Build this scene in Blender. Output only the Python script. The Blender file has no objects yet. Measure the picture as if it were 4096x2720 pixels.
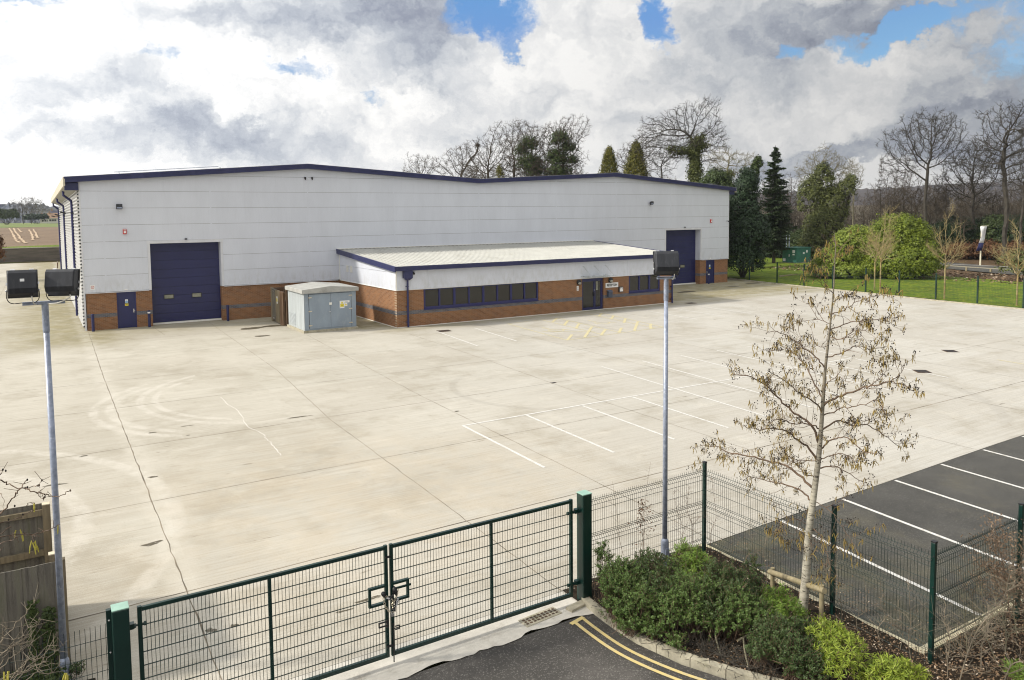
import bpy, math, random
import numpy as np
from math import sin, cos, pi, radians
rng = np.random.default_rng(7)
random.seed(7)
SC = bpy.context.scene
COL = SC.collection

# ------------------------------------------------------------------ camera geometry (solved from the photograph)
F, YAW, PITCH, ROLL = 3032.31, .5341, .0717, .0117
CAM = np.array([-2.1523, -50.411, 6.4748]); PX, PY = 2048 - 96.67, 1360 - 275.52
_cy, _sy = cos(YAW), sin(YAW)
_fwd = np.array([_sy*cos(PITCH), _cy*cos(PITCH), -sin(PITCH)])
_right = np.array([_cy, -_sy, 0.]); _down = np.cross(_fwd, _right)
CM = np.array([cos(ROLL)*_right + sin(ROLL)*_down, -sin(ROLL)*_right + cos(ROLL)*_down, _fwd])
K = 1.7349
def ray(dx, dy):
    d = CM.T @ np.array([(dx*K - PX)/F, (dy*K - PY)/F, 1.]); return d/np.linalg.norm(d)
def gnd(dx, dy, z=0.):
    d = ray(dx, dy); return CAM + d*((z - CAM[2])/d[2])
def far(dx, dist, dy=None):
    """world point at a horizontal distance; z from dy when given, else 0"""
    d = ray(dx, 480 if dy is None else dy); h = math.hypot(d[0], d[1]); p = CAM + d*dist/h
    if dy is None: p[2] = 0
    return p

# ------------------------------------------------------------------ mesh builder
class MB:
    def __init__(s): s.V = []; s.F = []; s.M = []; s.n = 0
    def add(s, V, F, mi=0):
        V = np.asarray(V, float).reshape(-1, 3)
        if isinstance(F, np.ndarray): Fl = [F + s.n]
        else:
            by = {}
            for f in F: by.setdefault(len(f), []).append(f)
            Fl = [np.array(a, int) + s.n for a in by.values()]
        for a in Fl: s.F.append(a); s.M.append(np.full(len(a), mi, int))
        s.V.append(V); s.n += len(V); return s
    def box(s, x0, x1, y0, y1, z0, z1, mi=0):
        V = [(x, y, z) for z in (z0, z1) for y in (y0, y1) for x in (x0, x1)]
        return s.add(V, [(0,2,3,1),(4,5,7,6),(0,1,5,4),(2,6,7,3),(0,4,6,2),(1,3,7,5)], mi)
    def obox(s, c, ax, ay, az, mi=0):
        c, ax, ay, az = map(lambda q: np.array(q, float), (c, ax, ay, az))
        V = [c + i*ax + j*ay + k*az for k in (-1,1) for j in (-1,1) for i in (-1,1)]
        return s.add(V, [(0,2,3,1),(4,5,7,6),(0,1,5,4),(2,6,7,3),(0,4,6,2),(1,3,7,5)], mi)
    def bar(s, p, q, w, h, mi=0, up=(0,0,1)):
        p, q = np.array(p, float), np.array(q, float); d = q - p; L = np.linalg.norm(d); d /= L
        u = np.array(up, float)
        if abs(d @ u) > .99: u = np.array([1., 0, 0])
        a = np.cross(d, u); a /= np.linalg.norm(a); b = np.cross(a, d)
        return s.obox((p+q)/2, d*L/2, a*w/2, b*h/2, mi)
    def prism(s, poly, v, mi=0):
        """extrude polygon (list of 3d points) along v"""
        P = np.array(poly, float); n = len(P); Q = P + np.array(v, float)
        return s.add(np.vstack([P, Q]), [tuple(range(n))[::-1], tuple(range(n, 2*n))] + [(i, (i+1) % n, n+(i+1) % n, n+i) for i in range(n)], mi)
    def tube(s, pts, rad, n=8, mi=0, caps=True):
        P = np.array(pts, float); m = len(P); R = np.broadcast_to(np.array(rad, float), (m,))
        T = np.gradient(P, axis=0); T /= np.linalg.norm(T, axis=1)[:, None] + 1e-12
        u = np.array([0, 0, 1.]) if abs(T[0][2]) < .9 else np.array([1., 0, 0])
        A = np.cross(T, u); A /= np.linalg.norm(A, axis=1)[:, None] + 1e-12; B = np.cross(T, A)
        t = np.arange(n)*2*pi/n
        V = (P[:, None] + R[:, None, None]*(np.cos(t)[None, :, None]*A[:, None] + np.sin(t)[None, :, None]*B[:, None])).reshape(-1, 3)
        Fq = [(i*n+j, i*n+(j+1) % n, (i+1)*n+(j+1) % n, (i+1)*n+j) for i in range(m-1) for j in range(n)]
        if caps: Fq += [tuple(range(n))[::-1], tuple(range((m-1)*n, m*n))]
        return s.add(V, Fq, mi)
    def segs(s, P, Q, R0, R1, n=3, mi=0):
        """many tapered twigs at once"""
        P, Q = np.asarray(P, float), np.asarray(Q, float)
        if not len(P): return s
        m = len(P); T = Q - P; T /= np.linalg.norm(T, axis=1)[:, None] + 1e-12
        u = np.where(np.abs(T[:, 2:3]) < .9, np.array([[0, 0, 1.]]), np.array([[1., 0, 0]]))
        A = np.cross(T, u); A /= np.linalg.norm(A, axis=1)[:, None] + 1e-12; B = np.cross(T, A)
        t = np.arange(n)*2*pi/n; R0 = np.broadcast_to(R0, (m,)); R1 = np.broadcast_to(R1, (m,))
        ring = np.cos(t)[None, :, None]*A[:, None] + np.sin(t)[None, :, None]*B[:, None]
        V = np.concatenate([P[:, None] + ring*R0[:, None, None], Q[:, None] + ring*R1[:, None, None]], 1).reshape(-1, 3)
        j = np.arange(n); base = np.stack([j, (j+1) % n, n+(j+1) % n, n+j], 1)
        return s.add(V, (np.arange(m)[:, None, None]*2*n + base[None]).reshape(-1, 4), mi)
    def leaves(s, C, N, L, W, mi=0, D=None, fold=0.):
        """rhombic leaves centred on C, facing N, length L width W, along D (random if None)"""
        C = np.asarray(C, float); m = len(C)
        if not m: return s
        N = N/(np.linalg.norm(N, axis=1)[:, None] + 1e-9)
        if D is None: D = rng.normal(size=(m, 3))
        D = D - (D*N).sum(1)[:, None]*N; D /= np.linalg.norm(D, axis=1)[:, None] + 1e-9
        S = np.cross(N, D); L = np.broadcast_to(L, (m,))[:, None]/2; W = np.broadcast_to(W, (m,))[:, None]/2
        V = np.stack([C - D*L, C + S*W + D*L*.1 + N*W*fold, C + D*L, C - S*W + D*L*.1 + N*W*fold], 1).reshape(-1, 3)
        return s.add(V, np.arange(4*m).reshape(m, 4), mi)
    def disc(s, c, r, h, n=20, mi=0):
        t = np.arange(n)*2*pi/n; P = [(c[0]+r*cos(a), c[1]+r*sin(a), c[2]) for a in t]
        return s.prism(P, (0, 0, h), mi)
    def sphere(s, c, r, n=8, m=6, mi=0, sc=(1,1,1)):
        V = [(c[0], c[1], c[2]-r*sc[2])]
        for i in range(1, m):
            a = -pi/2 + pi*i/m
            V += [(c[0]+r*sc[0]*cos(a)*cos(2*pi*j/n), c[1]+r*sc[1]*cos(a)*sin(2*pi*j/n), c[2]+r*sc[2]*sin(a)) for j in range(n)]
        V.append((c[0], c[1], c[2]+r*sc[2])); top = len(V)-1
        Fc = [(0, 1+(j+1) % n, 1+j) for j in range(n)]
        for i in range(m-2): Fc += [(1+i*n+j, 1+i*n+(j+1) % n, 1+(i+1)*n+(j+1) % n, 1+(i+1)*n+j) for j in range(n)]
        b = 1+(m-2)*n; Fc += [(b+j, b+(j+1) % n, top) for j in range(n)]
        return s.add(V, Fc, mi)
    def build(s, name, mats, parent=None, smooth=False, bevel=0, at=None):
        V = np.vstack(s.V).copy()
        off = np.zeros(3); q = parent
        while q is not None: off += np.array(q.location); q = q.parent
        if at is not None and parent is None: off = np.array(at, float)
        V -= off
        me = bpy.data.meshes.new(name)
        me.vertices.add(len(V)); me.vertices.foreach_set('co', V.astype(np.float32).ravel())
        ln = np.concatenate([np.full(len(a), a.shape[1]) for a in s.F]); idx = np.concatenate([a.ravel() for a in s.F])
        me.loops.add(len(idx)); me.loops.foreach_set('vertex_index', idx.astype(np.int32))
        me.polygons.add(len(ln)); st = np.concatenate([[0], np.cumsum(ln)[:-1]])
        me.polygons.foreach_set('loop_start', st.astype(np.int32)); me.polygons.foreach_set('loop_total', ln.astype(np.int32))
        me.polygons.foreach_set('material_index', np.concatenate(s.M).astype(np.int32))
        me.polygons.foreach_set('use_smooth', np.full(len(ln), bool(smooth)))
        for m in (mats if isinstance(mats, (list, tuple)) else [mats]): me.materials.append(m)
        me.update(calc_edges=True); me.validate()
        o = bpy.data.objects.new(name, me); COL.objects.link(o)
        if parent is not None: o.parent = parent
        elif at is not None: o.location = at
        if bevel:
            b = o.modifiers.new('bevel', 'BEVEL'); b.width = bevel; b.segments = 2; b.limit_method = 'ANGLE'
        return o

def tag(o, label=None, cat=None, group=None, kind=None):
    if label: o['label'] = label
    if cat: o['category'] = cat
    if group: o['group'] = group
    if kind: o['kind'] = kind
    return o
def thing(name, label, cat, loc=(0, 0, 0), group=None):
    o = bpy.data.objects.new(name, None); COL.objects.link(o); o.location = loc; o.empty_display_size = .1
    return tag(o, label, cat, group)
def dup(o, loc, rz, label):
    def cp(a, par):
        b = a.copy(); COL.objects.link(b); b.parent = par
        for ch in a.children: cp(ch, b)
        return b
    r = cp(o, None); r.location = loc; r.rotation_euler = (0, 0, rz); r['label'] = label; return r

# ------------------------------------------------------------------ materials
class NT:
    def __init__(s, nt): s.nt = nt; s.N = nt.nodes; s.L = nt.links
    def node(s, t, **kw):
        n = s.N.new(t)
        for k, v in kw.items(): setattr(n, k, v)
        return n
    def link(s, a, b): s.L.new(a, b)
    def setin(s, sock, v):
        if isinstance(v, bpy.types.NodeSocket): s.L.new(v, sock)
        elif v is not None: sock.default_value = v
    def math(s, op, a, b=None, c=None, clamp=False):
        n = s.N.new('ShaderNodeMath'); n.operation = op; n.use_clamp = clamp
        for i, v in enumerate((a, b, c)): s.setin(n.inputs[i], v)
        return n.outputs[0]
    def vmath(s, op, a, b=None, out=0):
        n = s.N.new('ShaderNodeVectorMath'); n.operation = op
        s.setin(n.inputs[0], a); s.setin(n.inputs[1], b); return n.outputs[out]
    def noise(s, vec, scale, detail=4, rough=.55, out='Fac', lac=2.):
        n = s.N.new('ShaderNodeTexNoise'); s.setin(n.inputs['Vector'], vec)
        n.inputs['Scale'].default_value = scale; n.inputs['Detail'].default_value = detail; n.inputs['Roughness'].default_value = rough
        n.inputs['Lacunarity'].default_value = lac
        return n.outputs[out]
    def mix(s, fac, a, b, blend='MIX'):
        n = s.N.new('ShaderNodeMix'); n.data_type = 'RGBA'; n.blend_type = blend
        s.setin(n.inputs[0], fac); s.setin(n.inputs[6], a if isinstance(a, bpy.types.NodeSocket) else rgba(a)); s.setin(n.inputs[7], b if isinstance(b, bpy.types.NodeSocket) else rgba(b))
        return n.outputs[2]
    def ramp(s, v, a, b, lo=0., hi=1., smooth=True):
        n = s.N.new('ShaderNodeMapRange'); n.interpolation_type = 'SMOOTHSTEP' if smooth else 'LINEAR'
        s.setin(n.inputs[0], v)
        for i, q in enumerate((a, b, lo, hi)): n.inputs[i+1].default_value = q
        return n.outputs[0]
    def scale(s, vec, sx, sy, sz):
        return s.vmath('MULTIPLY', vec, (sx, sy, sz))
    def sep(s, vec):
        n = s.N.new('ShaderNodeSeparateXYZ'); s.link(vec, n.inputs[0]); return n.outputs
    def comb(s, x, y, z=0.):
        n = s.N.new('ShaderNodeCombineXYZ')
        for i, v in enumerate((x, y, z)): s.setin(n.inputs[i], v)
        return n.outputs[0]
def rgba(c): return tuple(c)[:3] + (1.,)
def sc(c, k): return tuple(min(1, x*k) for x in c[:3])
def newmat(name):
    m = bpy.data.materials.new(name); m.use_nodes = True; t = NT(m.node_tree)
    b = m.node_tree.nodes['Principled BSDF']; return m, t, b
def pmat(name, col, rough=.6, metal=0., var=.12, scale=6., bump=0., bscale=40., spec=.5, dirt=None, dscale=1.5, stretch=(1, 1, 1), obj=False):
    """principled with two-scale tone variation, optional dirt tone and bump"""
    m, t, b = newmat(name)
    pos = t.node('ShaderNodeTexCoord').outputs['Object'] if obj else t.node('ShaderNodeNewGeometry').outputs['Position']
    p = t.scale(pos, *stretch)
    c = t.mix(t.ramp(t.noise(p, scale, 5, .6), .3, .7), sc(col, 1-var), sc(col, 1+var))
    if dirt: c = t.mix(t.ramp(t.noise(p, dscale, 6, .7), .5, .78, 0, .8), c, dirt)
    t.link(c, b.inputs['Base Color']); b.inputs['Metallic'].default_value = metal
    b.inputs['Specular IOR Level'].default_value = spec
    t.link(t.ramp(t.noise(p, scale*2, 3), .2, .8, rough*.85, min(1, rough*1.15)), b.inputs['Roughness'])
    if bump:
        n = t.node('ShaderNodeBump'); n.inputs['Strength'].default_value = bump; n.inputs['Distance'].default_value = .02
        t.link(t.noise(p, bscale, 4), n.inputs['Height']); t.link(n.outputs[0], b.inputs['Normal'])
    return m
def leafmat(name, a, b_, trans=.25, rough=.55, c3=None):
    """per-leaf random tone, a little light coming through"""
    m, t, b = newmat(name)
    r = t.node('ShaderNodeNewGeometry').outputs['Random Per Island']
    c = t.mix(r, a, b_)
    if c3: c = t.mix(t.ramp(r, .86, .9, 0, 1), c, c3)
    n1 = t.noise(t.node('ShaderNodeNewGeometry').outputs['Position'], .9, 3)
    c = t.mix(t.ramp(n1, .3, .7, 0, .5), c, t.mix(.5, c, sc(b_, 1.25)))
    t.link(c, b.inputs['Base Color']); b.inputs['Roughness'].default_value = rough; b.inputs['Specular IOR Level'].default_value = .3
    tr = t.node('ShaderNodeBsdfTranslucent'); t.link(c, tr.inputs[0])
    mx = t.node('ShaderNodeMixShader'); mx.inputs[0].default_value = trans
    t.link(b.outputs[0], mx.inputs[1]); t.link(tr.outputs[0], mx.inputs[2])
    t.link(mx.outputs[0], m.node_tree.nodes['Material Output'].inputs['Surface'])
    return m

def brickmat(name, side):
    m, t, b = newmat(name)
    x, y, z = t.sep(t.node('ShaderNodeNewGeometry').outputs['Position'])
    uv = t.comb(y if side else x, z, 0.)
    bt = t.node('ShaderNodeTexBrick'); t.link(uv, bt.inputs['Vector'])
    bt.offset = .5; bt.inputs['Scale'].default_value = 1.; bt.inputs['Brick Width'].default_value = .225; bt.inputs['Row Height'].default_value = .075
    bt.inputs['Mortar Size'].default_value = .006; bt.inputs['Mortar Smooth'].default_value = .2; bt.inputs['Bias'].default_value = -.1
    bt.inputs['Color1'].default_value = (.25, .118, .055, 1); bt.inputs['Color2'].default_value = (.165, .074, .036, 1); bt.inputs['Mortar'].default_value = (.30, .24, .17, 1)
    b2 = t.node('ShaderNodeTexBrick'); t.link(uv, b2.inputs['Vector']); b2.offset = .5
    for k, v in (('Scale', 1.), ('Brick Width', .225), ('Row Height', .075), ('Mortar Size', .006), ('Color1', (.075, .085, .11, 1)), ('Color2', (.12, .13, .155, 1)), ('Mortar', (.26, .23, .19, 1))): b2.inputs[k].default_value = v
    band = t.math('MULTIPLY', t.math('GREATER_THAN', z, .75), t.math('LESS_THAN', z, .975))
    c = t.mix(band, bt.outputs[0], b2.outputs[0])
    c = t.mix(t.ramp(t.noise(uv, 1.3, 5, .6), .35, .7, 0, .45), c, (.30, .155, .072), 'MIX')
    c = t.mix(t.math('MULTIPLY', band, .75), c, b2.outputs[0])
    c = t.mix(t.ramp(t.noise(t.scale(uv, 1, 2.2, 1), 3.1, 5, .7), .5, .75, 0, .4), c, (.16, .10, .055))
    t.link(c, b.inputs['Base Color']); b.inputs['Roughness'].default_value = .85; b.inputs['Specular IOR Level'].default_value = .25
    n = t.node('ShaderNodeBump'); n.inputs['Strength'].default_value = .5; n.inputs['Distance'].default_value = .006; n.invert = True
    t.link(bt.outputs[1], n.inputs['Height']); t.link(n.outputs[0], b.inputs['Normal'])
    return m

def concretemat(name, a=(.54, .515, .445), b_=(.42, .395, .33)):
    m, t, b = newmat(name)
    pos = t.node('ShaderNodeNewGeometry').outputs['Position']; x, y, z = t.sep(pos)
    big = t.noise(pos, .13, 5, .6)
    c = t.mix(t.ramp(big, .32, .68), a, b_)
    # warmer to the gate, whiter to the far right
    c = t.mix(t.ramp(t.math('ADD', x, t.math('MULTIPLY', y, -.4)), 8, 34, 0, .6), c, (.50, .495, .475))
    # slab by slab tone
    sl = t.node('ShaderNodeTexWhiteNoise'); sl.noise_dimensions = '2D'
    t.link(t.comb(t.math('FLOOR', t.math('DIVIDE', x, 5.1)), t.math('FLOOR', t.math('DIVIDE', t.math('ADD', y, 1.), 5.25))), sl.inputs['Vector'])
    c = t.mix(t.math('MULTIPLY', sl.outputs[0], .30), c, (.33, .29, .235))
    # broom finish: fine streaks along x
    st = t.noise(t.scale(pos, .35, 9., 1), 1.6, 6, .7)
    c = t.mix(t.ramp(st, .46, .75, 0, .42), c, (.25, .215, .165))
    st2 = t.noise(t.scale(pos, .22, 3.2, 1), 1., 5, .6)
    c = t.mix(t.ramp(st2, .5, .75, 0, .40), c, (.56, .53, .47))
    # mottled traffic film
    m1 = t.noise(t.vmath('ADD', pos, (31, 7, 0)), .42, 7, .68)
    c = t.mix(t.ramp(m1, .47, .68, 0, .5), c, (.28, .25, .19))
    m2 = t.noise(t.vmath('ADD', pos, (11, 47, 0)), .9, 8, .72)
    c = t.mix(t.ramp(m2, .52, .7, 0, .45), c, (.57, .54, .47))
    m3 = t.noise(t.scale(t.vmath('ADD', pos, (5, 17, 0)), .5, 1.4, 1), 2.6, 7, .75)
    c = t.mix(t.ramp(m3, .54, .72, 0, .4), c, (.24, .21, .155))
    # short dark scuffs
    sp = t.noise(t.scale(pos, .8, 4.5, 1), 1.25, 5, .62)
    c = t.mix(t.ramp(sp, .665, .71, 0, .7), c, (.085, .07, .05))
    sp2 = t.noise(t.scale(pos, 1.0, 2.2, 1), 6.5, 4, .6)
    c = t.mix(t.ramp(sp2, .70, .74, 0, .5), c, (.12, .10, .075))
    # olive algae by the west wall; shade of walls and kiosk painted olive too
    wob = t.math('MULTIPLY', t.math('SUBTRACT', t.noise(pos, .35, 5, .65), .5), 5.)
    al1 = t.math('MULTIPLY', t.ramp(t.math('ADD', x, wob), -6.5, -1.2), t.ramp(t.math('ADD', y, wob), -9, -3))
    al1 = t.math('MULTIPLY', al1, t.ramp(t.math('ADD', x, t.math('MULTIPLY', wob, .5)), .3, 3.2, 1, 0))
    wall_shade = t.math('MULTIPLY', t.ramp(t.math('ADD', y, t.math('MULTIPLY', wob, .35)), -5.2, -1.5), t.math('LESS_THAN', y, 1.))
    office_shade = t.math('MULTIPLY', t.ramp(t.math('ADD', y, t.math('MULTIPLY', wob, .3)), -11.8, -10.0), t.ramp(x, 13.5, 15.5))
    kiosk_shade = t.math('MULTIPLY', t.ramp(t.math('ADD', x, t.math('MULTIPLY', wob, .2)), 13, 14.2), t.ramp(y, -9.6, -8.6))
    algae_shade = t.math('MAXIMUM', t.math('MAXIMUM', al1, t.math('MULTIPLY', office_shade, .62)), t.math('MAXIMUM', t.math('MULTIPLY', wall_shade, .5), kiosk_shade))
    algae_shade = t.math('MULTIPLY', algae_shade, t.ramp(t.noise(pos, 1.1, 5, .65), .2, .65, .35, 1))
    c = t.mix(t.math('MULTIPLY', algae_shade, .88), c, t.mix(t.noise(pos, .8, 4), (.10, .09, .028), (.30, .255, .10)))
    al5 = t.math('MULTIPLY', t.ramp(t.math('ADD', x, t.math('MULTIPLY', wob, .6)), -3.5, .2, 1, 0), t.ramp(y, -39, -26, 1, 0))
    c = t.mix(t.math('MULTIPLY', al5, .5), c, (.22, .185, .125))
    # pale turning tracks
    tr = None
    for cx, cy, r, w, a0, a1 in ((4.4, -22.2, 5.25, .12, -8, -3.1), (4.4, -22.2, 4.75, .12, -8, -3.), (5.6, -21.6, 4.95, .11, -8, -2.4), (5.6, -21.6, 4.45, .1, -8, -2.6), (-8, -32, 8.2, .16, -8, 4.2), (-8, -32, 6.4, .16, -8, 4.2)):
        dx = t.math('SUBTRACT', x, cx); dy = t.math('SUBTRACT', y, cy)
        d = t.math('SQRT', t.math('ADD', t.math('MULTIPLY', dx, dx), t.math('MULTIPLY', dy, dy)))
        e = t.ramp(t.math('ABSOLUTE', t.math('SUBTRACT', d, r)), w*.6, w*1.7, 1, 0)
        e = t.math('MULTIPLY', e, t.math('LESS_THAN', dx, a1) if cx > 0 else t.math('GREATER_THAN', dx, a1))
        tr = e if tr is None else t.math('MAXIMUM', tr, e)
    tr = t.math('MULTIPLY', tr, t.ramp(t.noise(pos, 1.3, 6, .7), .35, .6))
    c = t.mix(t.math('MULTIPLY', tr, .55), c, (.60, .57, .51))
    td = None
    for cx, cy, r, w in ((19.6, -31.6, 8.0, .16), (14.6, -26.8, 3.8, .12)):
        dx = t.math('SUBTRACT', x, cx); dy = t.math('SUBTRACT', y, cy)
        d = t.math('SQRT', t.math('ADD', t.math('MULTIPLY', dx, dx), t.math('MULTIPLY', dy, dy)))
        e = t.ramp(t.math('ABSOLUTE', t.math('SUBTRACT', d, r)), w*.5, w*1.8, 1, 0)
        e = t.math('MULTIPLY', e, t.ramp(dx, 2., 5.) if cx > 18 else t.ramp(dx, -3., -1.5, 1, 0)); td = e if td is None else t.math('MAXIMUM', td, e)
    c = t.mix(t.math('MULTIPLY', td, .15), c, (.14, .13, .12))
    bl = t.noise(t.scale(pos, .16, 26., 1), 1., 5, .75)
    c = t.mix(t.ramp(bl, .48, .70, 0, .40), c, (.27, .235, .17)); c = t.mix(t.ramp(bl, .5, .3, 0, .3), c, (.62, .59, .52))
    och = t.math('MULTIPLY', t.ramp(t.vmath('LENGTH', t.vmath('SUBTRACT', pos, (4.2, -34.5, 0)), None, 1), 9., 1.5), t.ramp(t.noise(pos, .7, 6, .7), .35, .62))
    c = t.mix(t.math('MULTIPLY', och, .28), c, (.50, .40, .27))
    jb = t.math('MULTIPLY', t.ramp(t.math('ABSOLUTE', t.math('ADD', x, .12)), .08, .5, 1, 0), t.ramp(t.noise(pos, 1.6, 5, .7), .3, .6)); c = t.mix(t.math('MULTIPLY', jb, .35), c, (.60, .57, .50))
    fl = t.noise(t.scale(pos, 1., 2.6, 1), 15., 3, .55); c = t.mix(t.math('MULTIPLY', t.ramp(fl, .67, .71), t.ramp(t.noise(pos, .35, 4), .42, .6, 0, .75)), c, (.09, .075, .045))
    gr = t.noise(pos, 48., 3, .75)
    c = t.mix(t.ramp(gr, .35, .7, 0, .42), c, (.23, .20, .15))
    t.link(c, b.inputs['Base Color']); b.inputs['Roughness'].default_value = .8; b.inputs['Specular IOR Level'].default_value = .3
    n = t.node('ShaderNodeBump'); n.inputs['Strength'].default_value = .35; n.inputs['Distance'].default_value = .01
    t.link(t.math('ADD', st, t.math('MULTIPLY', gr, .4)), n.inputs['Height']); t.link(n.outputs[0], b.inputs['Normal'])
    return m

def tarmacmat(name, col, chips=.3, patch=(.11, .105, .095)):
    m, t, b = newmat(name); pos = t.node('ShaderNodeNewGeometry').outputs['Position']
    c = t.mix(t.ramp(t.noise(pos, .5, 6, .65), .35, .7), sc(col, .8), sc(col, 1.25))
    c = t.mix(t.ramp(t.noise(t.vmath('ADD', pos, (5, 9, 0)), .55, 6, .7), .48, .7, 0, .6), c, patch)
    if 'bay' in name:
        px, py, _ = t.sep(pos); ms = t.math('MULTIPLY', t.math('MAXIMUM', t.ramp(px, 8.8, 12.5, 1, 0), t.ramp(py, -44.3, -42.2, 1, 0)), t.ramp(t.noise(pos, 1.1, 6, .7), .35, .6)); c = t.mix(t.math('MULTIPLY', ms, .6), c, (.10, .095, .045))
    v = t.node('ShaderNodeTexVoronoi'); v.inputs['Scale'].default_value = 65; t.link(pos, v.inputs['Vector'])
    c = t.mix(t.ramp(t.sep(v.outputs['Color'])[0], .82, .95, 0, chips), c, (.36, .34, .31))
    c = t.mix(t.ramp(t.noise(pos, 45, 3, .7), .45, .7, 0, .5), c, sc(col, .55))
    w = t.node('ShaderNodeTexVoronoi'); w.inputs['Scale'].default_value = 9; t.link(pos, w.inputs['Vector'])
    c = t.mix(t.math('MULTIPLY', t.math('LESS_THAN', w.outputs['Distance'], .035), .6), c, (.62, .60, .56))
    t.link(c, b.inputs['Base Color']); b.inputs['Roughness'].default_value = .82; b.inputs['Specular IOR Level'].default_value = .35
    n = t.node('ShaderNodeBump'); n.inputs['Strength'].default_value = .6; n.inputs['Distance'].default_value = .008
    t.link(t.noise(pos, 90, 3, .7), n.inputs['Height']); t.link(n.outputs[0], b.inputs['Normal'])
    return m

def cladmat(name, col, rough=.42, var=.035):
    m, t, b = newmat(name); pos = t.node('ShaderNodeNewGeometry').outputs['Position']
    c = t.mix(t.ramp(t.noise(t.scale(pos, 1, 1, .35), .8, 5, .65), .3, .7), sc(col, 1-var), sc(col, 1+var))
    c = t.mix(t.ramp(t.noise(t.scale(pos, 7, 7, .45), 1.2, 5, .7), .5, .78, 0, .24), c, sc(col, .74))
    c = t.mix(t.math('MULTIPLY', t.ramp(t.sep(pos)[2], 2.2, 3.6, 1, 0), t.ramp(t.noise(t.scale(pos, 2, 2, .8), 1.6, 5, .7), .4, .7)), c, t.mix(.28, c, (.30, .29, .22)))
    x, y, z = t.sep(pos)
    t.link(c, b.inputs['Base Color']); b.inputs['Roughness'].default_value = rough
    n = t.node('ShaderNodeBump'); n.inputs['Strength'].default_value = .12; n.inputs['Distance'].default_value = .01
    t.link(t.noise(pos, 2.2, 3), n.inputs['Height']); t.link(n.outputs[0], b.inputs['Normal'])
    return m

def groundmat(name, cols, scales=(.4, 3., 30.), bump=.5, spots=None, stretch=(1, 1, 1)):
    m, t, b = newmat(name); pos = t.scale(t.node('ShaderNodeNewGeometry').outputs['Position'], *stretch)
    c = t.mix(t.ramp(t.noise(pos, scales[0], 5, .6), .35, .65), cols[0], cols[1])
    c = t.mix(t.ramp(t.noise(pos, scales[1], 6, .7), .42, .68, 0, .75), c, cols[2])
    c = t.mix(t.ramp(t.noise(pos, scales[2], 4, .7), .45, .7, 0, .6), c, cols[3])
    if spots: c = t.mix(t.ramp(t.noise(t.vmath('ADD', pos, (3, 3, 3)), spots[1], 3, .6), spots[2], spots[2]+.04, 0, .8), c, spots[0])
    t.link(c, b.inputs['Base Color']); b.inputs['Roughness'].default_value = .9; b.inputs['Specular IOR Level'].default_value = .15
    n = t.node('ShaderNodeBump'); n.inputs['Strength'].default_value = bump; n.inputs['Distance'].default_value = .05
    t.link(t.noise(pos, scales[2], 5, .7), n.inputs['Height']); t.link(n.outputs[0], b.inputs['Normal'])
    return m

BLUE = (.018, .022, .082)
M = {}
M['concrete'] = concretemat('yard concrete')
M['pale_concrete'] = pmat('pale apron concrete', (.50, .475, .42), .8, var=.1, scale=3, bump=.3, dirt=(.2, .17, .13), dscale=2.2)
M['kerb'] = pmat('kerb concrete', (.36, .33, .25), .85, var=.2, scale=5, bump=.5, dirt=(.13, .13, .06), dscale=3)
M['tarmac'] = tarmacmat('bay tarmac', (.060, .058, .052), .2, (.11, .10, .07))
M['road'] = tarmacmat('road tarmac', (.056, .052, .047), .28, (.12, .11, .10))
def paintmat(name, col, wear):
    m, t, b = newmat(name); pos = t.node('ShaderNodeNewGeometry').outputs['Position']
    c = t.mix(t.ramp(t.noise(pos, 9, 6, .75), .48, .66, 0, wear), col, (.36, .33, .27))
    t.link(c, b.inputs['Base Color']); b.inputs['Roughness'].default_value = .7; return m
M['white_line'] = paintmat('white road paint', (.60, .59, .56), .8)
M['yellow_line'] = paintmat('faded yellow road paint', (.52, .46, .26), .95)
M['yellow_strong'] = paintmat('yellow road paint', (.56, .45, .19), .6)
M['joint'] = pmat('slab joint filler', (.17, .14, .10), .9, var=.5, scale=1.3)
M['crack'] = pmat('crack filler', (.62, .59, .54), .8, var=.1)
def stainmat():
    m, t, b = newmat('damp stain'); pos = t.node('ShaderNodeNewGeometry').outputs['Position']; b.inputs['Base Color'].default_value = (.085, .068, .038, 1); b.inputs['Roughness'].default_value = .55
    tr = t.node('ShaderNodeBsdfTransparent'); mx = t.node('ShaderNodeMixShader'); t.link(t.ramp(t.noise(t.scale(pos, 1, 2.2, 1), 7., 6, .75), .36, .50), mx.inputs[0])
    t.link(tr.outputs[0], mx.inputs[1]); t.link(b.outputs[0], mx.inputs[2]); t.link(mx.outputs[0], m.node_tree.nodes['Material Output'].inputs['Surface']); return m
M['wet'] = stainmat()
M['brick_f'] = brickmat('red brick', False); M['brick_s'] = brickmat('red brick side', True)
M['clad'] = cladmat('grey composite panel', (.60, .625, .685))
M['clad_seam'] = pmat('panel seam shadow gap', (.16, .15, .14), .6)
M['clad_trim'] = pmat('pale trim', (.60, .61, .64), .5, var=.05, scale=2)
M['silver'] = cladmat('silver corrugated sheet', (.50, .50, .49), .35)
M['roof'] = pmat('white roof sheet', (.40, .40, .37), .55, var=.07, scale=.8, dirt=(.29, .28, .24), dscale=.9)
M['flash'] = pmat('pale flashing', (.70, .69, .64), .5, var=.05)
M['blue'] = pmat('blue coated steel', BLUE, .42, var=.12, scale=2, dirt=(.05, .05, .13), dscale=1.3)
M['blue_door'] = pmat('blue door paint', (.014, .017, .080), .38, var=.1, scale=1.5)
M['blue_dark'] = pmat('blue frame paint', (.016, .018, .095), .4, var=.1)
M['soffit'] = pmat('soffit', (.30, .29, .25), .7, var=.1)
M['black'] = pmat('black plastic', (.012, .012, .013), .45, var=.2)
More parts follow.
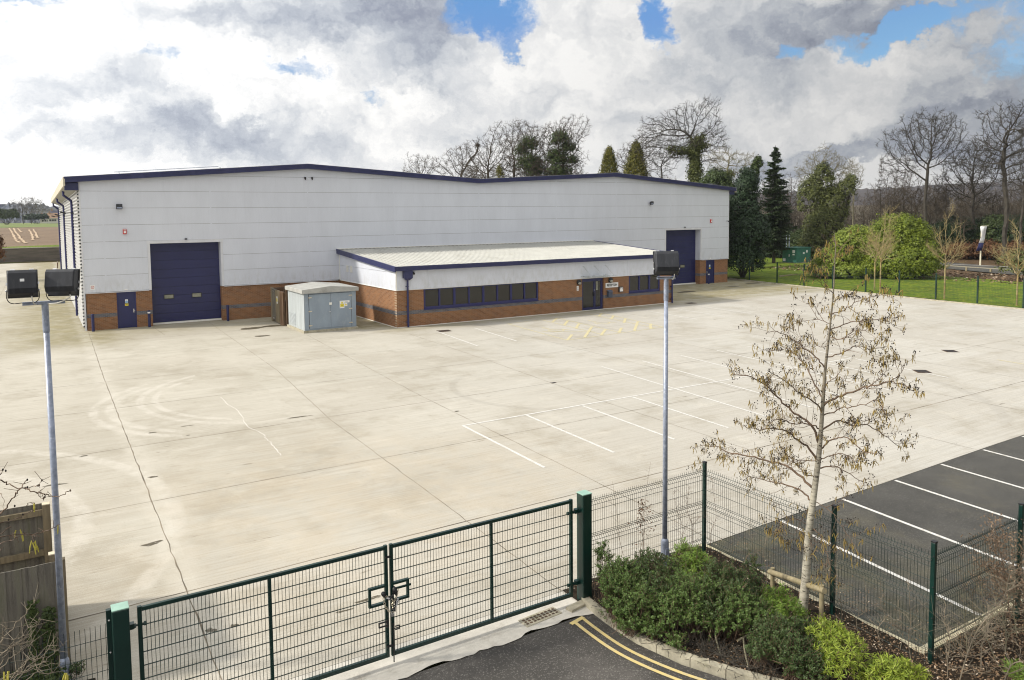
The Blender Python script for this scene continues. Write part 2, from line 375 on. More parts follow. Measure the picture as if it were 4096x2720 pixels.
M['housing'] = pmat('black floodlight casting', (.022, .024, .03), .5, var=.25, scale=4, dirt=(.06, .06, .07), dscale=6, stretch=(3, 3, .6))
M['galv'] = pmat('galvanised steel', (.27, .305, .39), .42, .35, var=.2, scale=14, dirt=(.55, .58, .62), dscale=22)
M['steel'] = pmat('bright steel', (.62, .62, .62), .3, .9, var=.1)
M['cable'] = pmat('white cable', (.6, .58, .52), .6, var=.1)
M['white'] = pmat('white plastic', (.75, .75, .74), .5, var=.04)
M['red'] = pmat('red alarm plastic', (.5, .03, .025), .4)
M['yellow'] = pmat('yellow sign', (.72, .60, .03), .5, var=.05)
M['green_gate'] = pmat('dark green powder coat', (.003, .023, .018), .36, var=.15, scale=2)
M['green_cap'] = pmat('pale green cap', (.26, .42, .34), .35, var=.1)
M['green_wire'] = pmat('green wire', (.004, .018, .014), .45, var=.2)
M['green_box'] = pmat('green enclosure paint', (.03, .14, .10), .5, var=.2, scale=2.5, dirt=(.06, .14, .10))
M['kiosk'] = pmat('blue grey kiosk paint', (.235, .285, .34), .6, var=.09, scale=1.3, dirt=(.31, .35, .38), dscale=2.5, stretch=(1, 1, .5))
M['kiosk_side'] = pmat('pale streaky kiosk side', (.36, .39, .40), .7, var=.12, scale=1.5, dirt=(.28, .32, .33), dscale=3, stretch=(4, 4, .6))  # left face of the kiosk, paler and streakier than its front
M['kiosk_roof'] = pmat('kiosk roof', (.36, .36, .34), .75, var=.1, scale=1.8, dirt=(.24, .24, .22), dscale=2)
M['brass'] = pmat('tarnished metal', (.62, .55, .42), .35, .6, var=.15)
M['timber'] = pmat('weathered timber', (.20, .16, .10), .8, var=.25, scale=3, stretch=(6, 6, .6), dirt=(.10, .10, .05), dscale=1.5, bump=.4, bscale=25)
M['timber_brown'] = pmat('brown timber', (.10, .055, .028), .8, var=.3, scale=3, stretch=(6, 6, .6), dirt=(.15, .13, .09))
M['timber_grey'] = pmat('grey fence boards', (.155, .14, .115), .85, var=.3, scale=2.2, stretch=(7, 7, .5), dirt=(.085, .095, .04), dscale=1.1, bump=.5, bscale=30)
M['timber_pale'] = pmat('pale cut timber', (.52, .46, .34), .8, var=.15)
M['stake'] = pmat('treated round timber', (.25, .21, .125), .75, var=.2, scale=4, stretch=(3, 3, 3), dirt=(.18, .17, .07), dscale=5, bump=.3)
M['lattice'] = pmat('white lattice', (.62, .60, .55), .7, var=.1)
def glassmat(name, tint=(.018, .017, .013)):
    m, t, b = newmat(name); b.inputs['Base Color'].default_value = rgba(tint); b.inputs['Roughness'].default_value = .04; b.inputs['IOR'].default_value = 1.52
    n = t.node('ShaderNodeBump'); n.inputs['Strength'].default_value = .05; n.inputs['Distance'].default_value = .02
    t.link(t.noise(t.node('ShaderNodeNewGeometry').outputs['Position'], 1.3, 2), n.inputs['Height']); t.link(n.outputs[0], b.inputs['Normal'])
    return m
M['glass'] = glassmat('dark window glass')
M['pane_pale'] = pmat('dusty vision panel', (.22, .22, .17), .2, var=.2)
mg, tg, bg = newmat('clear canopy glass'); bg.inputs['Base Color'].default_value = (.85, .93, .9, 1); bg.inputs['Transmission Weight'].default_value = .9; bg.inputs['Roughness'].default_value = .05; M['canopy'] = mg
M['lawn'] = groundmat('mown lawn', [(.095, .155, .014), (.075, .12, .014), (.24, .25, .025), (.055, .09, .01)], (.25, 1.6, 18.), .6, stretch=(1, 2.2, 1))
M['rough'] = groundmat('rough grass', [(.10, .085, .035), (.075, .09, .025), (.14, .10, .06), (.05, .05, .02)], (.08, .7, 12.))
M['field'] = groundmat('ploughed field', [(.19, .135, .09), (.15, .108, .072), (.23, .17, .115), (.11, .08, .055)], (.02, .16, 1.2), .3)
M['field_green'] = groundmat('green pasture', [(.16, .20, .06), (.13, .17, .05), (.20, .22, .09), (.10, .14, .05)], (.01, .05, .5), .1)
M['soil'] = groundmat('mulched bed', [(.038, .028, .018), (.025, .018, .012), (.07, .052, .034), (.014, .010, .007)], (1.2, 9., 60.), .9, ((.34, .26, .18), 38., .66))
M['litter'] = leafmat('dead leaves', (.11, .07, .04), (.26, .17, .10), .05, .8, c3=(.52, .44, .34))
M['leafmould'] = groundmat('woodland floor', [(.085, .055, .03), (.06, .042, .025), (.14, .085, .045), (.05, .035, .02)], (.1, .8, 8.), .5)
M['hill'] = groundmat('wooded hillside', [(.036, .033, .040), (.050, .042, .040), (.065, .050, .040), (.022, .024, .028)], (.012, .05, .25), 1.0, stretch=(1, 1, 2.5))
M['hill_blue'] = groundmat('far wooded hill', [(.060, .075, .105), (.10, .105, .115), (.13, .125, .12), (.055, .065, .085)], (.010, .04, .2), 1.0, stretch=(1, 1, 2.5))  # blue of the distant haze mixed into the hill colours
M['heath'] = groundmat('bracken heath', [(.068, .054, .035), (.048, .042, .026), (.10, .075, .046), (.08, .06, .035)], (.03, .2, 1.5), .6)
M['bark'] = pmat('grey brown bark', (.042, .036, .027), .9, var=.3, scale=2)
M['bark_pale'] = pmat('lichened bark', (.17, .155, .10), .9, var=.3, scale=3)
M['bark_warm'] = pmat('tawny twigs', (.062, .049, .034), .9, var=.3, scale=1)
M['bark_young'] = pmat('young bark with orange lichen', (.26, .21, .10), .85, var=.3, scale=3, dirt=(.38, .20, .04), dscale=1.2)
M['twig_grey'] = pmat('pale dry twigs', (.17, .14, .10), .85, var=.3, scale=4)
M['twig_brown'] = pmat('brown twigs', (.13, .085, .055), .85, var=.35, scale=3)
M['wall_dark'] = pmat('dark retaining wall', (.11, .095, .078), .9, var=.3, scale=.8, stretch=(.4, 1, 3), dirt=(.05, .055, .03))
M['rust'] = pmat('rusty cover', (.10, .06, .035), .7, .3, var=.3, scale=8)
M['house_white'] = pmat('white render', (.6, .58, .54), .8)
M['house_roof'] = pmat('slate roof', (.10, .10, .14), .8)
M['house_tile'] = pmat('warm tile roof', (.30, .19, .12), .8)
M['L_dark'] = leafmat('dark evergreen leaves', (.010, .024, .010), (.026, .050, .018), .12)
M['L_holly'] = leafmat('olive evergreen leaves', (.026, .046, .014), (.060, .085, .022), .15)
M['L_ivy'] = leafmat('ivy leaves', (.022, .040, .010), (.060, .085, .020), .12)
M['L_ivyt'] = leafmat('dull ivy mass', (.050, .062, .018), (.115, .13, .036), .15)
M['L_laurel'] = leafmat('laurel leaves', (.060, .095, .010), (.22, .27, .028), .3, .4)
M['L_laurel2'] = leafmat('yellow green laurel leaves', (.10, .15, .018), (.26, .31, .045), .3, .4)
M['L_spruce'] = leafmat('spruce needles', (.022, .040, .018), (.055, .078, .034), .05)
M['L_gold'] = leafmat('golden conifer sprays', (.05, .065, .010), (.16, .14, .022), .15)
M['L_shrub'] = leafmat('small green shrub leaves', (.045, .085, .022), (.13, .20, .05), .25, .5)
M['L_shrub_d'] = leafmat('dark shrub leaves', (.026, .050, .016), (.080, .120, .036), .2, .5)
M['L_lime'] = leafmat('lime green whorled leaves', (.13, .20, .02), (.34, .40, .06), .35, .45)
M['L_mid'] = leafmat('fresh green whorled leaves', (.075, .14, .022), (.19, .28, .045), .35, .45)
M['L_beech'] = leafmat('dry beech leaves', (.075, .038, .020), (.17, .085, .040), .2, .7)
M['L_beech2'] = leafmat('crisp tan leaves', (.12, .080, .052), (.30, .215, .145), .25, .7)
M['catkin'] = leafmat('catkins', (.19, .135, .035), (.33, .24, .075), .1, .8)
M['catkin_y'] = leafmat('yellow catkins', (.42, .38, .06), (.58, .52, .12), .1, .8)
M['cone'] = pmat('dark alder cones', (.022, .016, .012), .8, var=.3, scale=50)
M['cutwood'] = pmat('fresh cut wood', (.60, .40, .22), .7)
def alderbark():
    m, t, b = newmat('silver alder bark'); p = t.node('ShaderNodeNewGeometry').outputs['Position']
    c = t.mix(t.ramp(t.noise(t.scale(p, 3, 3, 14), 1.6, 5, .7), .35, .7), (.42, .39, .31), (.24, .22, .175))
    c = t.mix(t.ramp(t.sep(p)[2], 1.6, 4.2, 0, .75), c, (.13, .105, .07))
    c = t.mix(t.ramp(t.noise(t.scale(p, 4, 4, 20), 2.2, 3, .6), .58, .64), c, (.06, .05, .04))
    t.link(c, b.inputs['Base Color']); b.inputs['Roughness'].default_value = .8
    n = t.node('ShaderNodeBump'); n.inputs['Strength'].default_value = .5; n.inputs['Distance'].default_value = .01
    t.link(t.noise(t.scale(p, 3, 3, 14), 3, 4), n.inputs['Height']); t.link(n.outputs[0], b.inputs['Normal']); return m
M['alder'] = alderbark()
SUN_E, SUN_A, SKY_S, EXPO, HAZE = 3.3, 4.5, .095, .42, .00010
# ================================================================== SETTING
def struct(name, mb, mats, **kw): return tag(mb.build(name, mats, **kw), kind='structure')
def flat(poly, z): return [(x, y, z) for x, y in poly]
# ground to the horizon
b = MB(); b.add(flat([(-1590, -410), (1490, -410), (1490, 1490), (54.2, 1490), (54.2, 92.2), (-1590, 92.2)], -.14), [tuple(range(6))]); struct('ground', b, M['rough'])
yard_edge = [(57.2, 2.5), (56.3, -1.6), (55.5, -7.2), (54.6, -13.6), (53.6, -19.7), (52.95, -25.9), (52.3, -33), (51.6, -40), (50.6, -60)]
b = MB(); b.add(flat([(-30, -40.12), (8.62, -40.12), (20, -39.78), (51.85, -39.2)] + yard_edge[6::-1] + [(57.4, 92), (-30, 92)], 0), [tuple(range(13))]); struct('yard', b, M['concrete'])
b = MB(); b.add(flat([(8.78, -40.13), (20, -39.79), (51.85, -39.21), (51.5, -44.2), (8.85, -44.33)], -.002), [(0, 4, 3, 2, 1)]); struct('parking_bays', b, M['tarmac'])
b = MB(); b.add(flat([(-12, -70), (7.6, -70), (7.0, -45.2), (6.1, -43.9), (5.55, -42.75), (5.36, -42.0), (5.34, -41.3), (5.36, -40.92), (-12, -40.92)], -.012), [tuple(range(9))]); struct('access_road', b, M['road'])
# apron with ragged tarmac edge
xs = np.arange(-12, 5.45, .12); b = MB()
V = [(x, -40.13, .0015) for x in xs] + [(x, -40.93 + .035*sin(x*3.1) + .03*sin(x*7.7+1) + rng.normal()*.012, .0015) for x in xs]; n = len(xs)
b.add(V, [(i, n+i, n+i+1, i+1) for i in range(n-1)]); struct('gate_apron', b, M['pale_concrete'])
# joints between slabs
def strip(b, pts, w, z, jit=0., seg=.6, mi=0):
    P = [np.array(p, float) for p in pts]; Q = []
    for p, q in zip(P[:-1], P[1:]):
        m = max(1, int(np.linalg.norm(q-p)/seg)); Q += [p + (q-p)*i/m for i in range(m)]
    Q.append(P[-1]); Q = np.array(Q); T = np.gradient(Q, axis=0); T /= np.linalg.norm(T, axis=1)[:, None]; Nn = np.stack([-T[:, 1], T[:, 0]], 1)
    if jit:
        Q = Q + Nn*rng.normal(size=(len(Q), 1))*jit
        ww = w*rng.uniform(.45, 1.25, len(Q))[:, None]
    else: ww = w
    A = Q + Nn*ww/2; B = Q - Nn*ww/2; m = len(Q)
    b.add(np.vstack([np.c_[A, np.full(m, z)], np.c_[B, np.full(m, z)]]), [(m+i, m+i+1, i+1, i) for i in range(m-1)], mi)
b = MB()
for k, line in enumerate([[(-.15, 88), (.1, -1), (-.1, -16), (-.22, -40.1)], [(6.9, -.2), (6.4, -18), (5.68, -27), (5.35, -40.1)], [(10.5, -9), (9.53, -26), (9.28, -35.6), (9.1, -40.1)],
              [(15.4, -12), (15.05, -21.3), (14.53, -30), (14.3, -39.9)], [(20.5, -12), (20.15, -24), (19.8, -33), (19.5, -39.7)], [(25.9, -12), (25.4, -24), (25, -39.5)], [(31, -11), (30.2, -39.4)], [(37.5, -10), (36, -39.3)], [(44, -1), (42.5, -39.2)], [(49.8, -1), (48.5, -39.2)],
              [(-5.3, 60), (-5.4, -37)], [(-10.5, 60), (-10.6, -40)]]):
    strip(b, line, .026 if k == 0 else .018, .003, .008, .35)
for k, y in enumerate([-5.2, -10.9, -16.5, -21.55, -26.8, -31.7, -36.66]):
    strip(b, [(-30, y - .35), (0, y), (20, y + .25), (53, y + .6)], .03 if k == 6 else .019, .0028, .007, .4)
for y in range(6, 90, 6): strip(b, [(-30, y), (-.2, y)], .02, .0028, .006, .8)
strip(b, [(3.6, -.3), (3.75, -4.5)], .02, .003, .004); strip(b, [(10.3, -1), (7.7, -5.0)], .02, .003, .004)
struct('slab_joints', b, M['joint'])
b = MB(); strip(b, [(3.32, -21.83), (3.30, -23.2), (3.42, -24.11), (3.33, -25.12), (3.2, -26.2), (3.23, -26.7), (3.42, -27.33), (3.36, -28.65), (3.31, -29.93)], .026, .0035, .02, .16)
strip(b, [(-5.4, -9.5), (-4.9, -11.2), (-5.05, -12.5), (-4.4, -13.6)], .03, .0035, .03, .2)
struct('repaired_crack', b, M['crack'])
def blob(b, cx, cy, rx, ry, z, n=26, rag=.22):
    ph = rng.uniform(0, 6, 4)
    P = []
    for i in range(n):
        a = 2*pi*i/n; r = 1 + rag*(sin(2*a+ph[0]) + .6*sin(3*a+ph[1]) + .5*sin(5*a+ph[2]))*.6
        P.append((cx + rx*r*cos(a), cy + ry*r*sin(a), z))
    b.add(P, [tuple(range(n))])
b = MB()
for q in [(8.6, -4.6, .75, .42), (8.3, -8.0, .45, .22), (10.0, -4.4, .8, .4), (44.3, -4.5, 1.1, .4), (40.5, -3.2, .8, .35), (55.0, -2.4, 1.1, .35), (51, -3.6, .7, .25)]: blob(b, *q, .0032)
for q in [(.56, -25.53, .09, .07), (1.45, -26.43, .07, .03), (1.6, -25.3, .16, .04), (4.9, -26.2, .45, .05), (.06, -29.9, .13, .05), (-1.36, -27.0, .12, .05), (-2.1, -29.2, .22, .07), (-.48, -34.2, .16, .09), (2.4, -38.6, .3, .03), (1.9, -38.75, .12, .03), (-.1, -38.2, .09, .06), (.25, -38.25, .05, .05), (9.6, -28.4, .1, .05)]: blob(b, *q, .0036, 16, .5)
struct('damp_stains', b, M['wet'])
# painted bays
W = .088; b = MB()
strip(b, [(8.9, -30.05), (28.73, -29.9)], W, .006)
for i, x in enumerate([8.93, 11.27, 13.55, 15.8]): strip(b, [(x, -30.1), (x-.13-.03*i, -34.65)], W, .006)
for i, x in enumerate([18.38, 20.68, 23.03, 25.37, 27.46, 29.47]):
    s = (.085 + .012*i); strip(b, [(x, -25.2), (x - s*4.6, -29.84)], W, .006); strip(b, [(x - s*4.85, -30.08), (x - s*9.2, -34.4)], W, .006)
strip(b, [(17.08, -12.19), (16.58, -17.65)], W, .006); strip(b, [(19.51, -12.16), (19.0, -17.5)], W, .006)
for p, q in [((11.06, -40.12), (10.57, -44.3)), ((13.24, -40.05), (12.9, -44.28)), ((15.39, -39.98), (15.1, -44.27)), ((17.5, -39.92), (17.2, -44.27)), ((19.66, -39.86), (19.3, -44.27)), ((21.9, -39.8), (21.5, -44.26)), ((24.2, -39.75), (23.8, -44.26)), ((26.5, -39.7), (26.1, -44.26)), ((28.8, -39.68), (28.4, -44.25)), ((31.1, -39.64), (30.7, -44.25))]: strip(b, [p, q], W, .004)
for x in [33, 35.4, 37.8]: strip(b, [(x, -12), (x - .4, -17)], W, .006)
struct('bay_lines', b, M['white_line'])
b = MB(); yw = .075
strip(b, [(22.01, -11.85), (29.79, -11.17)], yw, .006); strip(b, [(21.27, -18.8), (28.62, -18.22)], yw, .006)
for p, q in [((22.0, -11.9), (21.3, -18.75)), ((24.64, -11.7), (24.0, -18.5)), ((25.98, -11.45), (25.25, -18.4)), ((28.76, -11.3), (28.0, -18.2)), ((29.79, -11.22), (28.62, -18.18))]: strip(b, [p, q], yw, .006)
strip(b, [(21.95, -15.6), (24.3, -17.3)], yw, .006)
for p, q in [((24.66, -12.78), (26.0, -11.44)), ((24.35, -14.38), (25.73, -12.9)), ((24.17, -15.79), (25.58, -14.23)), ((22.6, -18.59), (25.39, -15.7)), ((23.85, -18.44), (25.31, -17.03)), ((25.14, -18.39), (26.49, -17.04)), ((26.34, -18.3), (28.96, -15.65)), ((27.6, -18.27), (28.97, -16.76)), ((27.91, -15.59), (29.3, -14.14)), ((28.32, -13.91), (29.6, -12.64)), ((28.54, -12.43), (29.82, -11.19)), ((21.36, -18.75), (22.65, -17.41))]: strip(b, [p, q], .16, .007)
for ox, oy in ((22.9, -15.6), (26.9, -14.8)):     # worn accessible-bay symbols
    strip(b, [(ox + .45*cos(a)*1., oy + .45*sin(a)) for a in np.linspace(2.2, 6.4, 10)], .09, .006)
    strip(b, [(ox-.1, oy+.9), (ox-.05, oy+.2), (ox+.45, oy+.15), (ox+.7, oy-.45)], .09, .006); blob(b, ox-.1, oy+1.1, .12, .12, .006, 12, 0)
strip(b, [(33.5, -33.6), (33.0, -38.5)], .1, .006)
struct('accessible_bay_markings', b, M['yellow_line'])
kerbline = [(5.38, -40.62), (5.34, -41.3), (5.37, -42.0), (5.55, -42.65), (5.80, -43.2), (6.15, -43.8), (6.65, -44.5), (7.2, -45.2), (7.9, -46.2), (8.6, -47.4)]
def offs(pts, d):
    P = np.array(pts, float); T = np.gradient(P, axis=0); T /= np.linalg.norm(T, axis=1)[:, None]; return P + d*np.stack([T[:, 1], -T[:, 0]], 1)
def smooth(pts, n=6):
    P = np.array(pts, float); Q = []
    for i in range(len(P)-1):
        p0, p1, p2, p3 = P[max(0, i-1)], P[i], P[i+1], P[min(len(P)-1, i+2)]
        for k in range(n):
            t = k/n; Q.append(.5*((2*p1) + (-p0+p2)*t + (2*p0-5*p1+4*p2-p3)*t*t + (-p0+3*p1-3*p2+p3)*t**3))
    Q.append(P[-1]); return np.array(Q)
ks = smooth(kerbline); b = MB()
strip(b, [tuple(p) for p in offs([q for q in ks if q[1] < -40.95], .42)], .06, .002, 0, .15); strip(b, [tuple(p) for p in offs([q for q in ks if q[1] < -41.0], .24)], .06, .002, 0, .15)
strip(b, [(4.84, -41.05), (5.14, -40.99)], .075, .003)
struct('double_yellow_lines', b, M['yellow_strong'])
# kerb of the shrub bed, stone by stone look from small gaps
b = MB(); L = 0; inn = offs(ks, -.125)
for i in range(0, len(ks)-1):
    g = .018 if i % 5 == 0 else 0
    p, q, r, s_ = ks[i], ks[i+1], inn[i+1], inn[i]; p = p + (q-p)*g*6; s_ = s_ + (r-s_)*g*6
    top = .105; b.prism([(*p, -.1), (*q, -.1), (*r, -.1), (*s_, -.1)], (0, 0, top+.1))
b.bar((5.05, -40.72, .0), (5.40, -40.66, .0), .14, .09)
struct('bed_kerb', b, M['kerb'])
b = MB(); b.box(8.64, 8.775, -44.35, -40.12, -.1, .055); b.box(8.64, 51.6, -44.49, -44.352, -.1, .055); struct('bay_edging', b, pmat('cream edging stones', (.50, .45, .31), .8, var=.2, scale=3, dirt=(.24, .22, .11)))
for p in (b,): pass
b = MB()
for p, q in zip(yard_edge[:-1], yard_edge[1:]):
    b.prism([(*p, -.12), (*q, -.12), (q[0]+.14, q[1], -.12), (p[0]+.14, p[1], -.12)], (0, 0, .2))
struct('yard_kerb', b, M['kerb'])
# bed: gently uneven soil
def sheet(name, x0, x1, y0, y1, nx, ny, zf, mat, keep=lambda x, y: True):
    X, Y = np.meshgrid(np.linspace(x0, x1, nx), np.linspace(y0, y1, ny)); Z = zf(X, Y)
    V = np.stack([X, Y, Z], 2).reshape(-1, 3); f = []
    for j in range(ny-1):
        for i in range(nx-1):
            a = j*nx+i
            if keep((X[j, i]+X[j+1, i+1])/2, (Y[j, i]+Y[j+1, i+1])/2): f.append((a, a+1, a+nx+1, a+nx))
    b = MB(); b.add(V, f); return struct(name, b, mat, smooth=True)
def kx(y): return np.interp(-y, [-q[1] for q in kerbline], [q[0] for q in kerbline])+.1
sheet('shrub_bed', 5.3, 8.68, -47.4, -40.14, 60, 120, lambda X, Y: .07 + .02*np.sin(X*5+Y*3) + .015*np.sin(X*11-Y*7), M['soil'], lambda x, y: x > kx(y))
sheet('bed_beyond_fence', 8.6, 30, -62, -44.46, 80, 80, lambda X, Y: .03 + .02*np.sin(X*4+Y*3), M['soil'])
b = MB(); b.add(flat([(5.35, -40.66), (8.68, -40.66), (8.68, -40.12), (5.35, -40.12)], .02), [(0, 1, 2, 3)]); struct('bed_corner', b, M['soil'])
sheet('bed_by_lamp', -12, -1.75, -40.13, -38.7, 50, 10, lambda X, Y: .03 + .02*np.sin(X*4+Y*3), M['soil'])
# lawn, leaf strip, road, woodland floor
def E_(o): return [(x+.13+o, y) for x, y in yard_edge]
def lawnz(X, Y): return .05 + .02*np.sin(X*.5+Y*.7) + .0*X
b = MB(); ed = E_(0); pts = ed + [(112, -60), (88, -14), (71, -13)]
ys_ = np.linspace(-60, 30, 140); V = []
def edx(y): return float(np.interp(-y, [-p[1] for p in yard_edge], [p[0] for p in yard_edge]))
def lawn_out(y): return float(np.interp(y, [-60, -25, -10, 0, 8, 20, 30], [66, 70, 73.5, 79, 85, 88, 88]) + .35*sin(y*2.1) + .25*sin(y*5.3))
for y in ys_:
    a = edx(y)+.13; c = lawn_out(y)
    for u in np.linspace(0, 1, 50): x = a+(c-a)*u; V.append((x, y, .075 + .02*sin(x*.35+y*.27) + .015*sin(x*.9-y*.5) + u*.12))
b = MB(); b.add(V, [(j*50+i, j*50+i+1, (j+1)*50+i+1, (j+1)*50+i) for j in range(139) for i in range(49)]); struct('lawn', b, M['lawn'])
b = MB(); b.add(flat([(52, -46), (53.2, -26), (57.1, 2.5), (57.1, 30), (50, 30), (50, 0.4), (57, .3)], .03), [(0, 1, 2)]);
def rdir(o): return [(60 + o*.97, -60 + o*.2), (72.3 + o, -30), (80.6 + o, -12.5), (90 + o, 10.), (97 + o, 30), (110 + o, 60), (135+o, 110)]
b = MB(); A = rdir(0); B = rdir(8); b.add([(*p, .16) for p in A] + [(*p, .2) for p in B], [(i, 7+i, 8+i, i+1) for i in range(6)]); struct('lane', b, M['tarmac'])
b = MB(); strip(b, [gnd(2130, 606.8, .2)[:2], gnd(2287, 613.2, .2)[:2], gnd(2361, 617, .2)[:2], gnd(2500, 625, .2)[:2]], .3, .21); struct('lane_edge_line', b, M['white_line'])
sheet('verge', 55, 112, -60, 100, 60, 120, lambda X, Y: .1 + .03*np.sin(X*.4+Y*.3), M['leafmould'], lambda x, y: x > (lawn_out(y)-1.2 if y < 30 else 58) and x < np.interp(y, [p[1] for p in A], [p[0] for p in A])+.2)
sheet('woodland_floor', 60, 420, -120, 320, 90, 90, lambda X, Y: .15 + np.clip((X-110)/200, 0, 3)*2.5 + .2*np.sin(X*.06+Y*.05), M['leafmould'], lambda x, y: x > np.interp(y, [p[1] for p in A], [p[0] for p in A])+4 )
b = MB(); b.add(flat([(54.3, 1), (100, 1), (100, 92), (54.3, 92)], -.02), [(0, 1, 2, 3)]); struct('rough_grass', b, M['leafmould'])
# rising ploughed field behind the retaining wall, pasture, wooded hill
def fz(Y): return np.interp(Y, [92, 98, 300, 600, 2000], [2.2, 2.35, 4.35, 5.6, 7])
sheet('ploughed_field', -400, 60, 92.1, 300, 60, 60, lambda X, Y: fz(Y) + .06*np.sin(X*.8+Y*.35), M['field'])
def fieldpt(x, y):
    z = 3.
    for _ in range(30): p = gnd(x/3.92/K, (750+y/3.92)/K, z); z = .5*z + .5*float(fz(p[1]))
    return p[:2]
b = MB()
for ln in ([(148, 640), (175, 690), (215, 760), (240, 820), (300, 872)], [(208, 640), (245, 700), (290, 755), (330, 815), (400, 878)], [(275, 642), (300, 670), (335, 705)], [(455, 665), (500, 745), (520, 830)], [(520, 655), (560, 725), (590, 795)]): strip(b, [fieldpt(*q) for q in ln], .55, 0, .1, 2)
V = b.V
for i, v in enumerate(V): v[:, 2] = fz(v[:, 1]) + .12
struct('wheel_tracks', b, pmat('dry wheel tracks', (.42, .31, .2), .9))
sheet('pasture', -1500, 200, 299, 800, 60, 30, lambda X, Y: fz(Y) + .1, M['field_green'])
b = MB()
for i in range(9): b.add([], []) if False else None
sheet('field_margin', -400, 60, 92.0, 97.5, 40, 6, lambda X, Y: fz(Y) + .14 + .1*np.sin(X*1.3), M['lawn'])
def ridge(name, az0, az1, d0, d1, top, mat, seed, n=260, base=0.):
    """wooded hill: a rough slope whose crest is broken by tree tops"""
    r = np.random.default_rng(seed); A = np.radians(np.linspace(az0, az1, n)); R = np.linspace(0, 1, 14)
    V = []; 
    for j, q in enumerate(R):
        for i, a in enumerate(A):
            d = d0 + (d1-d0)*q; h = base + (top(np.degrees(a)) - base)*min(1, q*1.12)**.8
            h += (r.normal()*.7 + .5*sin(i*.9)) * (q > .1) + (abs(r.normal())*1.0 if q > .85 else 0)
            V.append((CAM[0] + d*sin(a), CAM[1] + d*cos(a), h))
    f = [(j*n+i, j*n+i+1, (j+1)*n+i+1, (j+1)*n+i) for j in range(13) for i in range(n-1)]
    b = MB(); b.add(V, f); return struct(name, b, mat)
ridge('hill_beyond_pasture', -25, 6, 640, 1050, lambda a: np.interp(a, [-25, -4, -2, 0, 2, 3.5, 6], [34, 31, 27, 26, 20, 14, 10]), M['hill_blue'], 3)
ridge('hill_behind_trees', 30, 75, 520, 1250, lambda a: np.interp(a, [30, 45, 50, 56, 62, 75], [20, 33, 36, 37, 42, 48]), M['hill'], 5)
sheet('heath', 130, 560, -200, 520, 60, 60, lambda X, Y: np.interp(X+.4*Y, [100, 260, 480, 700], [.5, 4, 8.5, 12]) + .5*np.sin(X*.07+Y*.09), M['heath'], lambda x, y: x + .6*y > 190)

# ================================================================== WAREHOUSE
Lw = 54.3; DEP = 45.2; TB = 2.23
RX = [-.75, 13.6, 26.9, 40.3, 54.95]; RZ = [9.03, 10.13, 9.33, 10.05, 8.93]
roofz = lambda x: float(np.interp(x, RX, RZ))
wh = thing('warehouse', 'long pale grey metal clad warehouse with two low gables and blue roof trim', 'warehouse', (0, 0, 0))
joints = [0, 1.19, 7.31, 13.6, 19.9, 26.95, 34.2, 40.5, 46.84, 53.06, Lw]
rows = [TB + .02] + [TB + 1.02 + k for k in range(0, 8)]
OP = [(3.53, 7.97, 5.25), (46.12, 50.72, 5.25)]          # openings incl. trim
GAP = .014
def clippoly(x0, x1, z0, z1):
    xs = sorted({x0, x1} | {x for x in RX if x0 < x < x1}); 
    extra = []
    for a, c in zip(xs[:-1], xs[1:]):
        za, zc = roofz(a)-.2, roofz(c)-.2
        if (za - z1)*(zc - z1) < 0: extra.append(a + (c-a)*(z1-za)/(zc-za))
    xs = sorted(xs + extra); tops = [(x, min(z1, roofz(x)-.2)) for x in xs]
    if max(t[1] for t in tops) <= z0 + .01: return None
    tops = [(x, max(z, z0)) for x, z in tops]
    return [(x0, z0), (x1, z0)] + tops[::-1]
b = MB()
for i in range(len(joints)-1):
    for k in range(len(rows)):
        z0 = rows[k]; z1 = rows[k+1] if k+1 < len(rows) else rows[k]+1
        parts = [(joints[i], joints[i+1])]
        for o0, o1, oz in OP:
            if z0 < oz - .1:
                np_ = []
                for a, c in parts:
                    if c <= o0 or a >= o1: np_.append((a, c))
                    else:
                        if a < o0: np_.append((a, o0))
                        if c > o1: np_.append((o1, c))
                parts = np_
        for a, c in parts:
            pl = clippoly(a + .004, c - .004, z0 + GAP/2, z1 - GAP/2)
            if pl: b.prism([(x, 0, z) for x, z in pl], (0, .05, 0))
b.build('wall_cladding', M['clad'], wh)
b = MB()      # dark backing seen in the panel joints
for a, c, z0 in ((0.02, 3.5, TB), (8.0, 46.1, TB), (50.75, Lw-.02, TB)): b.prism([(a, .015, z0), (c, .015, z0), (c, .015, 8.6), (a, .015, 8.6)], (0, .2, 0))
b.prism([(3.5, .017, 5.3), (8.0, .017, 5.3), (8.0, .017, 8.6), (3.5, .017, 8.6)], (0, .2, 0)); b.prism([(46.1, .017, 5.3), (50.75, .017, 5.3), (50.75, .017, 8.5), (46.1, .017, 8.5)], (0, .2, 0))
b.prism([(0.02, .019, 8.55)] + [(Lw-.02, .019, 8.55)] + [(x, .019, roofz(x)-.22) for x in (Lw-.02, 40.3, 26.9, 13.6, .02)], (0, .2, 0))
b.build('panel_backing', M['clad_seam'], wh)
b = MB()      # vertical cover strips, corner trims and bottom flashing
for x in joints[1:-1]:
    z0 = TB if not (34 < x < 34.5 or 19 < x < 34) else TB
    for o0, o1, oz in OP:
        if o0 < x < o1: z0 = oz
    b.box(x-.04, x+.04, -.006, .03, z0, roofz(x)-.3); b.build('seam_cover', M['clad'], wh); b = MB()
for q in [(-.03, .06, -.012, .06, .02, roofz(0)-.3), (Lw-.05, Lw+.03, -.012, .1, TB, roofz(Lw)-.3)]: b = MB(); b.box(*q); b.build('corner_trim', M['clad_trim'], wh)
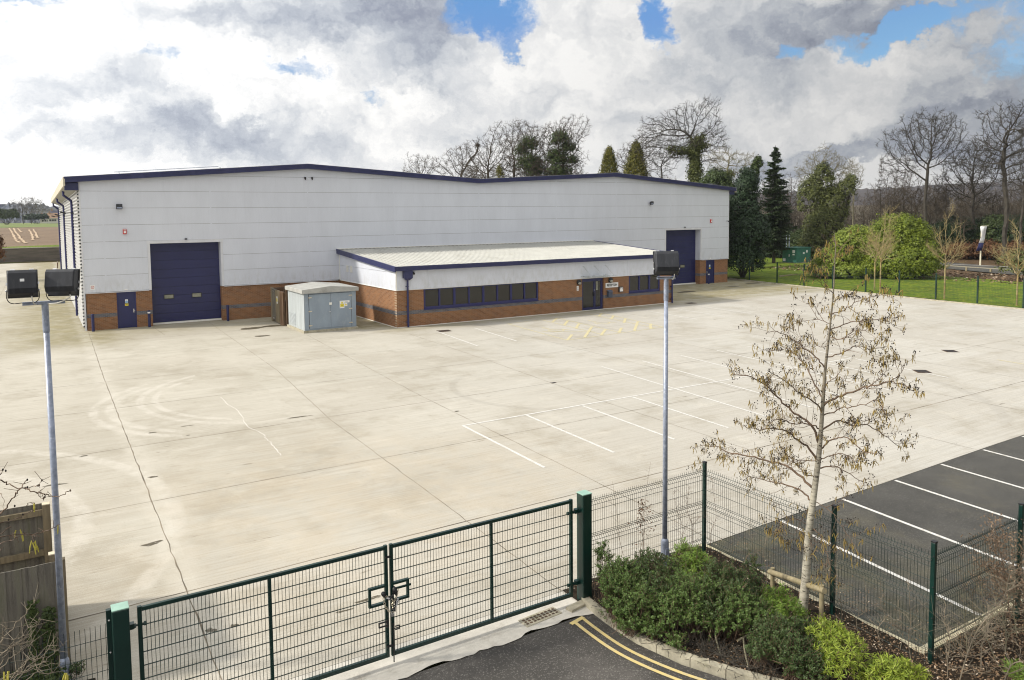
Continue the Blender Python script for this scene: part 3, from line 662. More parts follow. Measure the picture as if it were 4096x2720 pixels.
for a, c in ((.06, 3.53), (7.97, 15.6), (37.9, 46.1), (50.75, Lw)): b = MB(); b.box(a, c, -.05, .03, TB-.03, TB+.008); b.build('base_flashing', M['clad_trim'], wh)
for o0, o1, oz in OP:
    b = MB(); b.box(o0, o0+.15, -.02, .06, TB, oz-.18); b.box(o1-.13, o1, -.02, .06, TB, oz-.18); b.box(o0-.04, o1+.04, -.03, .06, oz-.18, oz); b.build('opening_trim', M['clad_trim'], wh)
for o0, o1, oz in OP:      # reveals of the goods doors
    for q in ((o1-.14, o1-.09, .06, .62, TB, oz-.16), (o0+.09, o0+.14, .06, .62, TB, oz-.16), (o0+.1, o1-.1, .06, .62, oz-.16, oz-.11)): b = MB(); b.box(*q); b.build('door_reveal', M['clad'], wh)
for a, c in ((.10, 1.72), (2.78, 3.68), (7.83, 15.9), (37.7, 46.27), (50.58, 51.38), (52.47, Lw-.05)): b = MB(); b.box(a, c, .035, .3, -.1, TB-.03); b.build('brick_plinth', M['brick_f'], wh)
for x0, x1 in ((3.6, 3.672), (7.84, 7.95), (46.15, 46.262), (50.59, 50.7)): b = MB(); b.box(x0, x1, .036, .7, -.1, TB-.04); b.build('brick_return', M['brick_s'], wh)
b = MB()      # blue verge trim following both gables
for (x0, z0), (x1, z1) in zip(list(zip(RX, RZ))[:-1], list(zip(RX, RZ))[1:]):
    b.prism([(x0, -.32, z0-.31), (x1, -.32, z1-.31), (x1, -.32, z1), (x0, -.32, z0)], (0, .34, 0))
    b.prism([(x0, -.345, z0-.10), (x1, -.345, z1-.10), (x1, -.345, z1+.012), (x0, -.345, z0+.012)], (0, .02, 0))
    b.prism([(x0, -.335, z0-.31), (x1, -.335, z1-.31), (x1, -.335, z1-.26), (x0, -.335, z0-.26)], (0, .012, 0))
b.box(-.74, -.02, -.12, .03, 8.28, roofz(-.4)-.33); b.box(Lw+.04, Lw+.62, -.12, .03, 8.3, roofz(54.6)-.33)
b.build('verge_trim', M['blue'], wh)
b = MB()
for (x0, z0), (x1, z1) in zip(list(zip(RX, RZ))[:-1], list(zip(RX, RZ))[1:]):
    b.prism([(x0, -.3, z0-.06), (x1, -.3, z1-.06), (x1, -.3, z1+.03), (x0, -.3, z0+.03)], (0, DEP+.4, 0))
b.build('roof', M['roof'], wh)
gm = pmat('weathered gutter', (.50, .46, .36), .7, var=.15, dirt=(.2, .13, .08), dscale=1.)
for q in ((-.80, -.70, -.34, DEP+.2, 8.52, 9.04), (Lw+.62, Lw+.7, -.3, DEP, 8.5, 8.93)): b = MB(); b.box(*q); b.build('gutter', gm, wh)
b = MB(); b.prism([(-.70, -.1, 8.50), (.0, -.1, 8.22), (.0, -.1, 8.28), (-.70, -.1, 8.56)], (0, DEP+.2, 0)); b.build('soffit', M['soffit'], wh)
# corrugated west wall, horizontal ribs
b = MB(); P = []; z = .12
while z < 8.4:
    P += [(-.005, z), (-.005, z+.085), (-.12, z+.10), (-.12, z+.175)]; z += .205
V = [(x, .062, zz) for x, zz in P] + [(x, DEP, zz) for x, zz in P]; n = len(P)
b.add(V, [(i, i+1, n+i+1, n+i) for i in range(n-1)]); b.build('corrugated_wall', M['silver'], wh)
b = MB(); b.box(0, .2, .3, DEP, .0, 8.5); b.box(0.0, Lw, DEP-.2, DEP, 0, 8.6); b.box(Lw-.2, Lw, .35, DEP-.2, 0, 8.5); b.build('inner_wall', M['clad_seam'], wh)
b = MB(); b.box(Lw-.001, Lw+.03, .36, DEP, .0, 8.6); b.build('east_wall', M['clad'], wh)
for y in (6.95, 25.2, 44.3):
    b = MB(); b.tube([(-.62, y, 8.5), (-.62, y, 8.2), (-.2, y, 7.85), (-.17, y, 7.6), (-.17, y, .2)], .08, 8)
    for zz in (6.2, 4.4, 2.6, 1.2): b.box(-.25, -.06, y-.09, y+.09, zz, zz+.05)
    b.build('downpipe', M['blue_dark'], wh)
b = MB()
p0, p1 = (2.2, .3, roofz(2.2)+.2), (7.6, .3, roofz(7.6)+.22)
b.tube([(2.2, .3, roofz(2.2)), (2.2, .3, roofz(2.2)+.14), (1.9, .3, roofz(2)+.16), (7.9, .3, roofz(7.9)+.18), (8.05, .3, roofz(8.05)+.1), (8.1, .3, roofz(8.1)-.02)], .02, 6)
b.build('safety_rail', M['galv'], wh)
def goods_door(x0, x1, name, windows):
    d = MB(); z = .1
    hs = [(5.09-.1)*k/9 for k in range(10)]
    for k in range(9): d.box(x0, x1, .62, .66, .1+hs[k]+.006, .1+hs[k+1]-.006); d.box(x0, x1, .613, .62, .1+hs[k]+.03, .1+hs[k]+.05) ; d.box(x0, x1, .613, .62, .1+hs[k]+.27, .1+hs[k]+.285)
    o = d.build('goods_door', M['blue_door'], wh)
    s = MB(); s.box(x0, x1, .55, .7, -.02, .1); s.build('bottom_seal', M['flash'], o)
    e = MB(); e.box(x0, x1, .66, .72, .0, 5.1); e.build('door_core', M['black'], o)
    for wx in windows:
        w = MB(); w.box(wx-.30, wx+.30, .585, .62, 1.55, 1.85); f = w.build('vision_frame', M['black'], o, bevel=.02)
        w = MB(); w.box(wx-.26, wx+.26, .575, .585, 1.59, 1.81); w.build('vision_pane', M['pane_pale'], f)
    return o
goods_door(3.64, 7.84, 'goods_door', [4.72, 6.38]); goods_door(46.24, 50.6, 'goods_door', [48.9])
def steel_door(x0, x1, left_handle):
    d = MB(); d.box(x0+.05, x1-.05, .06, .11, .02, 2.13); o = d.build('personnel_door', M['blue_door'], wh)
    f = MB(); f.box(x0, x0+.05, .02, .13, 0, 2.19); f.box(x1-.05, x1, .02, .13, 0, 2.19); f.box(x0+.05, x1-.05, .02, .13, 2.13, 2.19); f.build('door_frame', M['blue_dark'], o)
    h = MB(); hx = x0+.13 if left_handle else x1-.14; h.box(hx-.025, hx+.025, .035, .06, .92, 1.14); h.box(hx-.025, hx+.07, .02, .035, 1.03, 1.05); h.build('handle', M['steel'], o)
    cx = x0 + (.50 if not left_handle else .46)*(x1-x0)
    s = MB(); s.box(cx-.075, cx+.075, .052, .06, 1.52, 1.74); s.box(cx-.065, cx+.065, .048, .052, 1.53, 1.63, 1); s.box(cx-.03, cx+.03, .048, .052, 1.67, 1.70, 1); s.build('notice', [M['white'], pmat('pale blue print', (.16, .36, .62), .5)], o)
    s = MB(); s.box(cx-.095, cx+.095, .052, .06, 1.35, 1.48); s.box(cx-.06, cx+.06, .049, .052, 1.405, 1.43, 1); s.build('warning_notice', [M['yellow'], M['black']], o)
    g = MB(); g.box(cx-.09, cx+.09, -.04, -.0, 2.30, 2.38); l = g.build('door_light', M['white'], wh, bevel=.01)
steel_door(1.73, 2.77, False); steel_door(51.39, 52.46, True)

def wallthing(name, label, cat, mb, mats, group=None, bevel=.0):
    return tag(mb.build(name, mats, bevel=bevel), label, cat, group)
def floodlight_wall(x, z, label, tilt=.5):
    t = thing('wall_floodlight', label, 'floodlight', (x, -.03, z), 'floodlights fixed high on the warehouse front')
    h = MB(); h.obox((x, -.22, z), (.17, 0, 0), (0, .07, -.06*tilt*2), (0, .04*tilt, .10)); h.obox((x, -.14, z+.05), (.11, 0, 0), (0, .05, 0), (0, .0, .06)); h.build('housing', M['housing'], t, bevel=.01)
    h = MB(); h.obox((x, -.285, z-.035), (.14, 0, 0), (0, .012, -.008), (0, .03, .075)); h.build('lens', M['galv'], t)
    h = MB(); h.box(x-.02, x+.02, -.2, 0, z+.02, z+.06); h.build('bracket', M['black'], t)
floodlight_wall(2.07, 7.33, 'black wall floodlight high above the small door at the left end of the warehouse'); floodlight_wall(44.35, 7.5, 'black wall floodlight high on the warehouse wall left of the right goods door')
for x, lb in ((2.32, 'red and white alarm box above the small blue door left of the nearer goods door'), (51.9, 'red and white alarm box on the cladding above the far right door')):
    t = thing('alarm_box', lb, 'alarm box', (x, -.05, 5.83), 'red alarm boxes')
    h = MB(); h.box(x-.10, x+.10, -.09, 0, 5.68, 5.99); h.build('casing', M['red'], t, bevel=.012)
    h = MB(); h.box(x-.06, x+.06, -.097, -.09, 5.74, 5.86); h.box(x-.075, x+.075, -.097, -.09, 5.93, 5.96); h.prism([(x-.06, -.097, 5.90), (x, -.097, 5.87), (x+.06, -.097, 5.90), (x+.06, -.097, 5.915), (x, -.097, 5.885), (x-.06, -.097, 5.915)], (0, .007, 0)); h.build('marking', M['white'], t)
h = MB(); h.box(.34, .58, -.012, 0, 2.42, 2.72); tt = h.build('no_smoking_sign', M['white']); tag(tt, 'small white sign with a red ring low on the cladding at the left warehouse corner', 'sign')
h = MB(); a = np.linspace(0, 2*pi, 17)
h.add([(.46+r*cos(q), -.016, 2.57+r*sin(q)) for q in a[:-1] for r in (.065, .085)], [(2*i, 2*i+1, (2*i+3) % 32, (2*i+2) % 32) for i in range(16)]); h.prism([(.41, -.017, 2.52), (.42, -.017, 2.51), (.51, -.017, 2.62), (.50, -.017, 2.63)], (0, .004, 0)); h.build('red_ring', M['red'], tt)
for x, lb in ((5.75, 'small dark sensor over the nearer blue goods door'), (48.5, 'small dark sensor over the far blue goods door')):
    h = MB(); h.sphere((x, -.12, 5.31), .075, 10, 6, sc=(1.2, 1, .6)); h.box(x-.05, x+.05, -.12, 0, 5.30, 5.34); wallthing('door_sensor', lb, 'sensor', h, M['black'], 'sensors over the goods doors')
h = MB(); h.tube([(53.95, 0, 5.8), (53.95, -.25, 5.82)], .02, 6); h.obox((54.02, -.32, 5.76), (.13, -.03, -.02), (.01, .05, 0), (0, 0, .05)); wallthing('security_camera', 'small black camera on a bracket at the right edge of the warehouse front', 'camera', h, M['black'])
for dx, lb in ((703, 'left one of two tiny black lights under the left gable peak'), (718.8, 'right one of two tiny black lights under the left gable peak')):
    d = ray(dx, 411); p = CAM + d*((0-CAM[1])/d[1]); h = MB(); h.box(p[0]-.05, p[0]+.05, -.12, 0, p[2]-.02, p[2]+.08); h.tube([(p[0], -.1, p[2]-.02), (p[0], -.1, p[2]-.12)], [.06, .03], 8); wallthing('gable_light', lb, 'light', h, M['black'], 'tiny lights under the gable peak')
for y, lb in ((5.7, 'dark lamp on a bracket by the nearest downpipe of the ribbed side wall'), (23.8, 'dark lamp on a bracket by the middle downpipe of the ribbed side wall'), (42.5, 'dark lamp on a bracket by the farthest downpipe of the ribbed side wall')):
    h = MB(); h.box(-.6, -.02, y-.03, y+.03, 7.02, 7.06); h.obox((-.72, y, 7.05), (.16, 0, -.05), (0, .16, 0), (.02, 0, .05)); h.box(-.3, -.05, y-.25, y+.25, 6.98, 7.02); wallthing('side_wall_lamp', lb, 'lamp', h, M['housing'], 'lamps on the ribbed side wall')

# ------------------------------------------------------------------ bollards
def bollard(x, y, label, cap, r=.08, h=1.02, mat='blue_door'):
    t = thing('bollard', label, 'bollard', (x, y, 0), 'bollards beside the doors')
    m = MB(); m.tube([(x, y, -.05), (x, y, h)], r, 16); m.sphere((x, y, h), r, 16, 6, sc=(1, 1, .3)); m.build('post', M[mat], t, smooth=False)
    if cap: m = MB(); m.tube([(x, y, h-.17), (x, y, h-.08)], r+.004, 16); m.build('reflective_band', M['white'], t)
bollard(.37, -.42, 'plain blue bollard at the left corner of the warehouse brick plinth', False); bollard(3.42, -.4, 'blue bollard with a white band left of the nearer goods door', True)
bollard(8.05, -.4, 'plain blue bollard right of the nearer goods door', False); bollard(51.28, -.4, 'blue bollard with a white band beside the far right door', True)
p = gnd(231/1.0/K, 1073/K); bollard(p[0], p[1], 'brown post standing far back at the rear corner of the ribbed side wall', True, .07, 1.0, 'timber_brown')

# ================================================================== OFFICE
OX0, OX1, OY = 15.75, 37.75, -9.6
of = thing('reception_building', 'low brick reception building with blue edged white lean-to roof in front of the warehouse', 'building', (15.75, -9.6, 0))
for a, c, z1 in [(OX0, 17.50, TB-.02), (25.82, 29.40, TB-.02), (31.27, 33.53, TB-.02), (36.49, OX1, TB-.02), (17.50, 25.82, .96), (33.53, 36.49, .96)]:
    b = MB(); b.box(a, c, OY, OY+.3, -.05, z1); b.build('brick_wall', M['brick_f'], of)
for q in ((OX0+.001, OX0+.3, OY+.3, .03, -.05, TB-.02), (OX1-.3, OX1-.001, OY+.3, .03, -.05, TB-.02), (31.262, 31.27, OY-.001, OY+.28, 0, 2.2)): b = MB(); b.box(*q); b.build('brick_side_wall', M['brick_s'], of)
lz = lambda y: 3.60 + (y+9.9)*(4.33-3.60)/9.9
b = MB(); vs = [OX0+.01, 17.8, 23.9, 28.2, 33.4, OX1-.01]
for a, c in zip(vs[:-1], vs[1:]): b.box(a+.005, c-.005, OY-.03, OY+.1, TB, 3.42)
for k, (z0, z1) in enumerate(((TB, 3.24), (3.255, 4.4))):
    for a, c in ((OY+.101, 0.0),):
        ya = a if z1 < 4 else a
        if k == 0: b.box(OX0-.03, OX0+.1, a, c, z0, z1); b.box(OX1-.1, OX1+.03, a, c, z0, z1)
        else:
            for xx in (OX0-.03, OX1-.1): b.prism([(xx, a, z0), (xx, c, z0), (xx, c, lz(c)-.1), (xx, a, lz(a)-.1)], (.13, 0, 0))
b.build('fascia_cladding', M['clad'], of)
b = MB(); b.box(OX0-.06, OX1+.06, OY-.07, OY+.02, TB-.03, TB-.002); b.box(OX0-.07, OX0+.02, OY+.02, 0, TB-.03, TB-.002); b.box(OX0-.035, OX0+.03, OY-.036, OY+.03, TB, 3.4)
b.box(OX0-.05, OX0-.02, -.1, -.0, TB, 4.2); b.box(OX0-.02, OX1+.02, OY-.03, OY-.001, -.02, .035); b.box(OX0-.03, OX0, OY-.03, 0, -.02, .035)
b.build('flashing', M['flash'], of)
b = MB(); b.box(OX0-.22, OX1+.25, OY-.36, OY-.29, 3.37, 3.63); b.box(OX0-.22, OX1+.25, OY-.375, OY-.36, 3.52, 3.645)
b.box(OX0-.22, OX1+.25, OY-.29, OY-.03, 3.37, 3.40)
for xx in (OX0-.24, OX1+.21):
    b.prism([(xx, OY-.37, lz(OY-.3)-.28), (xx, 0, lz(0)-.28), (xx, 0, lz(0)+.03), (xx, OY-.37, lz(OY-.3)+.03)], (.07, 0, 0)); b.prism([(xx-.012, OY-.37, lz(OY-.3)-.08), (xx-.012, 0, lz(0)-.08), (xx-.012, 0, lz(0)+.045), (xx-.012, OY-.37, lz(OY-.3)+.045)], (.09, 0, 0))
b.build('fascia_board', M['blue'], of)
b = MB(); y0, y1 = OY-.31, -.01
b.prism([(OX0-.17, y0, lz(y0)-.04), (OX0-.17, y1, lz(y1)-.04), (OX0-.17, y1, lz(y1)), (OX0-.17, y0, lz(y0))], (OX1-OX0+.38, 0, 0))
x = OX0
while x < OX1+.2:
    b.prism([(x-.035, y0-.03, lz(y0)), (x+.035, y0-.03, lz(y0)), (x+.016, y0-.03, lz(y0)+.035), (x-.016, y0-.03, lz(y0)+.035)], (0, y1-y0, lz(y1)-lz(y0))); x += .3333
b.build('roof', M['roof'], of)
b = MB(); x = OX0   # dark closers under each rib at the eave and ridge, thin side laps
while x < OX1+.2:
    b.prism([(x-.03, y0-.033, lz(y0)), (x+.03, y0-.033, lz(y0)), (x+.014, y0-.033, lz(y0)+.032), (x-.014, y0-.033, lz(y0)+.032)], (0, .01, 0)); b.box(x+.05, x+.26, y1-.09, y1-.02, lz(y1)+.0, lz(y1)+.028); x += .3333
x = OX0+.05
while x < OX1: b.prism([(x, y0, lz(y0)+.002), (x+.03, y0, lz(y0)+.002), (x+.03, y1, lz(y1)+.004), (x, y1, lz(y1)+.004)], (0, 0, .004)); x += 1.0
x = OX0
while x < OX1: b.box(x+.05, x+.22, -3.32, -3.28, lz(-3.3)+.001, lz(-3.3)+.012); x += .3333
b.build('roof_laps', M['clad_seam'], of)
b = MB(); b.box(OX0-.2, OX1+.2, -.16, 0.0, 4.36, 4.40); b.build('roof_flashing', M['flash'], of)
def window(x0, x1, n, name='window'):
    z0, z1 = 1.0, 2.2; w = MB()
    w.box(x0, x1, OY+.03, OY+.12, z0-.04, z0+.13); w.box(x0, x1, OY+.03, OY+.12, z1-.06, z1)
    xs_ = np.linspace(x0+.03, x1-.03, n+1)
    for i, xx in enumerate(xs_): hw = .075 if i % 2 == 0 or i in (0, n) else .055; w.box(max(x0, xx-hw), min(x1, xx+hw), OY+.025, OY+.11, z0+.13, z1-.06)
    f = w.build('window', M['blue_dark'], of, bevel=.004)
    s = MB(); s.box(x0-.02, x1+.02, OY-.04, OY+.03, z0-.06, z0-.02); s.build('sill', M['blue_dark'], f)
    for i in range(n):
        g = MB(); g.box(xs_[i]+.03, xs_[i+1]-.03, OY+.075, OY+.085, z0+.13, z1-.06); g.build('pane', M['glass'], f)
    k = MB(); k.box(x0, x1, OY+.25, OY+.28, z0, z1); k.build('interior', M['black'], f)
window(17.52, 25.8, 8); window(33.55, 36.47, 3)
d = MB(); X0, X1 = 29.42, 31.25; yf = OY+.10
d.box(X0, X0+.06, yf, yf+.08, 0, 2.2); d.box(X1-.08, X1, yf, yf+.08, 0, 2.2); d.box(X0+.06, X1-.08, yf, yf+.08, 2.08, 2.2)
dr = d.build('entrance_door', M['blue_dark'], of)
for a, c in ((X0+.06, 30.56), (30.56, X1-.08)):
    l = MB(); l.box(a, a+.075, yf+.005, yf+.06, .02, 2.08); l.box(c-.1, c, yf+.005, yf+.06, .02, 2.08); l.box(a+.075, c-.1, yf+.005, yf+.06, .02, .2); l.box(a+.075, c-.1, yf+.005, yf+.06, 1.98, 2.08)
    lf = l.build('door_leaf', M['blue_door'], dr, bevel=.004)
g = MB(); g.box(X0+.135, 30.46, yf+.03, yf+.04, .2, 1.98); g.box(30.635, X1-.18, yf+.03, yf+.04, .2, 1.98); g.build('door_glass', M['glass'], dr)
g = MB(); g.box(30.70, 30.86, yf+.024, yf+.03, 1.35, 1.95); g.build('vertical_notice', M['pane_pale'], dr)
g = MB(); g.box(30.46, 30.50, yf-.06, yf+.005, .95, 1.22); g.build('pull_handle', M['black'], dr)
g = MB(); g.disc((30.53, yf-.0, 1.32), .018, .02, 10); g.disc((30.53, yf-.0, 1.38), .018, .02, 10); g.build('lock', M['steel'], dr)
g = MB(); g.box(X0+.02, X1, OY+.2, OY+.28, 0, 2.15); g.build('door_backing', M['black'], dr)
def hopper(x, label=None):
    h = MB(); h.box(x-.27, x+.27, OY-.33, OY-.04, 2.93, 3.36); h.prism([(x-.27, OY-.33, 2.93), (x+.27, OY-.33, 2.93), (x+.1, OY-.25, 2.80), (x-.1, OY-.25, 2.80)], (0, .2, 0)); o = h.build('rain_hopper', M['blue'], of, bevel=.01)
    p = MB(); p.tube([(x, OY-.15, 2.85), (x, OY-.15, .02)], .06, 12)
    for zz in (2.4, 1.2, .3): p.box(x-.09, x+.09, OY-.12, OY-.0, zz, zz+.04)
    p.build('downpipe', M['blue_door'], o)
hopper(16.40); hopper(37.55)
g = MB(); g.obox((30.45, OY-.48, 2.38), (1.2, 0, 0), (0, .44, -.02), (0, 0, .008)); cn = g.build('entrance_canopy', M['canopy'], of)
for x in (29.5, 30.46, 31.42): g = MB(); g.tube([(x, OY-.04, 3.02), (x+.05, OY-.8, 2.41)], .010, 6); g.sphere((x, OY-.05, 3.02), .035, 8, 5); g.sphere((x+.05, OY-.8, 2.40), .03, 8, 5); g.box(x-.02, x+.02, OY-.1, OY-.03, 2.34, 2.40); g.build('canopy_rod', M['steel'], cn)

for y in (-1.55, -2.3):
    g = MB(); g.box(OX0-.05, OX0-.03, y-.19, y+.19, 2.86, 3.3)
    for k in range(6): g.obox((OX0-.06, y, 2.92+k*.065), (.008, 0, -.012), (0, .16, 0), (.012, 0, .014))
    g.build('louvre_vent', M['flash'], of)
# things on the office wall
t = thing('reception_sign', 'white RECEPTION sign with black letters on the brick right of the entrance', 'sign', (31.98, OY-.03, 1.64))
g = MB(); g.box(31.42, 32.54, OY-.03, OY-.005, 1.47, 1.80); g.build('panel', M['white'], t)
def text(body, size, loc, rot, mat, name, parent, bold=0.012, sx=1.):
    cu = bpy.data.curves.new(name, 'FONT'); cu.body = body; cu.size = size; cu.align_x = 'CENTER'; cu.align_y = 'CENTER'; cu.offset = bold; cu.extrude = .002
    o = bpy.data.objects.new(name, cu); COL.objects.link(o); bpy.context.view_layer.update()
    me = bpy.data.meshes.new_from_object(o.evaluated_get(bpy.context.evaluated_depsgraph_get())); bpy.data.objects.remove(o)
    o = bpy.data.objects.new(name, me); COL.objects.link(o); me.materials.clear(); me.materials.append(mat); o.rotation_euler = rot; o.scale = (sx, 1, 1)
    off = np.zeros(3); q = parent
    while q is not None: off += np.array(q.location); q = q.parent
    o.parent = parent; o.location = np.array(loc) - off; return o
text('RECEPTION', .235, (31.98, OY-.036, 1.632), (pi/2, 0, 0), M['black'], 'lettering', t, .007, .74)
t = thing('letterbox', 'dark blue grey letterbox on the brick below the reception sign', 'letterbox', (31.73, OY-.1, .84))
g = MB(); g.box(31.55, 31.9, OY-.2, 0+OY, .82, 1.2); g.build('body', pmat('slate letterbox', (.06, .075, .11), .5), t, bevel=.01)
g = MB(); g.prism([(31.53, OY-.23, 1.2), (31.53, OY, 1.29), (31.53, OY, 1.31), (31.53, OY-.23, 1.225)], (.39, 0, 0)); g.build('lid', pmat('slate lid', (.10, .12, .17), .5), t)
t = thing('intercom_panel', 'pale door entry panel in a dark hood right of the reception sign', 'intercom', (32.74, OY-.06, 1.3))
g = MB(); g.box(32.57, 32.92, OY-.12, OY, 1.12, 1.48); g.build('casing', M['black'], t, bevel=.01)
g = MB(); g.box(32.61, 32.89, OY-.128, OY-.12, 1.15, 1.42); g.build('face_plate', M['white'], t)
g = MB(); g.box(32.65, 32.70, OY-.134, OY-.128, 1.32, 1.37); g.box(32.79, 32.84, OY-.134, OY-.128, 1.32, 1.37); g.build('button', M['black'], t)
g = MB(); g.box(28.94, 29.08, OY-.04, OY, 1.42, 1.74); o = wallthing('door_number_plate', 'narrow white entry plate on the brick left of the entrance', 'plate', g, M['white']); g = MB(); g.box(28.985, 29.035, OY-.045, OY-.04, 1.47, 1.52); g.box(28.985, 29.035, OY-.045, OY-.04, 1.64, 1.68); g.box(29.0, 29.02, OY-.045, OY-.04, 1.55, 1.61); g.build('marking', M['black'], o)
for x, lb in ((29.08, 'black eyelid wall lamp on the brick left of the entrance'), (31.83, 'black eyelid wall lamp above the reception sign')):
    t = thing('wall_lamp', lb, 'lamp', (x, OY-.1, 2.0), 'round lamps either side of the entrance')
    g = MB(); g.sphere((x, OY-.08, 1.98), .19, 16, 10, sc=(1, .65, 1)); g.build('hood', M['black'], t, smooth=True)
    g = MB(); g.sphere((x, OY-.13, 1.93), .14, 14, 8, sc=(1, .72, .75)); g.build('diffuser', pmat('frosted lens', (.30, .29, .25), .3), t, smooth=True)
g = MB(); g.sphere((16.84, OY-.12, 3.17), .07, 12, 8); g.box(16.80, 16.88, OY-.1, OY-.03, 3.2, 3.28); wallthing('dome_camera', 'small black dome camera beside the blue rain hopper at the near office corner', 'camera', g, M['black'])

# ------------------------------------------------------------------ electricity kiosk
kx0, kx1, ky0, ky1 = 10.58, 13.68, -8.4, -5.25
t = thing('substation_kiosk', 'blue grey electricity kiosk with double doors and a shallow pitched roof', 'kiosk', (kx0, ky0, 0))
g = MB(); g.box(kx0+.03, kx1, ky0, ky1, .14, 2.3); kb = g.build('body', M['kiosk'], t)
g = MB(); g.box(kx0, kx0+.028, ky0, ky1, .14, 2.29)
g.build('pale_side', M['kiosk_side'], t)
g = MB(); g.box(kx0-.08, kx1+.08, ky0-.1, ky1+.1, -.05, .139); g.build('plinth', M['kerb'], t)
g = MB(); mx = (kx0+kx1)/2; e = .14
g.prism([(kx0-e, ky0-e, 2.25), (kx1+e, ky0-e, 2.25), (kx1+e, ky0-e, 2.47), (mx, ky0-e, 2.62), (kx0-e, ky0-e, 2.47)], (0, ky1-ky0+2*e, 0)); g.build('roof', M['kiosk_roof'], t, bevel=.015)
for a, c in ((kx0+.30, 12.13), (12.14, kx1-.30)):
    g = MB(); g.box(a, c, ky0-.025, ky0-.001, .22, 2.18); dd = g.build('door', M['kiosk'], t, bevel=.006)
    left = a < 12
    for z in (.38, 1.2, 1.98):
        hh = MB(); x = a-.05 if left else c-.14; hh.box(x, x+.2, ky0-.04, ky0-.024, z, z+.045); hh.tube([(x+(.06 if left else .14), ky0-.045, z-.02), (x+(.06 if left else .14), ky0-.045, z+.065)], .014, 6); hh.build('hinge', M['brass'], dd)
g = MB(); g.box(12.126, 12.144, ky0-.02, ky0-.0005, .22, 2.18); g.box(kx0+.275, kx0+.297, ky0-.004, ky0-.0005, .2, 2.2); g.box(kx1-.297, kx1-.275, ky0-.004, ky0-.0005, .2, 2.2); g.box(kx0+.275, kx1-.275, ky0-.004, ky0-.0006, 2.185, 2.2); g.build('door_gap', M['black'], t)
g = MB(); g.box(12.05, 12.2, ky0-.07, ky0-.025, 1.52, 1.66); g.build('lock_cover', M['flash'], t, bevel=.01)
g = MB(); g.tube([(12.0, ky0-.06, 1.12), (12.12, ky0-.06, 1.13)], .015, 6); g.build('handle', M['steel'], t)
def ksign(x0, x1, z0, z1, mats_boxes):
    pass
g = MB(); y = ky0-.031; 
g.box(12.68, 12.96, y, y+.006, 1.28, 1.71); g.box(12.96, 13.28, y, y+.006, 1.59, 1.71); g.box(12.965, 13.14, y, y+.006, 1.38, 1.57)
g.prism([(12.74, y-.003, 1.55), (12.9, y-.003, 1.55), (12.82, y-.003, 1.69)], (0, .003, 0), 1); g.box(12.71, 12.93, y-.003, y, 1.36, 1.52, 1); g.prism([(12.98, y-.003, 1.43), (13.12, y-.003, 1.43), (13.05, y-.003, 1.55)], (0, .003, 0), 1)
g.box(12.71, 12.93, y-.005, y-.003, 1.515, 1.525, 2); g.box(12.71, 12.93, y-.005, y-.003, 1.355, 1.365, 2); g.box(12.76, 12.88, y-.005, y-.003, 1.43, 1.445, 2); g.prism([(12.81, y-.005, 1.58), (12.83, y-.005, 1.58), (12.825, y-.005, 1.65)], (0, .002, 0), 2); g.box(13.0, 13.2, y-.002, y, 1.64, 1.65, 2)
g.build('warning_sign', [M['white'], M['yellow'], M['black']], t)
g = MB(); g.box(kx0-.012, kx0, -7.0+.22, -5.45, .26, .98)
for k in range(9): g.obox((kx0-.02, -6.1, .31+k*.075), (.02, 0, -.02), (0, .60, 0), (.004, 0, .012))
g.build('louvre', M['kiosk_side'], t)
# ------------------------------------------------------------------ timber screened plant between kiosk and wall
t = thing('timber_enclosure', 'weathered timber enclosure of posts and brown boards behind the grey kiosk', 'enclosure', (10.5, -4.5, 0))
g = MB(); g.box(10.46, 10.58, -1.95, -1.75, 0, 2.15); g.box(10.46, 10.56, -2.1, -1.98, 0, 2.12); g.build('post', M['timber'], t)
g = MB(); g.box(10.44, 10.5, -3.0, -2.2, .1, 2.1); 
for k in range(4): g.box(10.42, 10.44, -2.95+k*.2, -2.82+k*.2, .12, 2.08)
g.box(10.40, 10.44, -2.95, -2.2, .3, .38); g.box(10.40, 10.44, -2.95, -2.2, 1.85, 1.93); g.build('grey_board_gate', M['timber_grey'], t)
g = MB(); g.box(10.42, 10.48, -3.9, -3.1, .05, 2.08); 
for k in range(5): g.box(10.395, 10.42, -3.85+k*.16, -3.73+k*.16, .08, 2.05)
g.build('weathered_gate', M['timber'], t)
g = MB(); g.box(10.4, 10.55, -4.75, -3.98, .0, 2.05); g.box(10.38, 10.4, -4.5, -4.4, .1, 2.0); g.box(10.38, 10.4, -4.3, -4.2, .1, 2.0); g.build('brown_gate', M['timber_brown'], t)
g = MB(); g.box(10.56, 12.6, -4.95, -4.85, 0, 2.2); g.box(10.6, 12.6, -1.8, -1.7, 0, 2.1); g.box(12.5, 12.6, -4.85, -1.8, 0, 2.1); g.box(10.58, 12.5, -4.8, -1.85, 0, 1.5); g.build('board_wall', M['timber_brown'], t)
g = MB(); g.box(10.38, 10.394, -3.6, -3.42, 1.25, 1.7); g.box(10.375, 10.38, -3.59, -3.43, 1.37, 1.58, 1); g.build('warning_plate', [M['white'], M['yellow']], t)
g = MB(); g.box(10.385, 10.40, -2.8, -2.5, 1.95, 1.99); g.box(10.385, 10.4, -2.75, -2.4, .22, .30); g.build('hasp', M['steel'], t)

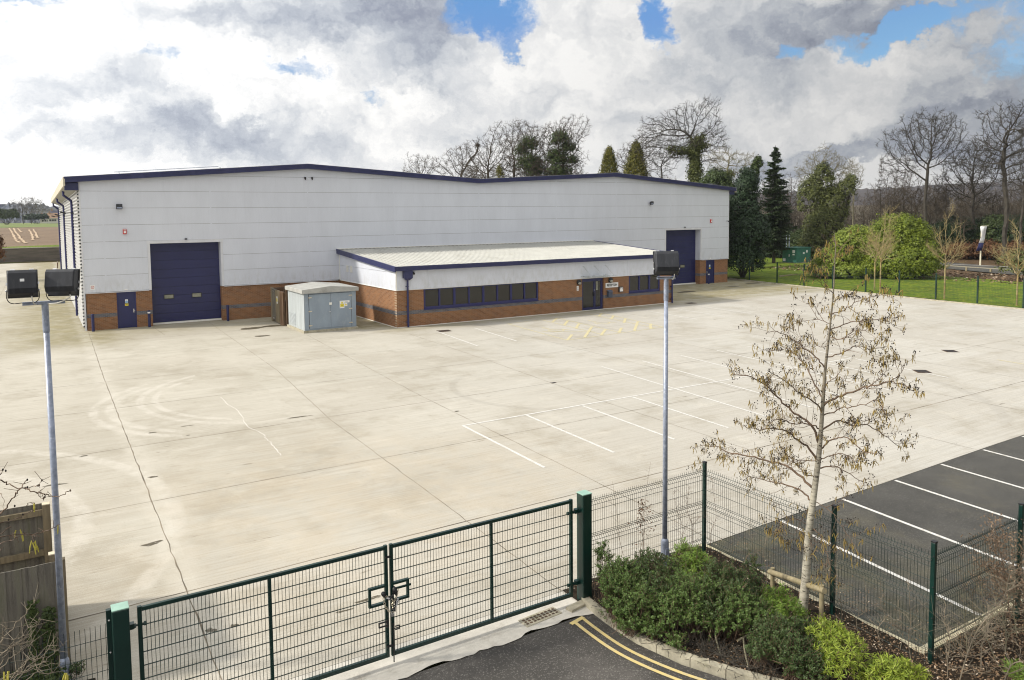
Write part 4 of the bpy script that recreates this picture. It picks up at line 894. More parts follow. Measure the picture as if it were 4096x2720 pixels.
# ------------------------------------------------------------------ green cabinet on the lawn
t = thing('green_utility_cabinet', 'green metal utility cabinet standing on the lawn among the trees', 'cabinet', (80, 12, 0))
g = MB(); g.box(79.98, 82.75, 11.95, 14.05, .2, 2.02); g.build('body', M['green_box'], t, bevel=.02)
g = MB(); g.box(79.9, 82.83, 11.87, 14.13, 2.02, 2.13); g.build('lid', M['green_box'], t, bevel=.02)
g = MB(); g.box(79.85, 82.9, 11.8, 14.2, .0, .2); g.build('plinth', M['kerb'], t)
for k, (a, c) in enumerate(((12.0, 12.6), (12.62, 13.5), (13.52, 14.0))):
    g = MB(); g.box(79.955, 79.978, a, c, .28, 1.95); g.build('door', M['green_box'], t, bevel=.005)
g = MB(); g.box(80.1, 82.6, 11.925, 11.948, .28, 1.95); g.build('long_door', M['green_box'], t)
g = MB(); g.box(79.93, 79.954, 12.15, 12.52, 1.45, 1.8); g.box(79.93, 79.954, 12.2, 12.5, 1.15, 1.33); g.box(79.93, 79.954, 13.55, 13.9, .35, .7); g.box(79.92, 79.954, 12.95, 13.05, .95, 1.25); g.box(81.2, 81.5, 11.9, 11.924, 1.3, 1.5); g.box(81.8, 82.1, 11.9, 11.924, 1.45, 1.75); g.build('notice', M['white'], t)
for ox, lb in ((0, 'left one of two thin grey posts rising behind the green cabinet'), (.55, 'right one of two thin grey posts rising behind the green cabinet')):
    g = MB(); g.tube([(82.6+ox, 15.5, 0), (82.6+ox, 15.5, 3.6)], .05, 6); wallthing('thin_post', lb, 'post', g, M['galv'], 'thin posts behind the green cabinet')

# ------------------------------------------------------------------ gullies and covers
def cover(x, y, w, h, rot, label):
    t = thing('drain_cover', label, 'drain cover', (x, y, 0), 'drain covers in the yard')
    g = MB(); c, s = cos(rot), sin(rot); g.obox((x, y, .004), (c*w/2, s*w/2, 0), (-s*h/2, c*h/2, 0), (0, 0, .006)); g.build('frame', M['rust'], t)
    g = MB()
    for k in range(5):
        u = (k-2)*w*.18; g.obox((x+c*u, y+s*u, .013), (c*w*.05, s*w*.05, 0), (-s*h*.4, c*h*.4, 0), (0, 0, .003))
    g.build('grating', M['black'], t)
cover(17.5, -12.2, .75, .6, -.1, 'square rusty drain cover just in front of the near office corner'); cover(38.6, -10.55, .75, .6, -.1, 'dark drain cover beside the right end of the reception building')
cover(28.45, -33.2, .62, .55, .9, 'brown drain cover in the right of the yard nearer the camera'); cover(34.0, -31.35, .6, .55, .9, 'brown drain cover in the right of the yard farther back')
cover(14.8, -26.65, .22, .12, 0, 'tiny cover at a slab corner in the middle of the yard')
g = MB(); p = [(4.15, -40.72), (4.98, -40.62)]
t = thing('gate_drain_grating', 'worn sandy drain grating in the apron under the right gate leaf', 'drain cover', (4.6, -40.68, 0))
g.obox((4.55, -40.62, .006), (.36, .03, 0), (-.01, .12, 0), (0, 0, .006)); g.build('frame', M['kerb'], t)
g = MB()
for k in range(9):
    u = (k-4)*.075
    for v in (-.06, 0, .06): g.obox((4.55+u, -40.62+v+u*.08, .014), (.022, 0, 0), (0, .016, 0), (0, 0, .003))
g.build('grating', M['rust'], t)
def onY(dx, dy, Y): d = ray(dx, dy); return CAM + d*((Y-CAM[1])/d[1])
def onX(dx, dy, X): d = ray(dx, dy); return CAM + d*((X-CAM[0])/d[0])
# ================================================================== GATE
GY = -40.52
def leaf(name, label, x0, x1, xm, hinge_left):
    t = thing('mesh_gate_leaf', label, 'gate', ((x0+x1)/2, GY, .1), 'two leaves of the green gate')
    zb, zt = .11, 1.77; w = .05
    g = MB(); g.box(x0, x0+w, GY-w/2, GY+w/2, zb, zt+.012); g.box(x1-w, x1, GY-w/2, GY+w/2, zb, zt+.012); g.box(x0+w, x1-w, GY-w/2+.001, GY+w/2-.001, zb, zb+w+.01); g.box(x0+w, x1-w, GY-w/2+.001, GY+w/2-.001, zt-w, zt); g.box(xm-.022, xm+.022, GY-w/2+.003, GY+w/2-.003, zb+w+.01, zt-w)
    g.build('gate_frame', M['green_gate'], t, bevel=.005)
    bx0, bx1, bz0, bz1 = (1.69, x1-w, .95, 1.17) if not hinge_left else (x0+w, 2.25, .95, 1.17)
    if not hinge_left: pass
    P, Q = [], []
    for a, c in ((x0+w, xm-.022), (xm+.022, x1-w)):
        n = int(round((c-a)/.047))
        for i in range(1, n):
            x = a + (c-a)*i/n
            if bx0 < x < bx1: P += [(x, GY, zb+w), (x, GY, bz1)]; Q += [(x, GY, bz0), (x, GY, zt-w)]
            else: P.append((x, GY, zb+w)); Q.append((x, GY, zt-w))
    g = MB(); g.segs(P, Q, .0036, .0036, 4); g.build('vertical_wires', M['green_wire'], t)
    P, Q = [], []
    for k in range(1, 9):
        z = zb + w + k*.172
        if z > zt-.09: break
        for yy in (GY-.006, GY+.006):
            if bz0 < z < bz1:
                P += [(x0+w, yy, z)] if not hinge_left else [(bx1, yy, z)]; Q += [(bx0, yy, z)] if not hinge_left else [(x1-w, yy, z)]
            else: P.append((x0+w, yy, z)); Q.append((x1-w, yy, z))
    g = MB(); g.segs(P, Q, .0046, .0046, 4); g.build('horizontal_wires', M['green_wire'], t)
    g = MB(); h = .035
    if not hinge_left: g.box(bx0-h, bx0, GY-.026, GY+.026, bz0-h, bz1+h); 
    else: g.box(bx1, bx1+h, GY-.026, GY+.026, bz0-h, bz1+h)
    g.box(bx0, bx1, GY-.026, GY+.026, bz0-h, bz0); g.box(bx0, bx1, GY-.026, GY+.026, bz1, bz1+h); 
    if hinge_left: g.box(bx0, bx1+.07, GY-.012, GY+.012, 1.085, 1.115)
    g.build('lock_frame', M['green_gate'], t, bevel=.004)
    g = MB()
    if not hinge_left:
        g.box(x1-.17, x1-w, GY-.05, GY-.03, .60, .615); g.box(x1-.17, x1-w, GY-.05, GY-.03, .66, .675); g.box(x1-.17, x1-.155, GY-.05, GY-.03, .615, .66); g.box(x1-.05, x1-.02, GY-.05, GY-.025, .58, .69); g.box(x1-.04, x1+.04, GY-.045, GY-.03, 1.60, 1.63); g.box(x1-.04, x1+.05, GY-.045, GY-.03, .27, .30)
    else:
        g.tube([(x0+.02, GY-.045, .62), (x0+.02, GY-.045, .03)], .009, 6); g.box(x0+w, x0+.12, GY-.045, GY-.03, .50, .512); g.box(x0+w, x0+.12, GY-.045, GY-.03, .55, .562); g.box(x0+.11, x0+.12, GY-.045, GY-.03, .512, .55)
    g.build('drop_bolt' if hinge_left else 'slide_latch', M['black'], t)
    hx = x0 if not hinge_left else x1; s = -1 if not hinge_left else 1
    for z in (.32, 1.55):
        g = MB(); g.tube([(hx-s*.09, GY-.0, z), (hx+s*.10, GY-.0, z)], .014, 8); g.box(min(hx+s*.05, hx+s*.11), max(hx+s*.05, hx+s*.11), GY-.025, GY+.025, z-.03, z+.035); g.tube([(hx-s*.10, GY, z), (hx-s*.07, GY, z)], .028, 8); g.tube([(hx+s*.02, GY, z), (hx+s*.04, GY, z)], .028, 8); g.build('hinge', M['green_gate'], t)
    return t
leaf('gate', 'left leaf of the green mesh gate across the yard entrance', -1.33, 1.955, .27, False)
leaf('gate', 'right leaf of the green mesh gate across the yard entrance', 1.99, 5.27, 3.70, True)
for cx, lb, fs in ((-1.52, 'square dark green gate post with pale cap at the bottom left', -1), (5.48, 'square dark green gate post beside the shrub bed', 1)):
    t = thing('gate_post', lb, 'post', (cx, -40.58, 0), 'green gate posts'); r = .092
    g = MB(); g.box(cx-r, cx+r, -40.58-r, -40.58+r, -.05, 1.855); g.build('post', M['green_gate'], t, bevel=.012)
    g = MB(); g.box(cx-r-.003, cx+r+.003, -40.58-r-.003, -40.58+r+.003, 1.855, 1.87); g.build('cap', M['green_cap'], t, bevel=.004)
    g = MB(); a = cx+fs*r; g.box(min(a, a+fs*.055), max(a, a+fs*.055), -40.52, -40.46, 0, 1.82); g.build('fence_channel', M['green_gate'], t)
    g = MB()
    for z in (.35, .9, 1.3, 1.7): g.sphere((a+fs*.027, -40.525, z), .012, 6, 4)
    g.build('bolt', M['steel' if fs < 0 else 'rust'], t)
    for z in (.32, 1.55): g = MB(); x = cx-fs*r; g.box(min(x, x-fs*.06), max(x, x-fs*.06), -40.56, -40.48, z-.02, z+.045); g.build('hinge_bracket', M['green_gate'], t, bevel=.004)
# chain and padlock
t = thing('chain_and_padlock', 'black sleeved chain with brassy links and padlock looped where the gate leaves meet', 'chain', (1.97, GY-.05, 1.0))
g = MB()
def ring(g, c, ax, ay, r1, r2, w, n=10):
    c, ax, ay = np.array(c), np.array(ax, float), np.array(ay, float); ax /= np.linalg.norm(ax); ay /= np.linalg.norm(ay)
    a = np.linspace(0, 2*pi, n+1); g.tube([c + ax*r1*cos(q) + ay*r2*sin(q) for q in a], w, 5, caps=False)
def chain(g, pts, lk=.034):
    P = smooth(pts, 12); L = np.concatenate([[0], np.cumsum(np.linalg.norm(np.diff(P, axis=0), axis=1))])
    for k, s in enumerate(np.arange(0, L[-1], lk)):
        c = np.array([np.interp(s, L, P[:, i]) for i in range(3)]); d = np.array([np.interp(min(s+.02, L[-1]), L, P[:, i]) for i in range(3)]) - c; d /= np.linalg.norm(d)+1e-9
        u = np.cross(d, (0, 1, 0)); u /= np.linalg.norm(u)+1e-9
        if k % 2: u = np.cross(d, u)
        ring(g, c, d, u, .023, .013, .0042)
y = GY-.05
chain(g, [(1.86, y, 1.09), (1.87, y-.01, .98), (1.90, y-.02, .88), (1.975, y-.03, .795), (2.0, y-.03, .82), (1.99, y-.03, .92), (2.03, y-.03, .98), (2.07, y-.02, 1.04), (2.09, y, 1.10)]); chain(g, [(1.86, y, 1.09), (1.93, y-.03, 1.03), (1.98, y-.03, 1.0), (2.0, y-.03, .93)])
g.build('chain', M['brass'], t)
g = MB(); P = smooth([(1.85, y+.0, 1.12), (1.90, y-.01, 1.04), (1.96, y-.02, 1.02), (2.02, y-.02, 1.08), (2.035, y, 1.16), (2.045, y-.02, 1.08), (2.06, y-.02, .98), (2.04, y-.02, .88), (2.0, y-.03, .82)], 6); g.tube(P, [.022+.012*sin(i*.7) for i in range(len(P))], 8); slv = g.build('sleeve', M['black'], t, smooth=True)
text('LOCKE', .035, (2.052, y-.058, .95), (pi/2, -1.35, 0), M['white'], 'sleeve_lettering', slv, .001); text('SMITH', .03, (1.93, y-.045, 1.025), (pi/2, .5, 0), M['white'], 'sleeve_lettering', slv, .001)
g = MB(); g.box(1.965, 2.01, y-.045, y-.02, .745, .79); ring(g, (1.987, y-.032, .79), (1, 0, 0), (0, 0, 1), .016, .028, .005); g.build('padlock', M['steel'], t, bevel=.004)

# ================================================================== MESH FENCES
def fence(label, pts, posts, h=1.72, base=.03, folds=(.30, .98, 1.58), wire=.05, rw=.0034, inward=1, post_h=1.86, group='green mesh fences round the yard', skip_wires=False, pr=.03):
    pts = [np.array(p, float) for p in pts]; o = pts[0]
    t = thing('mesh_fence', label, 'fence', (o[0], o[1], 0), group)
    for p, q in zip(pts[:-1], pts[1:]):
        d = q-p; L = np.linalg.norm(d); d /= L; nrm = np.array([-d[1], d[0]])*inward
        P, Q = [], []; n = int(L/wire)
        prof = [(base, 0)]
        for f in folds: prof += [(f-.045, 0), (f, .038), (f+.045, 0)]
        prof.append((h, 0))
        for i in range(n+1):
            c = p + d*(.02 + (L-.04)*i/n)
            for (z0, u0), (z1, u1) in zip(prof[:-1], prof[1:]): P.append((*(c+nrm*u0), z0)); Q.append((*(c+nrm*u1), z1))
        g = MB(); g.segs(P, Q, rw, rw, 3)
        P, Q = [], []; zs = [f+s for f in folds for s in (-.05, .05)] + list(np.arange(base+.05, h-.05, .2))
        zs = [z for z in zs if min([abs(z-f) for f in folds]) > .048]
        for z in zs: P.append((*(p+nrm*.006), z)); Q.append((*(q+nrm*.006), z))
        for f in folds: P.append((*(p+nrm*.042), f)); Q.append((*(q+nrm*.042), f))
        g.segs(P, Q, rw*1.25, rw*1.25, 4); g.build('mesh_panel', M['green_wire'], t)
    for x, y in posts:
        g = MB(); g.box(x-pr, x+pr, y-pr, y+pr, -.05, post_h); o = g.build('post', M['green_gate'], t, bevel=.006)
        if L < 8 or len(posts) < 6:
            g = MB(); g.box(x-pr-.003, x+pr+.003, y-pr-.003, y+pr+.003, post_h, post_h+.02); g.build('post_cap', M['black'], o)
            g = MB()
            for z in (.3, .75, 1.2, 1.65): g.sphere((x-pr-.004, y-pr*.5, z), .012, 6, 4); g.sphere((x+pr*.4, y-pr-.004, z-.1), .012, 6, 4)
            g.build('bolt', M['black'], o)
    return t
fence('short green mesh fence from the right gate post to the corner post', [(5.62, -40.5), (8.42, -40.44)], [(8.46, -40.42)], inward=1, folds=(.30, 1.0, 1.62), post_h=1.80)
fence('green mesh fence with two posts between the shrub bed and the dark tarmac bays', [(8.47, -40.48), (8.46, -43.06), (8.46, -44.68)], [(8.48, -43.12), (8.47, -44.68)], inward=-1, folds=(.30, 1.0, 1.60), h=1.70, post_h=1.84)
fence('green mesh fence running right from the corner post at the bottom right', [(8.52, -44.68), (10.95, -44.66), (13.5, -44.64), (16, -44.62)], [(10.95, -44.66), (13.5, -44.64), (16, -44.62)], inward=1, folds=(.30, 1.0, 1.60), h=1.70)
fence('short green mesh fence left of the left gate post in front of the timber fence', [(-7, -40.5), (-4.2, -40.5), (-1.66, -40.5)], [(-4.2, -40.5)], inward=1, folds=(.9,), h=1.66, wire=.055)
fp = [(x+.34, y) for x, y in [(56.35, -.5), (55.95, -4), (55.5, -7.2), (55.1, -10.3), (54.6, -13.6), (54.1, -16.65), (53.6, -19.7), (53.3, -22.7), (52.98, -25.7), (52.65, -28.8), (52.35, -32), (52.1, -35.2)]]
fence('long green mesh fence with dark posts between the concrete yard and the lawn', [(57.4, 2.6)] + fp, fp, wire=.1, folds=(.5, 1.2), rw=.0035, h=1.85, post_h=1.98, pr=.045)

# ================================================================== LAMP COLUMNS
def floodhead(t, c, yaw, w, hh, dd, cable_to, sticker=False):
    """floodlight seen from behind: rounded casting, hinge lugs, stirrup and cable"""
    c = np.array(c, float); X = np.array([cos(yaw), sin(yaw), 0]); Y = np.array([-sin(yaw), cos(yaw), 0]); Z = np.array([0, 0, 1.])
    tilt = .22; Y2 = Y*cos(tilt) - Z*sin(tilt); Z2 = Z*cos(tilt) + Y*sin(tilt)
    prof = [(0, 0), (-.02, .0), (-.75, .10), (-1, .28), (-1, .86), (-.82, .97), (-.3, 1.), (0, 1.)]
    V = []; n = len(prof)
    for s, k in ((-1, 1.), (-.94, 1.), (.94, 1.), (1, 1.)):
        for u, v in prof:
            uu = u*dd*(.86 if abs(s) == 1 else 1.); V.append(c + X*s*w/2 + Y2*uu + Z2*(v-.5)*hh*(.97 if abs(s) == 1 else 1.))
    f = [(r*n+i, r*n+(i+1) % n, (r+1)*n+(i+1) % n, (r+1)*n+i) for r in range(3) for i in range(n)] + [tuple(range(n))[::-1], tuple(range(3*n, 4*n))]
    g = MB(); g.add(V, f); ho = g.build('floodlight', M['housing'], t, smooth=False, bevel=.008)
    g = MB(); g.obox(c + Y2*.018, X*w*.525, Y2*.016, Z2*hh*.53); g.build('glass_rim', M['black'], ho, bevel=.004)
    g = MB(); g.obox(c + Y2*.036, X*w*.46, Y2*.002, Z2*hh*.46); g.build('lens', M['canopy'], ho)
    g = MB()
    for s in (-.32, .32): g.tube([c + X*(s*w-.025) + Z2*hh*.53, c + X*(s*w+.025) + Z2*hh*.53], .012, 8)
    for s in (-1, 1):
        g.obox(c + X*s*w*.54 + Z2*.0, X*.008, Y2*.02, Z2*.016); g.sphere(c + X*s*w*.55 - Z2*hh*.27 - Y2*.03, .014, 8, 6)
    g.build('clip', M['steel'], ho)
    piv = c - Z2*hh*.27 - Y2*.03; zb = cable_to[2]+.006
    g = MB(); pts = [piv - X*w*.545, piv - X*w*.545 - Z*.07]; bz = zb - piv[2]
    low = [piv - X*w*.40 + Z*bz, piv + X*w*.40 + Z*bz]
    P = smooth([piv - X*w*.545, piv - X*w*.545 + Z*bz*.6, low[0], (low[0]+low[1])/2, low[1], piv + X*w*.545 + Z*bz*.6, piv + X*w*.545], 5)
    g.tube(P, .006, 6); g.build('stirrup', M['black'], ho)
    st = c + X*w*.30 - Z2*hh*.48 - Y2*dd*.5
    g = MB(); g.tube(smooth([st, st - Z*.05, (st + np.array(cable_to))/2 - Z*.07 - Y*.03, np.array(cable_to) - Y*.03 - Z*.035, np.array(cable_to)-Z*.04], 6), .008, 7); g.build('cable', M['cable'], ho)
    g = MB(); g.tube([st + Z2*.02, st - Z*.012], .013, 8); g.build('cable_gland', M['black'], ho)
    if sticker: g = MB(); g.obox(c - Y2*(dd+.001) + Z2*.03, X*.025, Y2*.001, Z2*.018); g.build('torn_label', M['white'], ho)
def lamp(label, x, y, top, arm_x0, arm_x1, arm_yaw, heads, collar, r=.040, rt=.042):
    t = thing('lamp_column', label, 'lamp post', (x, y, 0), 'galvanised floodlight columns')
    g = MB(); g.tube([(x, y, .3), (x, y, top-.35)], [.047, .036], 20); g.build('column', M['galv'], t, smooth=True)
    g = MB(); g.tube([(x, y, -.05), (x, y, .02)], .11, 20); g.tube([(x, y, 0), (x, y, collar), (x, y, collar+.05), (x, y, collar+.09)], [.068, .068, .062, .046], 20); g.box(x-.04, x+.04, y-.074, y-.06, .05, collar-.08); g.build('base_sleeve', M['galv'], t)
    g = MB(); g.tube([(x, y, top-.42), (x, y, top-.40), (x, y, top-.04)], [rt*.97, rt, rt], 20)
    for a in (.4, -.5): g.tube([(x+rt*cos(-pi/2+a), y+rt*sin(-pi/2+a), top-.25), (x+(rt+.012)*cos(-pi/2+a), y+(rt+.012)*sin(-pi/2+a), top-.25)], .008, 6)
    g.build('spigot', M['galv'], t, smooth=False)
    a = np.array([cos(arm_yaw), sin(arm_yaw), 0]); c = np.array([x, y, top-.02])
    g = MB(); g.bar(c + a*arm_x0, c + a*arm_x1, .06, .045); g.build('crossarm', M['galv'], t, bevel=.004)
    for hd in heads: floodhead(t, **hd)
    return t
YL = -38.62; pb = onY(256.5/K*1.0, 2642/K, YL); pt = onY(172/K, 1205/K, YL)
xl = pb[0]; 
hl1 = onY((55+350)/2/2.24/K, (1000+302/2.24)/K, YL-.08); hl2 = onY((410+730)/2/2.24/K, (1000+290/2.24)/K, YL-.05)
topL = pt[2]-.0
lamp('galvanised floodlight column with two black floodlights standing by the timber fence at left', xl, YL, topL, -.26, .24, .02,
     [dict(c=hl1, yaw=-.02, w=.335, hh=.35, dd=.12, cable_to=(xl-.10, YL, topL+.0), sticker=True), dict(c=hl2, yaw=-.42, w=.375, hh=.345, dd=.15, cable_to=(xl+.05, YL, topL+.0))], pb[2]-.04)
YR = -40.60; pb = onY(2658/K, 2161/K, YR); pt = onY(2666/K, 1107/K, YR); xr = (pb[0]+pt[0])/2
hr = onY((2550+885/7.839)/K, (950+800/7.839)/K, YR-.06)
lamp('galvanised floodlight column with one black floodlight standing in the shrub bed', xr, YR, pt[2], -.16, .16, -.55,
     [dict(c=hr, yaw=-.50, w=.40, hh=.40, dd=.14, cable_to=(xr+.08, YR-.04, pt[2]))], pb[2]-.05)

# ================================================================== TIMBER BIN STORE FENCE (left)
FY, FB = -38.36, -36.1
top1 = onY(130, 1290, FY)[2]; xe = -2.04
t = thing('board_fence', 'weathered vertical board fence panel nearest the camera at the lower left', 'fence', (-3, FY, 0), 'timber fence panels of the bin store')
g = MB(); x = xe-.07; k = 0
while x > -6:
    g.obox((x-.048, FY-.012-(.010 if k % 2 else 0), top1/2-.02+rng.uniform(-.004, .004)), (.056, .0, 0), (.0, .008, 0), (0, 0, top1/2-.0)); x -= .094; k += 1
g.build('boards', M['timber_grey'], t)
g = MB(); g.box(-6, xe-.08, FY+.01, FY+.06, top1-.28, top1-.20); g.box(-6, xe-.08, FY+.01, FY+.06, .3, .38); g.build('rail', M['timber'], t)
g = MB(); g.box(xe-.05, xe+.0, FY-.02, FY+.07, 0, top1-.01); g.build('end_post', M['timber'], t, bevel=.004)
t = thing('board_fence', 'weathered board fence panel seen from its railed inner side with a thick post', 'fence', (-3, FB, 0), 'timber fence panels of the bin store')
tb = onY(40, 1172, FB)[2]
g = MB(); x = -2.2; k = 0
while x > -6: g.obox((x-.05, FB+.05+(.008 if k % 2 else 0), tb/2), (.055, 0, 0), (0, .008, 0), (0, 0, tb/2+rng.uniform(-.004, .004))); x -= .1; k += 1
g.build('boards', M['timber_grey'], t)
g = MB(); 
for z in (tb-.14, 1.0, .25): g.box(-6, -2.31, FB-.02, FB+.04, z-.05, z+.05)
g.build('rail', M['timber'], t, bevel=.003)
g = MB(); g.box(-2.31, -2.2, FB-.06, FB+.06, 0, tb-.01); g.build('post', M['timber'], t, bevel=.004); g = MB(); g.box(-2.312, -2.198, FB-.062, FB+.062, tb-.01, tb+.004); g.build('post_top', M['timber_pale'], t)
t = thing('board_fence', 'narrow side panel of the timber bin store seen edge on with pale lattice strips', 'fence', (-2.1, -37.2, 0), 'timber fence panels of the bin store')
g = MB(); y = FB-.1; k = 0
while y > FY+.12: g.box(-2.12-(.008 if k % 2 else 0), -2.105-(.008 if k % 2 else 0), y-.1, y, 0, top1-.02); y -= .095; k += 1
g.build('boards', M['timber_grey'], t)
g = MB(); z = .4
while z < 1.66: g.obox((-2.085, -37.2, z), (.008, 0, 0), (0, .9, .0), (0, 0, .012)); z += .05
g.build('lattice', M['lattice'], t)
g = MB(); g.box(-2.24, -2.13, FY+.04, FY+.14, 0, top1+.06); g.build('post', M['timber'], t); g = MB(); g.box(-2.242, -2.128, FY+.038, FY+.142, top1+.06, top1+.075); g.build('post_top', M['timber_pale'], t)

# ================================================================== RETAINING WALL AND FAR LEFT
t = thing('retaining_wall', 'long dark retaining wall at the far end of the side yard below the ploughed field', 'wall', (-20, 92, 0))
g = MB(); x = -60; k = 0
while x < 54: g.box(x+.02, x+2.9, 91.9-(.0), 92.06, -.1, 2.3); g.box(x+2.9, x+2.94, 91.97, 92.05, -.1, 2.3); x += 2.92; k += 1
g.build('wall_panels', M['wall_dark'], t)
g = MB(); g.box(-60, 54, 91.8, 92.14, 2.3, 2.40); g.build('coping', pmat('pale coping', (.42, .40, .33), .8), t)
b = MB(); b.box(-30, 54, 90.6, 91.9, -.05, .12); struct('grass_strip', b, M['rough'])

# ================================================================== VEGETATION TOOLS
def colonize(r, trunk, blobs, N, step, infl, kill, iters=120, trop=.0, gravity=0.):
    """grow branches toward points scattered in a crown envelope"""
    A = []; vol = np.array([b[1][0]*b[1][1]*b[1][2] for b in blobs])**.7; vol /= vol.sum()
    for (c, rad), v in zip(blobs, vol):
        m = int(N*v)+1; q = r.normal(size=(m, 3)); q /= np.linalg.norm(q, axis=1)[:, None]; fr = r.normal(size=(3, 3))*2.6; ph = r.uniform(0, 6, 3); lump = .92 + .16*np.sin(q@fr.T + ph).sum(1); q *= (r.uniform(.05, 1, m)**.5*lump)[:, None]
        A.append(np.array(c) + q*np.array(rad))
    A = np.vstack(A)
    nodes = [np.array(p, float) for p in trunk]; par = [-1] + list(range(len(trunk)-1))
    Nn = np.array(nodes); D = np.linalg.norm(A[:, None]-Nn[None], axis=2); near = D.argmin(1); dist = D.min(1); alive = np.ones(len(A), bool)
    for it in range(iters):
        act = alive & (dist < infl)
        if not act.any():
            if not alive.any(): break
            i = np.where(alive)[0][dist[alive].argmin()]; act = np.zeros(len(A), bool); act[i] = True
        P = np.array(nodes); dv = A[act] - P[near[act]]; dv /= np.linalg.norm(dv, axis=1)[:, None]+1e-9
        S = np.zeros_like(P); np.add.at(S, near[act], dv); idx = np.unique(near[act])
        dirs = S[idx]; dirs /= np.linalg.norm(dirs, axis=1)[:, None]+1e-9
        pd = np.array([P[i]-P[par[i]] if par[i] >= 0 else (0, 0, 1) for i in idx]); pd /= np.linalg.norm(pd, axis=1)[:, None]+1e-9
        dirs = dirs + pd*.35 + r.normal(size=dirs.shape)*.18 + np.array([0, 0, trop]); dirs /= np.linalg.norm(dirs, axis=1)[:, None]
        new = P[idx] + dirs*step; k0 = len(nodes); nodes += list(new); par += list(idx)
        for s in range(0, len(new), 64):
            D = np.linalg.norm(A[:, None]-new[None, s:s+64], axis=2); m = D.argmin(1); dm = D[np.arange(len(A)), m]; bt = dm < dist
            near[bt] = k0+s+m[bt]; dist[bt] = dm[bt]
        alive &= dist > kill
        if not alive.any(): break
        if len(nodes) > 5000: break
    P = np.array(nodes); par = np.array(par); n = len(P); R = np.zeros(n); ch = np.zeros(n, int); np.add.at(ch, par[1:], 1)
    return P, par, ch
def radii(par, ch, tip, expo=2.15):
    n = len(par); a = np.where(ch == 0, tip**expo, 0.)
    for i in range(n-1, 0, -1): a[par[i]] += a[i]
    return a**(1/expo)
def blobsW(px, dist):
    """crown blobs given as (dx, dy, rx, ry) photo measures -> world ellipsoids at a distance"""
    out = []
    for dx, dy, rx, ry in px:
        c = far(dx, dist, dy); s = dist*K/F*1.0
        out.append((c, (rx*s, rx*s, ry*s)))
    return out
def bare_tree(name, label, dx, dist, crown, trunk=None, N=900, step=.45, infl=5., kill=.75, tip=.014, tw=3, twl=.8, bark='bark', group=None, seed=1, zb=0, ivy=None, trop=.02, rmax=None, twn=1., clumps=None):
    r = np.random.default_rng(seed)
    base = far(dx, dist); base[2] = zb
    if trunk is None:
        lo = min(c[1]+c[3] for c in crown); pts = [base, far(dx, dist, lo)]
    else: pts = [base] + [far(a, dist + (o[0] if o else 0), bb) for a, bb, *o in trunk]
    T = [pts[0]]
    for p, q in zip(pts[:-1], pts[1:]):
        m = max(1, int(np.linalg.norm(q-p)/(step*1.2))); T += [p + (q-p)*i/m + r.normal(size=3)*.04*(i < m) for i in range(1, m+1)]
    P, par, ch = colonize(r, T, blobsW(crown, dist), N, step, infl, kill, trop=trop)
    R = radii(par, ch, tip)
    if rmax: R = np.minimum(R, rmax*(.4+.6*(R/R.max())))
    t = thing(name, label, 'tree', tuple(base), group)
    g = MB(); i = np.arange(1, len(P)); thick = R[i] > tip*3
    pr = np.where(par[i] >= 0, R[par[i]], R[i]); pr = np.minimum(pr, R[i]*1.5)
    g.segs(P[par[i]][thick], P[i][thick], pr[thick], R[i][thick], 6)
    tk = g.build('trunk', M[bark], t)
    g = MB(); g.segs(P[par[i]][~thick], P[i][~thick], pr[~thick], R[i][~thick], 3)
    # fine twigs
    cand = np.where((R < tip*2.6) & (np.arange(len(P)) > len(T)))[0]
    Pp, Q = [], []
    if len(cand):
        m = int(len(cand)*tw*twn); ci = r.choice(cand, m); p = P[ci]; pd = P[ci]-P[par[ci]]; pd /= np.linalg.norm(pd, axis=1)[:, None]+1e-9
        d = pd + r.normal(size=(m, 3))*.65; d[:, 2] += .15; d /= np.linalg.norm(d, axis=1)[:, None]; L = r.uniform(.4, 1, m)[:, None]*twl
        q = p + d*L*.55; d2 = d + r.normal(size=(m, 3))*.35; d2 /= np.linalg.norm(d2, axis=1)[:, None]; q2 = q + d2*L*.45; d3 = d + r.normal(size=(m, 3))*.6; d3 /= np.linalg.norm(d3, axis=1)[:, None]; q3 = q + d3*L*.4
        g.segs(p, q, tip*.75, tip*.55, 3); g.segs(q, q2, tip*.55, tip*.3, 3); g.segs(q, q3, tip*.5, tip*.3, 3)
    g.build('crown', M[bark if bark != 'bark' else 'bark_warm'] if group else M[bark], t)
    if clumps: cloud(r, blobsW(clumps[1], dist), clumps[2], .7, .30, clumps[0], t, 'ivy', shell=.2)
    if ivy:
        mat, zlo, zhi, n, spread, size = ivy
        sel = np.where((P[:, 2] > zlo) & (P[:, 2] < zhi) & (R > tip*3.2) & (np.hypot(P[:, 0]-base[0], P[:, 1]-base[1]) < 1.2 + .14*P[:, 2]))[0]; w = R[sel]; ci = r.choice(sel, n, p=w/w.sum())
        off = r.normal(size=(n, 3)); off /= np.linalg.norm(off, axis=1)[:, None]; rr = (R[ci] + spread*r.uniform(.15, 1, n)**.7*(.4+.6*r.random(n)))
        cl = np.sin(P[ci][:, 2]*1.7+P[ci][:, 0]*2)*.25+1
        C = P[ci] + off*(rr*cl)[:, None] + r.normal(size=(n, 3))*.12
        g = MB(); g.leaves(C, off + r.normal(size=(n, 3))*.5 + (0, 0, .4), size*r.uniform(.6, 1.3, n), size*.75*r.uniform(.6, 1.3, n)); g.build('ivy', M[mat], t)
    return t
